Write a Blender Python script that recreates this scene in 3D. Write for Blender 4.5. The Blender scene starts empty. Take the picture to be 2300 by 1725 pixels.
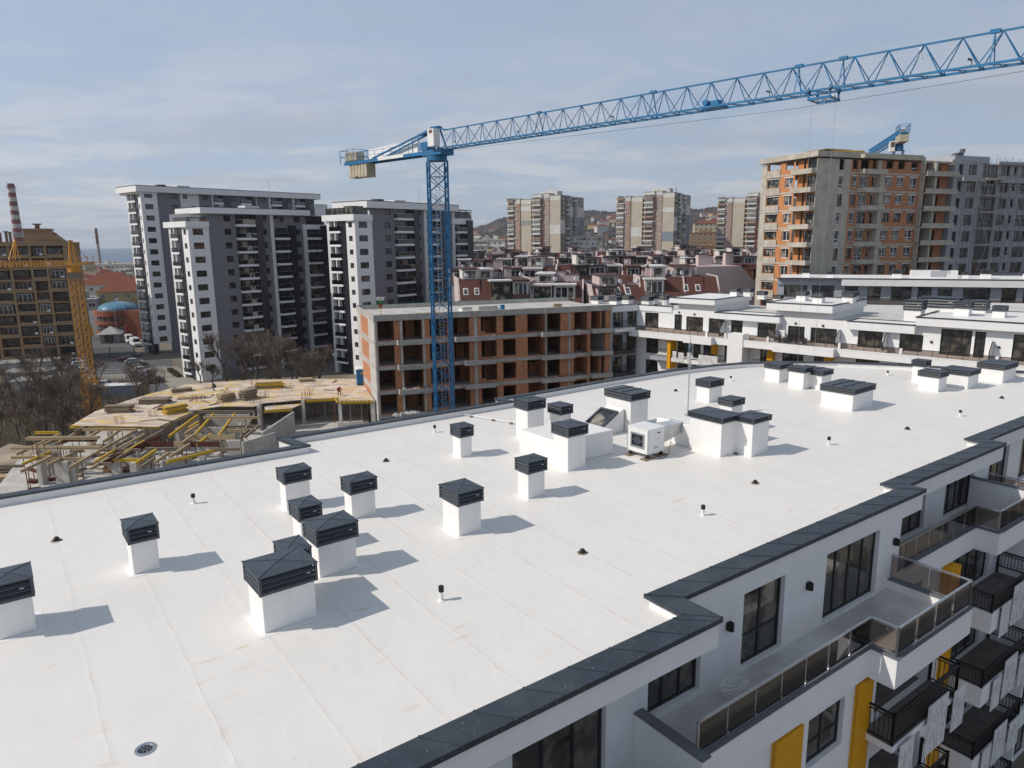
import bpy, bmesh, math, random
from mathutils import Vector, Matrix
R = math.radians
sc = bpy.context.scene
COL = sc.collection
rng = random.Random(7)

# ------------------------------------------------------------------ camera
CAM_Z = 9.6
cam = bpy.data.cameras.new('camera'); cam.sensor_width = 36.0; cam.lens = 36.0 * 1597.0 / 2300.0
cam.clip_start = 0.1; cam.clip_end = 60000
camo = bpy.data.objects.new('camera', cam); COL.objects.link(camo)
_p, _r = R(11.35), 0.011
_r0 = Vector((1, 0, 0)); _f = Vector((0, math.cos(_p), -math.sin(_p))); _u0 = Vector((0, math.sin(_p), math.cos(_p)))
_rt = _r0 * math.cos(_r) - _u0 * math.sin(_r); _up = _u0 * math.cos(_r) + _r0 * math.sin(_r)
M = Matrix(((_rt.x, _up.x, -_f.x, 0), (_rt.y, _up.y, -_f.y, 0), (_rt.z, _up.z, -_f.z, CAM_Z), (0, 0, 0, 1)))
camo.matrix_world = M
sc.camera = camo

# ------------------------------------------------------------------ sky, sun, exposure
SUN_EL, SHADOW_AZ = R(41), R(13)          # shadows run towards +X, 13 degrees to +Y
sdir = Vector((-math.cos(SHADOW_AZ) * math.cos(SUN_EL), -math.sin(SHADOW_AZ) * math.cos(SUN_EL), math.sin(SUN_EL)))
w = bpy.data.worlds.new('World'); sc.world = w; w.use_nodes = True
nt = w.node_tree; nt.nodes.clear()
N = lambda t: nt.nodes.new(t)
out = N('ShaderNodeOutputWorld'); bg = N('ShaderNodeBackground'); bg.inputs['Strength'].default_value = 0.104
sky = N('ShaderNodeTexSky'); sky.sky_type = 'NISHITA'; sky.sun_disc = False
sky.sun_elevation = SUN_EL; sky.sun_rotation = math.atan2(sdir.x, sdir.y)
sky.air_density = 1.0; sky.dust_density = 1.5; sky.ozone_density = 2.0
tc = N('ShaderNodeTexCoord'); sep = N('ShaderNodeSeparateXYZ')
nt.links.new(tc.outputs['Generated'], sep.inputs[0])
def wm(op, a, b=None, clamp=False):
    n = N('ShaderNodeMath'); n.operation = op; n.use_clamp = clamp
    for i, v in enumerate((a, b)):
        if v is None: continue
        if isinstance(v, (int, float)): n.inputs[i].default_value = v
        else: nt.links.new(v, n.inputs[i])
    return n.outputs[0]
zc = wm('ADD', wm('MAXIMUM', sep.outputs['Z'], 0.0), 0.12)
comb = N('ShaderNodeCombineXYZ')
nt.links.new(wm('DIVIDE', sep.outputs['X'], zc), comb.inputs[0]); nt.links.new(wm('DIVIDE', sep.outputs['Y'], zc), comb.inputs[1])
def cloudnoise(scale, detail, rough, dist, loc):
    mp = N('ShaderNodeMapping'); mp.inputs['Location'].default_value = loc; mp.inputs['Scale'].default_value = (1.0, 1.5, 1)
    nt.links.new(comb.outputs[0], mp.inputs[0])
    nz = N('ShaderNodeTexNoise'); nz.inputs['Scale'].default_value = scale; nz.inputs['Detail'].default_value = detail
    nz.inputs['Roughness'].default_value = rough; nz.inputs['Distortion'].default_value = dist
    nt.links.new(mp.outputs[0], nz.inputs['Vector']); return nz.outputs['Fac']
def ramp(fac, a, b):
    m = N('ShaderNodeMapRange'); m.inputs['From Min'].default_value = a; m.inputs['From Max'].default_value = b; m.clamp = True
    m.interpolation_type = 'SMOOTHSTEP'; nt.links.new(fac, m.inputs[0]); return m.outputs[0]
def mix(fac, a, b):
    m = N('ShaderNodeMix'); m.data_type = 'RGBA'
    if isinstance(fac, (int, float)): m.inputs[0].default_value = fac
    else: nt.links.new(fac, m.inputs[0])
    for i, v in ((6, a), (7, b)):
        if isinstance(v, tuple): m.inputs[i].default_value = (*v, 1)
        else: nt.links.new(v, m.inputs[i])
    return m.outputs[2]
veil = ramp(cloudnoise(0.55, 5, 0.55, 0.6, (3.1, 1.2, 0)), 0.30, 0.75)
puff = ramp(cloudnoise(1.3, 8, 0.62, 0.4, (0.7, 4.4, 2)), 0.44, 0.62)
dark = ramp(cloudnoise(1.1, 7, 0.6, 0.5, (7.7, 2.2, 5)), 0.48, 0.66)
low = ramp(sep.outputs['Z'], 0.34, 0.02)                # clouds thicken towards the horizon
base = mix(0.7, sky.outputs[0], (4.15, 5.0, 6.45))
c1_ = mix(wm('MULTIPLY', veil, 0.30), base, (4.95, 5.6, 6.75))
c2_ = mix(wm('MULTIPLY', puff, wm('ADD', wm('MULTIPLY', low, 0.55), 0.03)), c1_, (6.35, 6.3, 6.4))
c3_ = mix(wm('MULTIPLY', dark, wm('ADD', wm('MULTIPLY', low, 0.62), 0.06)), c2_, (4.15, 4.5, 5.15))
def lin(v, a, b_, c, d):
    m = N('ShaderNodeMapRange'); nt.links.new(v, m.inputs[0])
    for i, q in zip((1, 2, 3, 4), (a, b_, c, d)): m.inputs[i].default_value = q
    return m.outputs[0]
side = lin(wm('ADD', wm('MULTIPLY', sep.outputs['X'], sdir.x), wm('MULTIPLY', sep.outputs['Y'], sdir.y)), -.7, .7, .90, 1.12)   # brighter on the sun's side
zen = lin(sep.outputs['Z'], .30, .85, 1.0, .66)                                                                                    # a clear sky is darker overhead
vm = N('ShaderNodeVectorMath'); vm.operation = 'SCALE'; nt.links.new(c3_, vm.inputs[0]); nt.links.new(wm('MULTIPLY', side, zen), vm.inputs['Scale'])
nt.links.new(vm.outputs[0], bg.inputs['Color']); nt.links.new(bg.outputs[0], out.inputs[0])

sun = bpy.data.lights.new('sun', 'SUN'); sun.energy = 3.3; sun.angle = R(0.6); sun.color = (1.0, 0.925, 0.835)
suno = bpy.data.objects.new('sun', sun); COL.objects.link(suno)
suno.rotation_euler = (-sdir).to_track_quat('-Z', 'Y').to_euler(); suno.location = (-40, -10, 60)
sc.view_settings.view_transform = 'Standard'; sc.view_settings.look = 'None'
sc.view_settings.exposure = 0.0; sc.view_settings.gamma = 1.0
sc.cycles.max_bounces = 6; sc.cycles.transparent_max_bounces = 12

# ------------------------------------------------------------------ materials
MATS = {}
def mat(name, col, rough=0.7, var=0.12, scale=3.0, bump=0.0, bscale=None, metal=0.0, spec=0.4, col2=None, kind=None, objvar=0.0, **kw):
    if name in MATS: return MATS[name]
    m = bpy.data.materials.new(name); m.use_nodes = True; t = m.node_tree; n = t.nodes
    b = n['Principled BSDF']; b.inputs['Roughness'].default_value = rough; b.inputs['Metallic'].default_value = metal
    b.inputs['Specular IOR Level'].default_value = spec
    L = t.links.new
    tcn = n.new('ShaderNodeTexCoord'); vec = tcn.outputs['Object']
    def nz(sc_, det=4, ro=.55, v=vec):
        k = n.new('ShaderNodeTexNoise'); k.inputs['Scale'].default_value = sc_; k.inputs['Detail'].default_value = det; k.inputs['Roughness'].default_value = ro
        L(v, k.inputs['Vector']); return k.outputs['Fac']
    def mx(f, a, c, blend='MIX'):
        k = n.new('ShaderNodeMix'); k.data_type = 'RGBA'; k.blend_type = blend
        if isinstance(f, (int, float)): k.inputs[0].default_value = f
        else: L(f, k.inputs[0])
        for i, v in ((6, a), (7, c)):
            if isinstance(v, tuple): k.inputs[i].default_value = (*v[:3], 1)
            else: L(v, k.inputs[i])
        return k.outputs[2]
    def mr(f, a, b_, lo=0., hi=1.):
        k = n.new('ShaderNodeMapRange'); L(f, k.inputs[0])
        for i, v in zip((1, 2, 3, 4), (a, b_, lo, hi)): k.inputs[i].default_value = v
        return k.outputs[0]
    def ma(op, a, c=0.0):
        k = n.new('ShaderNodeMath'); k.operation = op
        for i, v in enumerate((a, c)):
            if isinstance(v, (int, float)): k.inputs[i].default_value = v
            else: L(v, k.inputs[i])
        return k.outputs[0]
    dk = tuple(c * (1 - var) for c in col); lt = tuple(min(1, c * (1 + var)) for c in col)
    f = mr(nz(scale), .3, .7)
    c = mx(f, dk, lt)
    h = None
    sp = n.new('ShaderNodeSeparateXYZ'); L(vec, sp.inputs[0]); X, Y, Z = sp.outputs
    def planar():                         # (x+y, z) so that it reads on walls of either direction
        k = n.new('ShaderNodeCombineXYZ'); L(ma('ADD', X, Y), k.inputs[0]); L(Z, k.inputs[1]); return k.outputs[0]
    def brick(v, bw, bh, mortar, c1, c2, cm, off=.5):
        k = n.new('ShaderNodeTexBrick'); L(v, k.inputs['Vector']); k.inputs['Scale'].default_value = 1
        k.inputs['Brick Width'].default_value = bw; k.inputs['Row Height'].default_value = bh; k.inputs['Mortar Size'].default_value = mortar
        k.offset = off; k.inputs['Color1'].default_value = (*c1, 1); k.inputs['Color2'].default_value = (*c2, 1); k.inputs['Mortar'].default_value = (*cm, 1)
        k.inputs['Bias'].default_value = kw.get('bias', 0.0)
        return k
    if kind == 'brick':
        k = brick(planar(), kw.get('bw', .3), kw.get('bh', .25), .012, dk, lt, kw.get('mortar', (.30, .25, .20)))
        c = mx(.35, k.outputs['Color'], c, 'MIX'); c = mx(mr(nz(.6), .35, .75, 0, .5), c, col2 or tuple(x * .6 for x in col))
    elif kind == 'concrete':
        c = mx(mr(nz(.7, 6, .65), .4, .72, 0, .75), c, col2 or tuple(x * .62 for x in col))
        k = brick(planar(), 1.25, 2.9, .012, (1, 1, 1), (.93, .93, .93), (.72, .70, .66), .0); c = mx(.8, c, k.outputs['Color'], 'MULTIPLY')
        st = n.new('ShaderNodeMapping'); st.inputs['Scale'].default_value = (3, 3, .25); L(vec, st.inputs[0])
        c = mx(mr(nz(1.2, 4, .6, st.outputs[0]), .55, .8, 0, .4), c, tuple(x * .5 for x in col)); h = nz(12)
    elif kind == 'ply':                   # formwork sheets of differing age
        k = brick(vec, 1.5, .55, .006, (0, 0, 0), (1, 1, 1), (.3, .3, .3)); 
        cr = n.new('ShaderNodeValToRGB'); L(k.outputs['Color'], cr.inputs[0]); e = cr.color_ramp; e.interpolation = 'CONSTANT'
        pal = [(0, (.52, .42, .32)), (.16, (.60, .47, .33)), (.34, (.70, .62, .52)), (.5, (.40, .31, .24)), (.62, (.66, .40, .05)), (.72, (.56, .46, .38)), (.84, (.72, .50, .18)), (.92, (.50, .40, .33))]
        e.elements[0].color = (*pal[0][1], 1); e.elements[1].position = pal[1][0]; e.elements[1].color = (*pal[1][1], 1)
        for p_, q_ in pal[2:]: el = e.elements.new(p_); el.color = (*q_, 1)
        c = mx(.25, cr.outputs[0], mx(f, (.35, .28, .22), (.75, .65, .52)))
    elif kind == 'streak':                # rendered or membrane walls with faint rain marks
        st = n.new('ShaderNodeMapping'); st.inputs['Scale'].default_value = (2.2, 2.2, .12); L(vec, st.inputs[0])
        c = mx(mr(nz(1.0, 5, .6, st.outputs[0]), .5, .8, 0, kw.get('amt', .3)), c, col2 or tuple(x * .72 for x in col)); h = nz(25)
    elif kind == 'panel':                 # prefabricated facade, patchy repaints
        k = brick(planar(), kw.get('bw', 3.2), kw.get('bh', 2.8), .02, dk, lt, tuple(x * .7 for x in col), .0); c = mx(.5, c, k.outputs['Color'])
        c = mx(mr(nz(.25, 5, .6), .45, .75, 0, .55), c, col2 or tuple(x * .65 for x in col))
    elif kind == 'tiles':
        k = brick(vec, .3, .33, .02, dk, lt, tuple(x * .45 for x in col)); c = mx(.6, c, k.outputs['Color']); h = k.outputs['Fac']
    elif kind == 'blotch':
        c = mx(mr(nz(kw.get('s2', .15), 7, .62), .42, .62), c, col2); h = nz(bscale or 5)
    elif kind == 'roof':
        # weld seams across the block, rust-coloured dirt along them, ponding marks and small ripples
        s = X
        per = 1.9
        sx = ma('ADD', s, ma('MULTIPLY', ma('SUBTRACT', nz(.5, 2), .5), .12))
        fr = ma('ABSOLUTE', ma('SUBTRACT', ma('FRACT', ma('DIVIDE', sx, per), 0.0), .5))
        line = mr(fr, .0, .0055, 1., 0.)
        lap = mr(fr, .0, .05, 1., 0.)
        c = mx(mr(nz(.20, 5, .6), .40, .75, 0, .6), c, (.735, .715, .675))
        c = mx(mr(nz(.9, 4, .6), .52, .72, 0, .25), c, (.75, .72, .66))
        st = n.new('ShaderNodeMapping'); st.inputs['Scale'].default_value = (.7, 2.6, 1); st.inputs['Rotation'].default_value = (0, 0, -.5); L(vec, st.inputs[0])
        c = mx(ma('MULTIPLY', mr(nz(1.1, 2, .5, st.outputs[0]), .64, .74, 0, .5), mr(nz(.16, 2), .50, .60)), c, (.62, .43, .24))      # rusty drips, in a few places
        c = mx(ma('MULTIPLY', lap, mr(nz(1.3, 5, .7), .50, .72, 0, .5)), c, (.62, .50, .38))
        c = mx(ma('MULTIPLY', line, mr(nz(1.2, 4), .38, .6, .12, .62)), c, (.42, .37, .31))
        lp2 = mr(ma('ABSOLUTE', ma('SUBTRACT', ma('FRACT', ma('DIVIDE', ma('ADD', Y, ma('MULTIPLY', ma('FLOOR', ma('DIVIDE', sx, per)), 3.7)), 11.0)), .5)), 0, .0010, .10, 0)
        c = mx(lp2, c, (.45, .40, .34))
        c = mx(mr(nz(7, 2, .5), .735, .76, 0, .5), c, (.42, .33, .24))
        wr = ma('ABSOLUTE', ma('SUBTRACT', nz(.9, 3, .5), .5))
        h = ma('ADD', ma('MULTIPLY', mr(wr, 0, .06, 1, 0), ma('MULTIPLY', mr(nz(.45, 2), .5, .6), .09)), ma('ADD', ma('MULTIPLY', lap, .08), ma('ADD', ma('MULTIPLY', nz(.6, 3, .5), 1.25), ma('MULTIPLY', nz(3, 2, .5), .08))))
    elif kind == 'granite':
        c = mx(mr(nz(60, 2, .5), .45, .6), dk, lt)
    elif kind == 'coping':
        c = mx(mr(nz(14, 2, .6), .70, .72, 0, .85), c, (.42, .42, .40)); c = mx(mr(nz(.9, 4, .6), .45, .7, 0, .5), c, (.075, .085, .095))
    elif kind == 'wood':
        st = n.new('ShaderNodeMapping'); st.inputs['Scale'].default_value = (1, 8, 8); L(vec, st.inputs[0]); c = mx(nz(2, 4, .6, st.outputs[0]), dk, lt)
    if objvar:
        oi = n.new('ShaderNodeObjectInfo'); hs = n.new('ShaderNodeHueSaturation'); L(c, hs.inputs['Color'])
        L(mr(oi.outputs['Random'], 0, 1, 1 - objvar, 1 + objvar), hs.inputs['Value']); c = hs.outputs[0]
    L(c, b.inputs['Base Color'])
    if bump:
        if h is None: h = nz(bscale or scale * 4)
        k = n.new('ShaderNodeBump'); k.inputs['Strength'].default_value = bump; k.inputs['Distance'].default_value = kw.get('bd', .05); L(h, k.inputs['Height']); L(k.outputs[0], b.inputs['Normal'])
    MATS[name] = m; return m
def glassmat(name, col, curtain=(.16, .14, .11), amt=.35, rough=.05):
    """window glass over dark rooms; some rooms have drawn curtains"""
    m = mat(name, col, rough, .3, 1.3, spec=.9); t = m.node_tree; n = t.nodes; b = n['Principled BSDF']
    src = b.inputs['Base Color'].links[0].from_socket
    oi = n.new('ShaderNodeObjectInfo'); tcn = n.new('ShaderNodeTexCoord'); k = n.new('ShaderNodeTexNoise'); k.noise_dimensions = '4D'
    k.inputs['Scale'].default_value = 1.1; t.links.new(tcn.outputs['Object'], k.inputs['Vector'])
    mm = n.new('ShaderNodeMath'); mm.operation = 'MULTIPLY'; mm.inputs[1].default_value = 40; t.links.new(oi.outputs['Random'], mm.inputs[0]); t.links.new(mm.outputs[0], k.inputs['W'])
    r_ = n.new('ShaderNodeMapRange'); r_.inputs[1].default_value = .5; r_.inputs[2].default_value = .62; r_.inputs[4].default_value = amt * 2; t.links.new(k.outputs['Fac'], r_.inputs[0])
    x = n.new('ShaderNodeMix'); x.data_type = 'RGBA'; t.links.new(r_.outputs[0], x.inputs[0]); t.links.new(src, x.inputs[6]); x.inputs[7].default_value = (*curtain, 1)
    t.links.new(x.outputs[2], b.inputs['Base Color']); return m
def seethrough(name, tint, gloss=.12):
    m = bpy.data.materials.new(name); m.use_nodes = True; t = m.node_tree; t.nodes.clear()
    o = t.nodes.new('ShaderNodeOutputMaterial'); a = t.nodes.new('ShaderNodeBsdfTransparent'); a.inputs[0].default_value = (*tint, 1)
    g = t.nodes.new('ShaderNodeBsdfGlossy'); g.inputs['Roughness'].default_value = .04; g.inputs[0].default_value = (.8, .8, .8, 1)
    fr = t.nodes.new('ShaderNodeFresnel'); fr.inputs[0].default_value = 1.5
    x = t.nodes.new('ShaderNodeMixShader'); ad = t.nodes.new('ShaderNodeMath'); ad.operation = 'ADD'; ad.inputs[1].default_value = gloss
    t.links.new(fr.outputs[0], ad.inputs[0]); t.links.new(ad.outputs[0], x.inputs[0]); t.links.new(a.outputs[0], x.inputs[1]); t.links.new(g.outputs[0], x.inputs[2]); t.links.new(x.outputs[0], o.inputs[0])
    MATS[name] = m; return m

mat('roof_membrane', (.775, .752, .708), .5, .02, .6, .42, kind='roof', spec=.45, bd=.10)
mat('membrane', (.82, .81, .785), .5, .03, 2, .25, kind='streak', amt=.28, bd=.02)
mat('dark_metal', (.052, .066, .080), .42, .18, 4, .05, metal=.0, spec=.5, objvar=.08)
mat('louvre_metal', (.034, .043, .053), .45, .15, 4, spec=.5)
mat('coping_metal', (.036, .048, .060), .45, .2, 2.2, .06, kind='coping', spec=.35)
mat('white_render', (.80, .80, .79), .8, .03, 2, .08, kind='streak', amt=.16, bd=.01)
mat('offwhite_render', (.70, .695, .68), .8, .04, 1.5, .06, kind='streak', amt=.25, bd=.01)
mat('grey_render', (.215, .21, .228), .85, .04, 1.5, .06, kind='streak', amt=.12, bd=.01)
mat('mid_grey_render', (.36, .37, .40), .85, .05, 1.5, kind='streak', amt=.2)
mat('dark_panel', (.022, .024, .03), .25, .2, 1.5, spec=.6)
mat('frame_dark', (.018, .02, .023), .4, .15, 3)
mat('frame_white', (.72, .72, .72), .5, .08, 3)
mat('frame_brown', (.10, .06, .04), .5, .2, 3)
glassmat('glass_dark', (.026, .026, .025), (.13, .115, .085), .32)
glassmat('glass_near', (.040, .037, .031), (.15, .135, .10), .40)
glassmat('glass_far', (.028, .03, .034), (.30, .27, .21), .5, .12)
mat('orange_brick', (.50, .215, .10), .9, .28, 2.2, .25, kind='brick', col2=(.36, .15, .07))
mat('concrete', (.46, .44, .40), .88, .12, 1.6, .12, kind='concrete')
mat('pale_concrete', (.56, .54, .50), .88, .10, 1.2, .12, kind='concrete')
mat('dark_inside', (.10, .075, .06), .95, .3, 1.5)
mat('blue_paint', (.012, .155, .35), .5, .22, 1.2, kind='blotch', s2=.9, col2=(.035, .15, .28))
mat('white_paint', (.78, .78, .76), .45, .08, 1)
mat('counterweight', (.50, .45, .34), .85, .15, 1.5, .1, kind='concrete')
mat('yellow_crane', (.58, .27, .03), .55, .22, 1.2)
mat('yellow_panel', (.70, .33, .004), .5, .05, 2, spec=.35)
mat('yellow_beam', (.55, .36, .03), .75, .25, 2, kind='wood')
mat('raw_timber', (.42, .32, .19), .85, .28, 2, kind='wood')
mat('old_timber', (.23, .185, .135), .88, .3, 2, kind='wood')
mat('red_ply', (.095, .028, .02), .7, .3, 1.5)
mat('ply_deck', (.55, .45, .34), .85, .1, 1.2, kind='ply')
mat('rust', (.16, .075, .045), .85, .3, 4)
mat('steel', (.55, .56, .57), .28, .1, 3, metal=.9)
mat('galv', (.52, .54, .55), .38, .12, 3, metal=.75)
mat('black_plastic', (.012, .012, .014), .5, .2, 4)
mat('pvc', (.78, .77, .74), .5, .05, 4)
mat('granite', (.16, .17, .18), .6, .55, 60, kind='granite')
mat('tile_floor', (.62, .61, .58), .7, .08, 2, .05, kind='blotch', s2=.8, col2=(.50, .48, .44))
mat('dark_floor', (.17, .15, .135), .8, .25, 2)
mat('black_rail', (.012, .011, .011), .45, .2, 3)
mat('board', (.66, .66, .65), .7, .06, 3)
mat('board_ink', (.13, .13, .14), .7, .2, 3)
mat('red_thing', (.36, .035, .03), .6, .2, 2)
seethrough('rail_glass', (.62, .565, .535), .07)
seethrough('clear_glass', (.55, .57, .57), .08)

# ------------------------------------------------------------------ mesh builder
class MB:
    def __init__(s): s.v = []; s.f = []; s.m = []; s.mats = []; s.M = Matrix.Identity(4)
    def at(s, x=0, y=0, z=0, rz=0.0): s.M = Matrix.Translation((x, y, z)) @ Matrix.Rotation(R(rz), 4, 'Z'); return s
    def mi(s, name):
        if name not in s.mats: s.mats.append(name)
        return s.mats.index(name)
    def vs(s, pts):
        i = len(s.v); s.v += [tuple(s.M @ Vector(p)) for p in pts]; return i
    def face(s, pts, m): i = s.vs(pts); s.f.append(tuple(range(i, i + len(pts)))); s.m.append(s.mi(m))
    def hexa(s, p, m):                       # p: 4 bottom, 4 top
        i = s.vs(p); k = s.mi(m)
        for q in ((3, 2, 1, 0), (4, 5, 6, 7), (0, 1, 5, 4), (1, 2, 6, 5), (2, 3, 7, 6), (3, 0, 4, 7)):
            s.f.append(tuple(i + a for a in q)); s.m.append(k)
    def box(s, x0, x1, y0, y1, z0, z1, m):
        s.hexa([(x0, y0, z0), (x1, y0, z0), (x1, y1, z0), (x0, y1, z0), (x0, y0, z1), (x1, y0, z1), (x1, y1, z1), (x0, y1, z1)], m)
    def prism(s, poly, z0, z1, m, caps=True, mtop=None):
        n = len(poly); i = s.vs([(x, y, z0) for x, y in poly] + [(x, y, z1) for x, y in poly]); k = s.mi(m)
        for a in range(n):
            b = (a + 1) % n; s.f.append((i + a, i + b, i + n + b, i + n + a)); s.m.append(k)
        if caps:
            s.f.append(tuple(i + a for a in reversed(range(n)))); s.m.append(k)
            s.f.append(tuple(i + n + a for a in range(n))); s.m.append(s.mi(mtop or m))
    def bar(s, p, q, w, m, h=None):
        p, q = Vector(p), Vector(q); d = q - p
        if d.length < 1e-6: return
        h = h or w; d.normalize(); u = Vector((0, 0, 1)); a = d.cross(u)
        if a.length < 1e-3: a = Vector((1, 0, 0))
        a.normalize(); b = a.cross(d); a *= w / 2; b *= h / 2
        s.hexa([p - a - b, p + a - b, q + a - b, q - a - b, p - a + b, p + a + b, q + a + b, q - a + b], m)
    def tube(s, p, q, r, m, n=8, r2=None, cap=True):
        p, q = Vector(p), Vector(q); d = (q - p); d.normalize(); a = d.cross(Vector((0, 0, 1)))
        if a.length < 1e-3: a = Vector((1, 0, 0))
        a.normalize(); b = d.cross(a); r2 = r if r2 is None else r2; k = s.mi(m)
        i = s.vs([p + (a * math.cos(t * 2 * math.pi / n) + b * math.sin(t * 2 * math.pi / n)) * r for t in range(n)] + [q + (a * math.cos(t * 2 * math.pi / n) + b * math.sin(t * 2 * math.pi / n)) * r2 for t in range(n)])
        for t in range(n): s.f.append((i + t, i + (t + 1) % n, i + n + (t + 1) % n, i + n + t)); s.m.append(k)
        if cap: s.f.append(tuple(i + t for t in reversed(range(n)))); s.m.append(k); s.f.append(tuple(i + n + t for t in range(n))); s.m.append(k)
    def lathe(s, prof, m, n=16, c=(0, 0)):     # prof: (r, z)
        k = s.mi(m); i = s.vs([(c[0] + r * math.cos(t * 2 * math.pi / n), c[1] + r * math.sin(t * 2 * math.pi / n), z) for r, z in prof for t in range(n)])
        for a in range(len(prof) - 1):
            for t in range(n): s.f.append((i + a * n + t, i + a * n + (t + 1) % n, i + (a + 1) * n + (t + 1) % n, i + (a + 1) * n + t)); s.m.append(k)
        if prof[-1][0] > 1e-4: s.f.append(tuple(i + (len(prof) - 1) * n + t for t in range(n))); s.m.append(k)
    def wall(s, x0, x1, z0, z1, holes, m, depth=.2, y=0.0, rev=None):
        """a wall facing -y with real openings (hx0,hx1,hz0,hz1) and their reveals"""
        hs = [(max(a, x0), min(b, x1), max(c, z0), min(d, z1)) for a, b, c, d in holes if b > x0 and a < x1 and d > z0 and c < z1]
        zs = sorted({z0, z1, *[round(h[2], 4) for h in hs], *[round(h[3], 4) for h in hs]})
        for za, zb in zip(zs, zs[1:]):
            if zb - za < 1e-4: continue
            zm = (za + zb) / 2; row = sorted([(h[0], h[1]) for h in hs if h[2] < zm < h[3]])
            x = x0
            for a, b in row:
                if a > x + 1e-4: s.face([(x, y, za), (a, y, za), (a, y, zb), (x, y, zb)], m)
                x = max(x, b)
            if x < x1 - 1e-4: s.face([(x, y, za), (x1, y, za), (x1, y, zb), (x, y, zb)], m)
        r = rev or m; d = y + depth
        for a, b, c, e in hs:
            s.face([(a, y, c), (b, y, c), (b, d, c), (a, d, c)], r); s.face([(a, d, e), (b, d, e), (b, y, e), (a, y, e)], r)
            s.face([(a, y, c), (a, d, c), (a, d, e), (a, y, e)], r); s.face([(b, d, c), (b, y, c), (b, y, e), (b, d, e)], r)
    def mesh(s, name):
        me = bpy.data.meshes.new(name); me.from_pydata(s.v, [], s.f)
        for k in s.mats: me.materials.append(MATS[k])
        me.polygons.foreach_set('material_index', s.m); me.update(); return me
    def build(s, name, parent=None, loc=None, rz=0, bevel=0):
        me = s.mesh(name)
        return inst(me, name, parent, loc, rz, bevel=bevel)

ZB = {}
PENDING = {}
def inst(me, name, parent=None, loc=None, rz=0, mtx=None, bevel=0):
    """link one object; its coordinates are the parent thing's own, with absolute height"""
    if parent is not None and len(me.polygons):
        key = (parent.name, name); lst = PENDING.setdefault(key, [])
        lst.append(1)
        if len(lst) > 100: OVER.setdefault(key, []).append((me, Matrix.Translation(loc or (0, 0, 0)) @ Matrix.Rotation(R(rz), 4, 'Z'))); return None
    o = bpy.data.objects.new(name, me); COL.objects.link(o)
    l = Vector(loc or (0, 0, 0))
    if parent is not None:
        o.parent = parent; l.z -= ZB.get(parent.name, 0)
    o.location = l; o.rotation_euler = (0, 0, R(rz))
    if bevel:
        b = o.modifiers.new('bevel', 'BEVEL'); b.width = bevel; b.segments = 2; b.limit_method = 'ANGLE'
    return o
OVER = {}
def flush_over():
    for (pn, name), lst in OVER.items():
        bm = bmesh.new(); mats = []
        for me, mx_ in lst:
            t = me.copy(); t.transform(mx_)
            idx = []
            for mm in t.materials:
                if mm not in mats: mats.append(mm)
                idx.append(mats.index(mm))
            for p in t.polygons: p.material_index = idx[p.material_index]
            bm.from_mesh(t); bpy.data.meshes.remove(t)
        me = bpy.data.meshes.new(name); bm.to_mesh(me); bm.free()
        for mm in mats: me.materials.append(mm)
        par = bpy.data.objects[pn]; o = bpy.data.objects.new(name, me); COL.objects.link(o); o.parent = par; o.location = (0, 0, -ZB.get(pn, 0)); o['kind'] = 'stuff'
def tag(o, label, cat, group=None):
    o['label'] = label; o['category'] = cat
    if group: o['group'] = group
    return o
def thing(name, label, cat, loc=(0, 0, 0), rz=0, group=None, rel=False):
    o = bpy.data.objects.new(name, None); COL.objects.link(o); o.empty_display_size = .3
    o.location = loc; o.rotation_euler = (0, 0, R(rz)); ZB[o.name] = 0 if rel else loc[2]; return tag(o, label, cat, group)
def struct(o): o['kind'] = 'structure'; return o
def dup(root, loc, rz, label, scale=None):
    r = root.copy(); COL.objects.link(r); r.location = loc; r.rotation_euler = (0, 0, R(rz)); r['label'] = label
    if scale: r.scale = (scale,) * 3 if isinstance(scale, (int, float)) else scale
    for ch in list(root.children):
        c = ch.copy(); COL.objects.link(c); c.parent = r
        for g in ch.children:
            d = g.copy(); COL.objects.link(d); d.parent = c
    return r
WM = {}
def winmesh(w, h, cols=2, rows=1, fr='frame_dark', gl='glass_dark', t=.06, transom=None):
    k = (round(w, 3), round(h, 3), cols, rows, fr, gl, t, transom)
    if k in WM: return WM[k]
    b = MB()
    b.face([(0, .03, 0), (w, .03, 0), (w, .03, h), (0, .03, h)], gl)
    xs = [0] + [w * i / cols for i in range(1, cols)] + [w]
    for i, x in enumerate(xs):
        a = x if i == 0 else (x - t if i == cols else x - t / 2); b.box(a, a + t, 0, .05, 0, h, fr)
    zs = [0] + [h * i / rows for i in range(1, rows)] + [h]
    if transom: zs.insert(1, h * transom)
    for z in zs:
        a = 0 if z == 0 else (h - t if z == h else z - t / 2)
        for x0, x1 in zip(xs, xs[1:]): b.box(x0 + t * .6, x1 - t * .6, .004, .046, a, a + t, fr)
    WM[k] = b.mesh('window'); return WM[k]
def window(parent, x, z, w, h, y=.15, cols=2, rows=1, rz=0, base=None, fr='frame_dark', gl='glass_dark', t=.06, name='window', transom=None):
    """place a window in wall coordinates; base = (bx, by, rz) of that wall"""
    bx, by, br = base or (0, 0, 0); c, s_ = math.cos(R(br)), math.sin(R(br))
    return inst(winmesh(w, h, cols, rows, fr, gl, t, transom), name, parent, (bx + x * c - y * s_, by + x * s_ + y * c, z), br)
def rot(p, a): c, s_ = math.cos(R(a)), math.sin(R(a)); return (p[0] * c - p[1] * s_, p[0] * s_ + p[1] * c)
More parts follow.
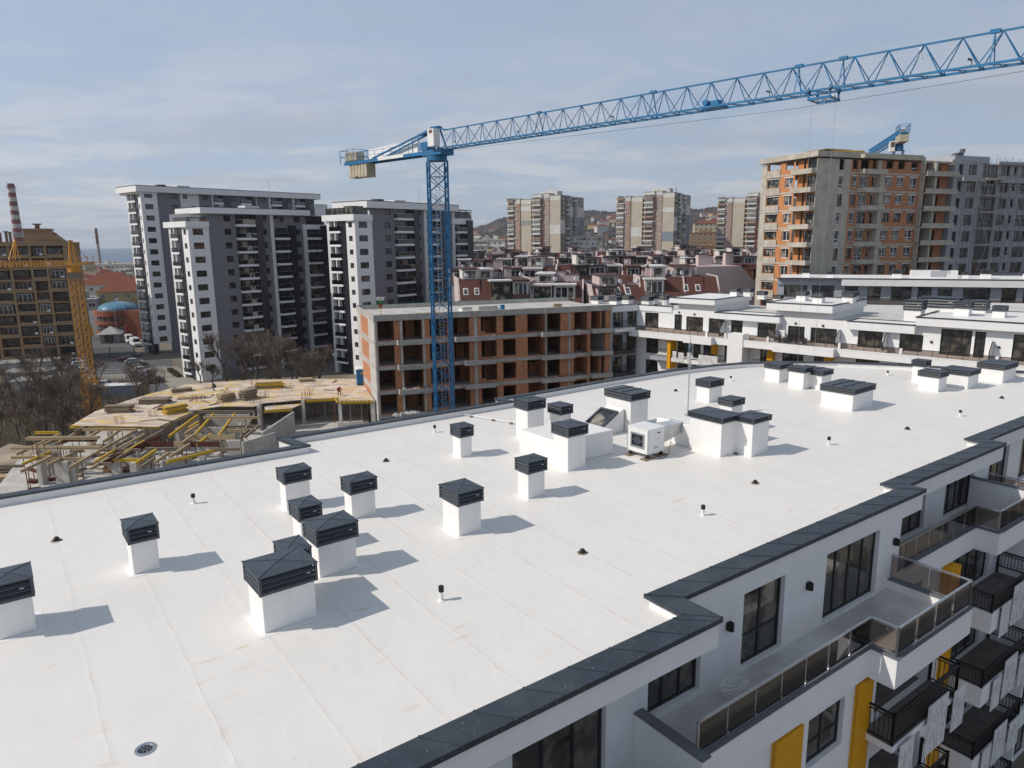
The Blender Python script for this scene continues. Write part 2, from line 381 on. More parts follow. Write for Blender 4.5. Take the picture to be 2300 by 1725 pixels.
# ------------------------------------------------------------------ the near block
NX, NY, NR = 3.7, 17.2, 36.0
near = thing('apartment_block', 'white flat roofed apartment block in the foreground with dark coping and yellow facade panels', 'apartment block', (NX, NY, -19), NR)
def loc_(p): return rot((p[0] - NX, p[1] - NY), -NR)
def wld(s, d, z=0): x, y = rot((s, -d), NR); return (x + NX, y + NY, z)
def offset(path, o):
    """offset an open polyline to its left by o (mitred)"""
    r = []
    for i, p in enumerate(path):
        p = Vector(p); ds = []
        if i > 0: ds.append((p - Vector(path[i - 1])).normalized())
        if i < len(path) - 1: ds.append((Vector(path[i + 1]) - p).normalized())
        ns = [Vector((-d.y, d.x)) for d in ds]; n = sum(ns, Vector((0, 0))); n.normalize(); k = o / max(.3, n.dot(ns[0])); r.append(tuple(p + n * k))
    return r
def strip(mb, path, a, b, z0, z1, m):
    A, B = offset(path, a), offset(path, b)
    for i in range(len(path) - 1):
        mb.hexa([(*A[i], z0), (*A[i + 1], z0), (*B[i + 1], z0), (*B[i], z0), (*A[i], z1), (*A[i + 1], z1), (*B[i + 1], z1), (*B[i], z1)], m)
npath = [(-30, -1.6), (.58, -1.6), (.58, -.32), (14.2, -.32), (14.2, .33), (23.4, .33), (23.4, 1.1), (29.5, 1.1)]
npath += [loc_((34, 38)), loc_((50, 29))]
fpath = [loc_(p) for p in [(-30, 18.6), (-19.5, 25.7), (-10.0, 32.1), (-11.4, 33.45), (-9.7, 34.6), (-.4, 40.95), (-1.0, 41.8), (1.2, 43.2), (6, 46.9), (9, 49.0), (12, 51.0), (15.2, 52.6), (17.5, 53.4), (20, 53.75), (24.7, 53.3), (28, 52.2), (35.5, 48.7), (50, 41.0)]]
inner_n = offset(npath, .12); inner_f = offset(fpath, -.12)
b = MB(); b.prism(list(inner_n) + list(reversed(inner_f)), -.45, 0, 'white_render', mtop='roof_membrane'); b.build('roof', near)
b = MB(); strip(b, npath, 0, .55, -.46, .25, 'white_render'); b.build('parapet', near)
b = MB(); strip(b, fpath, 0, -.30, -.46, .27, 'membrane'); b.build('parapet', near)
def coping(path, o1, o2, z, step):
    b = MB(); strip(b, path, o1, o2, z, z + .09, 'coping_metal')
    A, B = offset(path, o1), offset(path, o2)
    for i in range(len(path) - 1):            # lap joints of the metal sheets
        L_ = (Vector(path[i + 1]) - Vector(path[i])).length; n = int(L_ / step)
        for k in range(n + 1):
            t = (k + .02) / max(n, 1) if k == 0 else k / max(n, 1)
            p = Vector(A[i]).lerp(Vector(A[i + 1]), min(t, .99)); q = Vector(B[i]).lerp(Vector(B[i + 1]), min(t, .99))
            b.bar((*p, z + .093), (*q, z + .093), .05, 'coping_metal', .022)
    # drip edge
    strip(b, path, o1, o1 + (.02 if o2 > o1 else -.02), z - .05, z + .002, 'louvre_metal')
    return b.build('coping', near)
coping(npath, -.07, .66, .26, 1.25); coping(fpath, .07, -.36, .28, 1.6)
# penthouse wall with its windows
def wallrun(name, x0, x1, y, z0, z1, wins, m='white_render', depth=.2, cols=None, fr='frame_dark', base=None, transom=None):
    b = MB()
    if base: b.at(base[0], base[1], 0, base[2])
    b.wall(x0, x1, z0, z1, [w_[:4] for w_ in wins], m, depth, y if not base else 0); b.build(name, near)
    for w_ in wins:
        n = w_[4] if len(w_) > 4 else max(1, round((w_[1] - w_[0]) / .85))
        bx = base or (0, y, 0)
        window(near, w_[0], w_[2], w_[1] - w_[0], w_[3] - w_[2], depth - .05, n, base=bx, t=.085, gl='glass_near', transom=w_[5] if len(w_) > 5 else None)
T0, T1 = -2.92, -.5
wallrun('wall', -.98, 12.75, -.30, -3.05, -.45, [(-.5, 1.6, -2.8, T1, 3), (3.45, 5.5, T0, T1, 2, .38), (7.8, 11.2, T0, T1, 4)])
wallrun('wall', -30, -.98, -.30, -4.2, -.45, [(-9, -6.2, -3.9, T1), (-4.9, -2, -3.9, T1)])
wallrun('wall', 0, 1.7, 0, -3.05, -.45, [], base=(12.75, -.30, 90))
wallrun('wall', 12.75, 34.0, 1.4, -3.05, -.45, [(15.9, 18.6, T0, T1, 3), (20.5, 23.4, T0, T1, 4), (25.1, 27.4, T0, T1, 3), (29, 32, T0, T1, 3)])
for s, d in ((2.75, .3), (6.75, .3), (12.3, .3)):
    b = MB(); b.box(s - .09, s + .09, -d - .13, -d - .002, -1.36, -1.12, 'black_plastic'); b.tube((s, -d - .13, -1.36), (s, -d - .13, -1.12), .075, 'black_plastic', 10); b.build('wall_lamp', near)
# terraces
def terrace(poly, edge, zt=-3.0):
    b = MB(); b.prism(poly, zt - .62, zt, 'white_render', mtop='tile_floor'); b.build('terrace_floor', near)
    b = MB(); strip(b, edge, 0, .26, zt - .65, zt + .32, 'white_render'); strip(b, edge, -.03, .29, zt + .32, zt + .35, 'granite'); b.build('terrace_parapet', near)
e1 = [(-.72, -2.22), (7.2, -2.22), (7.2, -3.03), (12.35, -3.03), (12.35, -.3)]
terrace([(-.72, -.3)] + [(x, y + .03) if i in (0, 1) else (x, y) for i, (x, y) in enumerate(offset(e1, .03))], e1)
e2 = [(12.62, -.2), (19.85, -.2), (19.85, -1.1), (25.2, -1.1), (25.2, 1.4)]
terrace([(12.62, 1.4)] + list(offset(e2, .03)), e2)
e0 = [(-30, -3.0), (-1.02, -3.0), (-1.02, -2.6)]
terrace([(-30, -.3)] + list(offset(e0, .03)) + [(-.93, -.3)], e0, -4.15)
for x0, y0, y1 in ((-1.0, -2.5, -.31), (22.9, -.9, 1.35)):
    b = MB(); b.box(x0, x0 + .27, y0, y1, -4.16 if x0 < 0 else -3.0, -2.42 if x0 < 0 else -1.5, 'white_render'); zt = -2.42 if x0 < 0 else -1.5; b.box(x0 - .03, x0 + .3, y0 - .03, y1, zt, zt + .04, 'granite'); b.build('dividing_wall', near)
def glass_rail(path, zb, zt, spacing=1.12):
    rl = MB(); pan = []
    for (a, c) in zip(path, path[1:]):
        A, Cc = Vector(a), Vector(c); L_ = (Cc - A).length; n = max(1, round(L_ / spacing))
        rl.bar((*A, zt), (*Cc, zt), .07, 'steel', .045); rl.bar((*A, zb + .06), (*Cc, zb + .06), .03, 'steel', .03)
        for k in (0, n): p = A.lerp(Cc, k / n); rl.bar((*p, zb), (*p, zt), .06, 'steel')
        for k in range(n):
            p, q = A.lerp(Cc, k / n + .004), A.lerp(Cc, (k + 1) / n - .004)
            pan.append((p, q)); rl.bar((*p, zb - .02), (*p, zb + .14), .05, 'steel')
    o = rl.build('railing', near)
    for p, q in pan:
        g = MB(); g.bar((p.x, p.y, (zb + zt) / 2), (q.x, q.y, (zb + zt) / 2), .012, 'rail_glass', zt - zb - .12)
        k = g.build('glass_panel', None); k.parent = o
glass_rail(offset(e1, .1)[:1] + offset(e1, .1)[1:], -2.64, -1.72)
glass_rail(offset(e2, .1), -2.64, -1.72)
glass_rail([(-8, -2.9), (-1.1, -2.9)], -3.8, -2.85)
# lower storeys
LV = [-5.75, -9.15, -12.55, -15.9, -19.0]      # floor levels
wins = []; logA = []; logB = []
for z in LV:
    wins += [(4.35, 6.3, z + .1 if z > -18 else z + .1, z + 1.75 + .0, 2, .4)]
    wins += [(-2.2, .6, z + .1, z + 1.75, 3, .4), (-6, -3.4, z + .1, z + 1.75, 3, .4)]
    logA.append((8.2, 11.8, z, z + 2.02))
b = MB(); b.wall(-30, 12.62, -19, -3.62, [w_[:4] for w_ in wins], 'white_render', .2, -2.05) if False else None
b = MB(); b.wall(-30, 12.62, -19, -3.62, [w_[:4] for w_ in wins] + [l[:4] for l in logA], 'white_render', .2, -2.05)
for x0, x1, z0, z1 in logA:                     # loggias behind the balconies
    b.face([(x0, -1.85, z0), (x0, -.4, z0), (x0, -.4, z1), (x0, -1.85, z1)], 'white_render'); b.face([(x1, -.4, z0), (x1, -1.85, z0), (x1, -1.85, z1), (x1, -.4, z1)], 'white_render')
    b.face([(x0, -1.85, z0 + .002), (x1, -1.85, z0 + .002), (x1, -.4, z0 + .002), (x0, -.4, z0 + .002)], 'dark_floor'); b.face([(x0, -.4, z1), (x1, -.4, z1), (x1, -1.85, z1), (x0, -1.85, z1)], 'white_render')
    b.wall(x0, x1, z0, z1, [(x0 + .3, x0 + 2.6, z0 + .05, z1 - .1)], 'white_render', .15, -.4)
b.build('wall', near)
for w_ in wins: window(near, w_[0], w_[2], w_[1] - w_[0], w_[3] - w_[2], .15, w_[4], base=(0, -2.05, 0), t=.08, gl='glass_near', transom=w_[5])
for x0, x1, z0, z1 in logA: window(near, x0 + .3, z0 + .05, 2.3, z1 - .15 - z0, .1, 3, base=(0, -.4, 0), t=.08)
winsB = []
for z in LV: winsB += [(13.6, 15.6, z + .1, z + 1.9, 2, .4), (18.3, 22.2, z + .02, z + 2.0, 4), (24, 26.5, z + .1, z + 1.9, 2, .4), (27.5, 31, z + .02, z + 2.0, 4)]
b = MB(); b.wall(12.62, 34, -19, -3.6, [w_[:4] for w_ in winsB], 'white_render', .2, -.05); b.face([(12.62, -2.05, -19), (12.62, -.05, -19), (12.62, -.05, -3.6), (12.62, -2.05, -3.6)], 'white_render'); b.build('wall', near)
for w_ in winsB: window(near, w_[0], w_[2], w_[1] - w_[0], w_[3] - w_[2], .15, w_[4], base=(0, -.05, 0), t=.08, gl='glass_near')
# yellow facade panels
for i, z in enumerate(LV):
    zt = z + 2.05 - (.02 if i else .1)
    for x0, x1, y in ((2.55, 3.85, -2.05), (6.85, 7.7, -2.05), (17.25, 18.12, -.05)):
        t = .15 if x0 < 10 else .4
        b = MB(); b.box(x0, x1, y - t, y - .004, z - 1.33 if x0 < 10 else z - 1.2, zt, 'yellow_panel'); b.box(x0 - .004, x0 + .001, y - t + .06, y - t + .07, z - 1.3 if x0 < 10 else z - 1.18, zt - .004, 'frame_brown'); b.build('yellow_panel', near, bevel=.006)
# balconies with black rails and printed white boards
def balcony(x0, x1, y0, y1, z, boards, deep):
    b = MB(); b.box(x0, x1, y0, y1, z - .62 if deep else z - .22, z - .004, 'white_render'); b.box(x0 + .02, x1 - .02, y0 + .02, y1 - .004, z - .003, z + .01, 'dark_floor')
    if deep: b.box(x0, x1, y0, y0 + .1, z - .003, z + .28, 'white_render'); b.box(x0, x0 + .1, y0 + .1, y1 - .004, z - .003, z + .28, 'white_render')
    o = b.build('balcony', near)
    r = MB(); zb, zt = (z + .34 if deep else z + .1), z + 1.05
    for p, q in (((x0 + .05, y1 - .05), (x0 + .05, y0 + .05)), ((x0 + .05, y0 + .05), (x1 - .05, y0 + .05)), ((x1 - .05, y0 + .05), (x1 - .05, y1 - .05))):
        P_, Q_ = Vector(p), Vector(q); L_ = (Q_ - P_).length
        r.bar((*P_, zt), (*Q_, zt), .075, 'black_rail', .06); r.bar((*P_, zt - .12), (*Q_, zt - .12), .04, 'black_rail', .03); r.bar((*P_, zb), (*Q_, zb), .05, 'black_rail', .04)
        n = max(2, int(L_ / .13))
        for k in range(n + 1):
            c = P_.lerp(Q_, k / n); r.bar((*c, zb - .02), (*c, zt - .1), .02, 'black_rail')
        for c in (P_, Q_): r.bar((*c, z + .0), (*c, zt + .06), .08, 'black_rail')
    k = r.build('balcony_railing', near)
    for (a, c, za, zc) in boards:
        g = MB(); y = y0 - .09; g.box(a, c, y - .03, y, za, zc, 'board'); rr = random.Random(int(a * 100 + zc * 10))
        n = int((c - a) / .09)
        for i in range(1, n):                       # printed strokes
            x = a + (c - a) * i / n; zz = zc - rr.uniform(.05, .5)
            while zz > za + .15:
                l = rr.uniform(.15, .7); 
                if rr.random() < .7: g.box(x - .007, x + .007, y - .033, y - .0305, max(za + .05, zz - l), zz, 'board_ink')
                zz -= l + rr.uniform(.05, .35)
        g.box(a + .1, a + .14, y + .001, y + .1, zc - .3, zc - .2, 'black_rail'); g.box(c - .14, c - .1, y + .001, y + .1, zc - .3, zc - .2, 'black_rail')
        g.build('printed_board', near)
for i, z in enumerate(LV[:4]):
    bo = [(9.55, 10.95, z - 1.3, z + .55), (11.45, 12.35, z - 1.25, z + .3), (7.8, 8.7, z - 1.8, z - .05)]
    balcony(7.5, 12.0, -3.02, -2.06, z, bo if i % 2 == 0 else [(a - .8, c - .8, p, q) for a, c, p, q in bo], False)
    bo = [(18.85, 19.75, z - 1.0, z + .45), (19.95, 21.3, z - .85, z + .95), (21.7, 22.9, z - 1, z + .5)]
    balcony(18.15, 23.2, -1.75, -.06, z, bo if i % 2 == 0 else [(a + .15, c + .1, p - .1, q - .1) for a, c, p, q in bo], True)
    b = MB(); b.box(23.2, 23.35, -1.7, -.06, z - .2, z + 2.2, 'white_render'); b.build('dividing_wall', near)
t = MB()
rr = random.Random(3)
for k in range(9):
    pts = [Vector((rr.uniform(-.05, .05) + .32 * math.cos(a / 9 * 6.28 + k) * (1 + .1 * k % 3), .22 * math.sin(a / 9 * 6.28 + k), .05 + .4 * abs(math.sin(a / 9 * 3.14)) * rr.uniform(.6, 1))) for a in range(10)]
    for p, q in zip(pts, pts[1:]): t.tube(p, q, .012, 'pvc', 4, cap=False)
o = t.build('cable_coil', None, wld(2.4, .85, -2.98), 30); tag(o, 'loose coil of white cable lying on the terrace beside the penthouse wall', 'cable')

# ------------------------------------------------------------------ things on the roof
def vent(x, y, a, bb, zb, zt, label, ridge=False, group='roof vents', ov=.07, shaft0=0.0):
    """x, y: nearest corner of the cap; a, bb: its sides along the block and across it"""
    v = thing('roof_vent', label, 'vent', (x, y, 0), 37 + rng.uniform(-1.2, 1.2), group)
    s = MB(); s.box(ov, a - ov, ov, bb - ov, shaft0, zb + .02, 'membrane')
    k = s.build('shaft', v, bevel=.035)
    fl = MB(); fl.box(-.1, a + .1, -.1, bb + .1, .002, .007, 'membrane'); fl.build('flashing', v) if shaft0 == 0 else None
    hd = MB(); t = .07
    h0, h1 = zb, zt
    for cx in (0, a - t):
        for cy in (0, bb - t): hd.box(cx, cx + t, cy, cy + t, h0, h1 - .015, 'dark_metal')
    hd.box(-.01, a + .01, -.01, bb + .01, h1 - .05, h1 - .012, 'dark_metal'); hd.box(.012, a - .012, .012, bb - .012, h0, h0 + .05, 'dark_metal')
    hd.box(.09, a - .09, .09, bb - .09, h0 + .02, h1 - .05, 'black_plastic')
    mx_, my_ = a / 2, bb / 2; zc = h1 + .045; q = [(-.02, -.02, h1 - .012), (a + .02, -.02, h1 - .012), (a + .02, bb + .02, h1 - .012), (-.02, bb + .02, h1 - .012)]
    if ridge:
        hd.box(-.02, a + .02, -.02, bb + .02, h1 - .012, h1 + .02, 'dark_metal')
        for f_ in (.34, .66): yy = bb * f_; hd.box(-.02, a + .02, yy - .02, yy + .02, h1 + .02, h1 + .055, 'dark_metal')
    else:
        for i in range(4): hd.face([q[i], q[(i + 1) % 4], (mx_, my_, zc)], 'dark_metal')
        for i in range(4): hd.bar((q[i][0], q[i][1], q[i][2] + .004), (mx_, my_, zc + .006), .022, 'dark_metal', .012)
    cp = hd.build('cap', v)
    n = 3 if zt - zb > .4 else 2
    for side in range(4):
        l = MB(); w_ = a if side % 2 == 0 else bb; dpt = bb if side % 2 == 0 else a
        hh = (h1 - .06 - h0 - .06) / n
        for i in range(n):
            z0 = h0 + .06 + i * hh; x0, x1 = t + .002, w_ - t - .002
            l.hexa([(x0, -.005, z0), (x1, -.005, z0), (x1, .01, z0), (x0, .01, z0), (x0, .05, z0 + hh * .62), (x1, .05, z0 + hh * .62), (x1, .065, z0 + hh * .62), (x0, .065, z0 + hh * .62)], 'louvre_metal')
            l.box(x0, x1, -.012, .004, z0 - .002, z0 + .022, 'dark_metal')
        px, py = ((0, 0), (a, 0), (a, bb), (0, bb))[side]
        o = l.build('louvre', None, (px, py, 0), side * 90); o.parent = cp
    st = MB(); st.box(a - .3, a - .2, -.014, -.006, (h0 + h1) / 2 + .02, (h0 + h1) / 2 + .04, 'board'); o = st.build('sticker', None); o.parent = cp
    return v
VENTS = [
 (-12.85, 16.0, .95, 1.1, .95, 1.48, 'roof vent cut off by the left edge of the photo, beside the domed drain'),
 (-11.30, 19.51, .86, 1.0, .98, 1.49, 'lone roof vent on the left, between two pipe stubs and the far parapet'),
 (-6.28, 16.17, 1.51, 1.25, 1.04, 1.56, 'largest vent with the widest hood, nearest of the cluster of five'),
 (-6.12, 17.75, .73, .98, .97, 1.50, 'vent almost hidden behind the largest hood, only its hood showing'),
 (-5.68, 19.16, 1.32, 1.04, 1.00, 1.52, 'wide vent behind the right shoulder of the largest hood'),
 (-6.72, 21.00, .78, .90, 1.02, 1.51, 'narrow vent in the middle of the left cluster, its shaft hidden by a wider hood'),
 (-8.31, 24.55, 1.06, .80, 1.02, 1.49, 'vent at the back of the left cluster nearest to the far parapet'),
 (-5.70, 23.60, 1.06, .77, .94, 1.44, 'vent at the back right of the left cluster standing alone by its shadow'),
 (-1.82, 22.04, 1.03, 1.20, 1.07, 1.55, 'square vent standing alone in the middle of the roof, largest between the two clusters'),
 (.56, 25.44, .95, .82, 1.01, 1.50, 'vent standing just in front of the low white plinth'),
 (-2.37, 30.80, .76, .83, .95, 1.46, 'small lone vent between the far parapet and the low white plinth'),
 (2.31, 28.68, 1.15, 1.11, 1.51, 1.96, 'tall vent attached to the front corner of the low white plinth'),
 (.73, 33.45, 1.17, 1.10, 1.53, 2.00, 'tall vent at the back left corner of the low white plinth'),
 (2.40, 34.45, .86, 1.0, 1.04, 1.51, 'small vent right beside the tall one at the back of the plinth'),
 (5.97, 34.84, 1.40, 1.95, 1.62, 2.00, 'tall wide vent with ridged hood standing behind the skylight'),
 (9.28, 30.46, 1.46, 1.95, 1.56, 1.83, 'wide vent on the right of the air handling duct, joined to a narrower one'),
 (10.66, 30.43, 1.40, 1.14, 1.53, 1.79, 'narrower vent joined to the wide one right of the air handling unit'),
 (11.05, 34.75, 1.08, .88, 1.31, 1.66, 'small vent peeping out behind the two joined vents'),
 (11.73, 41.27, 1.36, 1.07, .92, 1.35, 'lone vent on the far part of the roof right of the thin mast'),
 (18.07, 47.12, 1.54, 1.25, .90, 1.24, 'leftmost vent of the three by the far curved parapet'),
 (18.75, 44.75, 1.02, 1.21, 1.10, 1.42, 'vent half hidden between two others by the far curved parapet'),
 (19.86, 44.63, 1.29, 1.99, .91, 1.24, 'ridged vent, nearest of the three by the far curved parapet'),
 (19.07, 38.70, 2.51, 2.02, .96, 1.30, 'very wide low vent with ridged hood alone on the right part of the roof'),
 (26.75, 43.56, 1.25, 1.36, .90, 1.26, 'front left vent of the group of four near the right edge'),
 (27.35, 46.3, .88, .9, 1.12, 1.54, 'vent hidden behind the front left one near the right edge'),
 (29.07, 44.31, 1.68, 1.75, .86, 1.20, 'wide middle vent of the group of four near the right edge'),
 (32.53, 46.11, 2.3, 1.68, .87, 1.23, 'widest vent at the far right edge beside the dark rear coping'),
]
for i, v in enumerate(VENTS): vent(*v, ridge=i in (14, 21, 22))
# low plinth, plinth of the joined vents
def plinth(label, poly, h, name='roof_plinth', parts=()):
    b = MB(); b.prism(poly, 0, h, 'membrane'); cx, cy = poly[0]
    o = b.build(name, None, bevel=.04); tag(o, label, 'roof plinth'); return o
d1, d2 = Vector((math.cos(R(37)), math.sin(R(37)))), Vector((-math.sin(R(37)), math.cos(R(37))))
f0 = Vector((2.42, 28.78)); L0 = Vector((-.02, 31.15))
def pl(o, *st): return [tuple(o + d1 * a + d2 * c) for a, c in st]
plinth('low white box on the roof with a tall vent at each end', pl(f0, (.02, .9), (3.3, .75), (3.3, 3.1), (.02, 3.55)), 1.13)
g0 = Vector((9.45, 30.6))
plinth('white membrane covered plinth behind the two joined vents', pl(g0, (.02, 1.6), (1.4, 1.6), (1.4, .72), (3.55, .72), (3.55, 2.0), (1.5, 2.75), (.02, 4.0)), 1.08)
# skylight
sk = thing('skylight', 'tilted roof window on a white sloping kerb beside the tall ridged vent', 'skylight', (4.5, 34.3, 0), 37)
b = MB(); b.hexa([(0, 0, 0), (1.5, 0, 0), (1.5, 1.15, 0), (0, 1.15, 0), (.0, 0, .40), (1.5, 0, 1.22), (1.5, 1.15, 1.22), (0, 1.15, .40)], 'membrane'); b.build('kerb', sk, bevel=.03)
b = MB(); sl = math.atan2(.82, 1.5)
def skp(u, v, h): return (-.15 + u * math.cos(sl) - h * math.sin(sl), v, .36 + u * math.sin(sl) + h * math.cos(sl))
def skbox(mb, u0, u1, v0, v1, h0, h1, m): mb.hexa([skp(u0, v0, h0), skp(u1, v0, h0), skp(u1, v1, h0), skp(u0, v1, h0), skp(u0, v0, h1), skp(u1, v0, h1), skp(u1, v1, h1), skp(u0, v1, h1)], m)
for q in ((0, .12, -.05, 1.2), (1.28, 1.4, -.05, 1.2), (.12, 1.28, -.05, .08), (.12, 1.28, 1.07, 1.2)): skbox(b, *q, .0, .13, 'dark_metal')
b.build('frame', sk)
b = MB(); skbox(b, .121, 1.279, .081, 1.069, .03, .07, 'glass_far'); b.build('pane', sk)
# air handling unit with its duct
ah = thing('air_handling_unit', 'grey white ventilation unit on rubber feet with metal duct into the white plinth', 'ventilation unit', (5.98, 30.28, 0), 39)
b = MB(); b.box(0, 1.13, 0, 1.2, .24, 1.34, 'white_paint'); 
for x in (0, 1.10): 
    for y in (0, 1.17): b.box(x - .006, x + .036, y - .006, y + .036, .235, 1.346, 'galv')
b.box(-.012, 1.142, -.012, 1.212, 1.33, 1.375, 'white_paint'); b.build('casing', ah, bevel=.008)
b = MB()
for q in ((.2, .28, .42, 1.1), (.92, 1.0, .42, 1.1), (.28, .92, .42, .5), (.28, .92, 1.02, 1.1)): b.box(-.03, -.002, q[0] + .0, q[1], q[2] + .04, q[3] + .04, 'galv')
b.box(-.006, -.001, .28, .92, .54, 1.06, 'black_plastic'); b.tube((-.012, .6, .8), (-.025, .6, .8), .2, 'dark_metal', 20); b.box(-.02, -.008, .3, .9, .78, .8, 'galv'); b.build('fan_opening', ah)
b = MB(); b.box(.62, .8, -.02, -.004, 1.12, 1.17, 'black_plastic'); b.box(.1, 1.03, -.009, -.003, .62, .63, 'galv')
for k in range(3): b.hexa([(.5 + k * .12, -.008, .86), (.57 + k * .12, -.008, .86), (.57 + k * .12, -.004, .86), (.5 + k * .12, -.004, .86), (.533 + k * .12, -.008, .92), (.537 + k * .12, -.008, .92), (.537 + k * .12, -.004, .92), (.533 + k * .12, -.004, .92)], 'yellow_panel')
b.box(.46, .50, -.008, -.004, .45, .53, 'blue_paint'); b.box(.53, .72, -.008, -.004, .47, .50, 'frame_dark'); b.build('access_panel', ah)
for x in (.1, 1.03):
    for y in (.1, 1.08):
        f = MB(); f.tube((x, y, .05), (x, y, .24), .075, 'black_plastic', 10); f.lathe([(.1, .05), (.1, .1), (.07, .13)], 'black_plastic', 12, (x, y)); o = f.build('foot', ah)
        g = MB(); g.box(x - .3, x + .3, y - .17, y + .17, .004, .05, 'old_timber'); o = g.build('paving_slab', ah)
b = MB(); 
b.hexa([(1.13, .25, .42), (3.05, .5, .66), (3.05, 1.1, .66), (1.13, 1.1, .42), (1.13, .25, 1.22), (3.05, .5, 1.12), (3.05, 1.1, 1.12), (1.13, 1.1, 1.22)], 'galv')
for k in range(14): t = k / 13; x = 1.15 + 1.85 * t; b.box(x - .008, x + .008, .25 + .25 * t - .012, 1.11, .42 + .24 * t - .012, 1.22 - .1 * t + .012, 'galv')
b.box(2.98, 3.03, .44, 1.15, .6, 1.18, 'galv'); b.build('duct', ah)
b = MB(); pts = [(2.2, .5, .62), (2.15, .42, .3), (1.9, .3, .1), (1.4, -.05, .05), (.9, -.25, .03), (.5, -.3, .03), (.35, -.15, .05), (.4, .0, .25)]
for p, q in zip(pts, pts[1:]): b.tube(p, q, .014, 'black_plastic', 6, cap=False)
b.build('power_cable', ah)
# pipe stubs, domed outlets, drain
PIPES = [(-4.0, 35.4, .38, 'small white vent pipe with black cap near the far parapet left of the plinth'), (6.71, 23.77, .39, 'white vent pipe with black cap alone in the open roof right of centre'),
 (-1.99, 17.88, .43, 'nearest white vent pipe with black cap, right of the largest vent'), (-12.09, 25.51, .39, 'white vent pipe with black cap left of the left cluster'),
 (14.93, 32.35, .40, 'white vent pipe with black cap between the very wide vent and the near coping'), (24.36, 37.54, .34, 'white vent pipe with black cap right of the very wide vent'),
 (15.06, 48.0, .35, 'far white vent pipe with black cap behind the lone vent by the mast'), (26.57, 49.38, .34, 'far white vent pipe by the curved parapet left of the group of four')]
for x, y, h, l in PIPES:
    p = thing('vent_pipe', l, 'pipe', (x, y, 0), 0, 'vent pipes on the roof'); b = MB(); b.tube((0, 0, 0), (0, 0, h * .8), .052, 'pvc', 14); b.lathe([(.11, .004), (.075, .03), (.055, .05)], 'membrane', 14); b.build('pipe', p)
    b = MB(); b.lathe([(.05, h * .62), (.075, h * .63), (.078, h * .95), (.07, h), (.001, h + .004)], 'black_plastic', 14); b.build('cap', p)
DOMES = [(-5.68, 30.56, 'black domed outlet left of the small lone vent'), (2.15, 20.81, 'black domed outlet in the middle of the front roof, right of the square vent'), (9.69, 27.1, 'black domed outlet in front of the two joined vents'),
 (10.57, 44.92, 'black domed outlet far back beside the thin mast'), (-15.21, 22.2, 'black domed outlet near the left edge of the photo'), (20.1, 34.99, 'black domed outlet in front of the very wide vent'), (29.51, 41.79, 'black domed outlet at the right, below the group of four vents')]
for x, y, l in DOMES:
    p = thing('roof_outlet', l, 'roof outlet', (x, y, 0), 0, 'domed roof outlets'); b = MB(); b.lathe([(.17, .002), (.165, .012), (.09, .016)], 'old_timber', 16); b.build('collar', p)
    b = MB(); b.lathe([(.1, .008), (.1, .05), (.085, .10), (.05, .135), (.001, .145)], 'black_plastic', 14); b.build('dome', p)
p = thing('roof_drain', 'round metal drain ring with dark grate sunk in the front left roof', 'drain', (-7.2, 12.16, 0)); b = MB(); b.lathe([(.2, .002), (.19, .022), (.14, .024), (.125, .004)], 'steel', 28); b.build('ring', p)
b = MB(); b.lathe([(.125, .004), (.1, .008), (.001, .010)], 'black_plastic', 20)
for k in range(8): a = k * .785; b.bar((.03 * math.cos(a), .03 * math.sin(a), .012), (.115 * math.cos(a), .115 * math.sin(a), .012), .012, 'steel', .008)
b.build('grate', p)
lw = thing('lightning_conductor', 'thin white wire on three small weights between the far parapet and the plinth', 'wire', (-2.3, 38.53, 0)); W_ = [(0, 0), (1.25, -.88), (2.22, -1.62)]
b = MB(); pp = [(-.9, .6, .05)] + [(x, y, .12) for x, y in W_] + [(3.0, -2.3, .3)]
for p_, q_ in zip(pp, pp[1:]): b.tube(p_, q_, .02, 'pvc', 5, cap=False)
b.build('wire', lw)
for x, y in W_: b = MB(); b.tube((x, y, 0), (x, y, .11), .11, 'old_timber', 10, .09); b.build('weight', lw)
ms = thing('lightning_mast', 'thin grey lightning mast standing on the roof behind the duct', 'mast', (9.75, 38.4, 0)); b = MB(); b.tube((0, 0, 0), (0, 0, 3.7), .035, 'galv', 8); b.lathe([(.2, 0), (.2, .08), (.05, .1)], 'concrete', 12); b.build('pole', ms)
b = MB(); b.lathe([(.04, 3.55), (.12, 3.6), (.14, 3.8), (.07, 4.0), (.03, 4.1)], 'dark_metal', 10); b.tube((0, 0, 4.05), (0, 0, 4.6), .015, 'galv', 6); b.build('striker_head', ms)
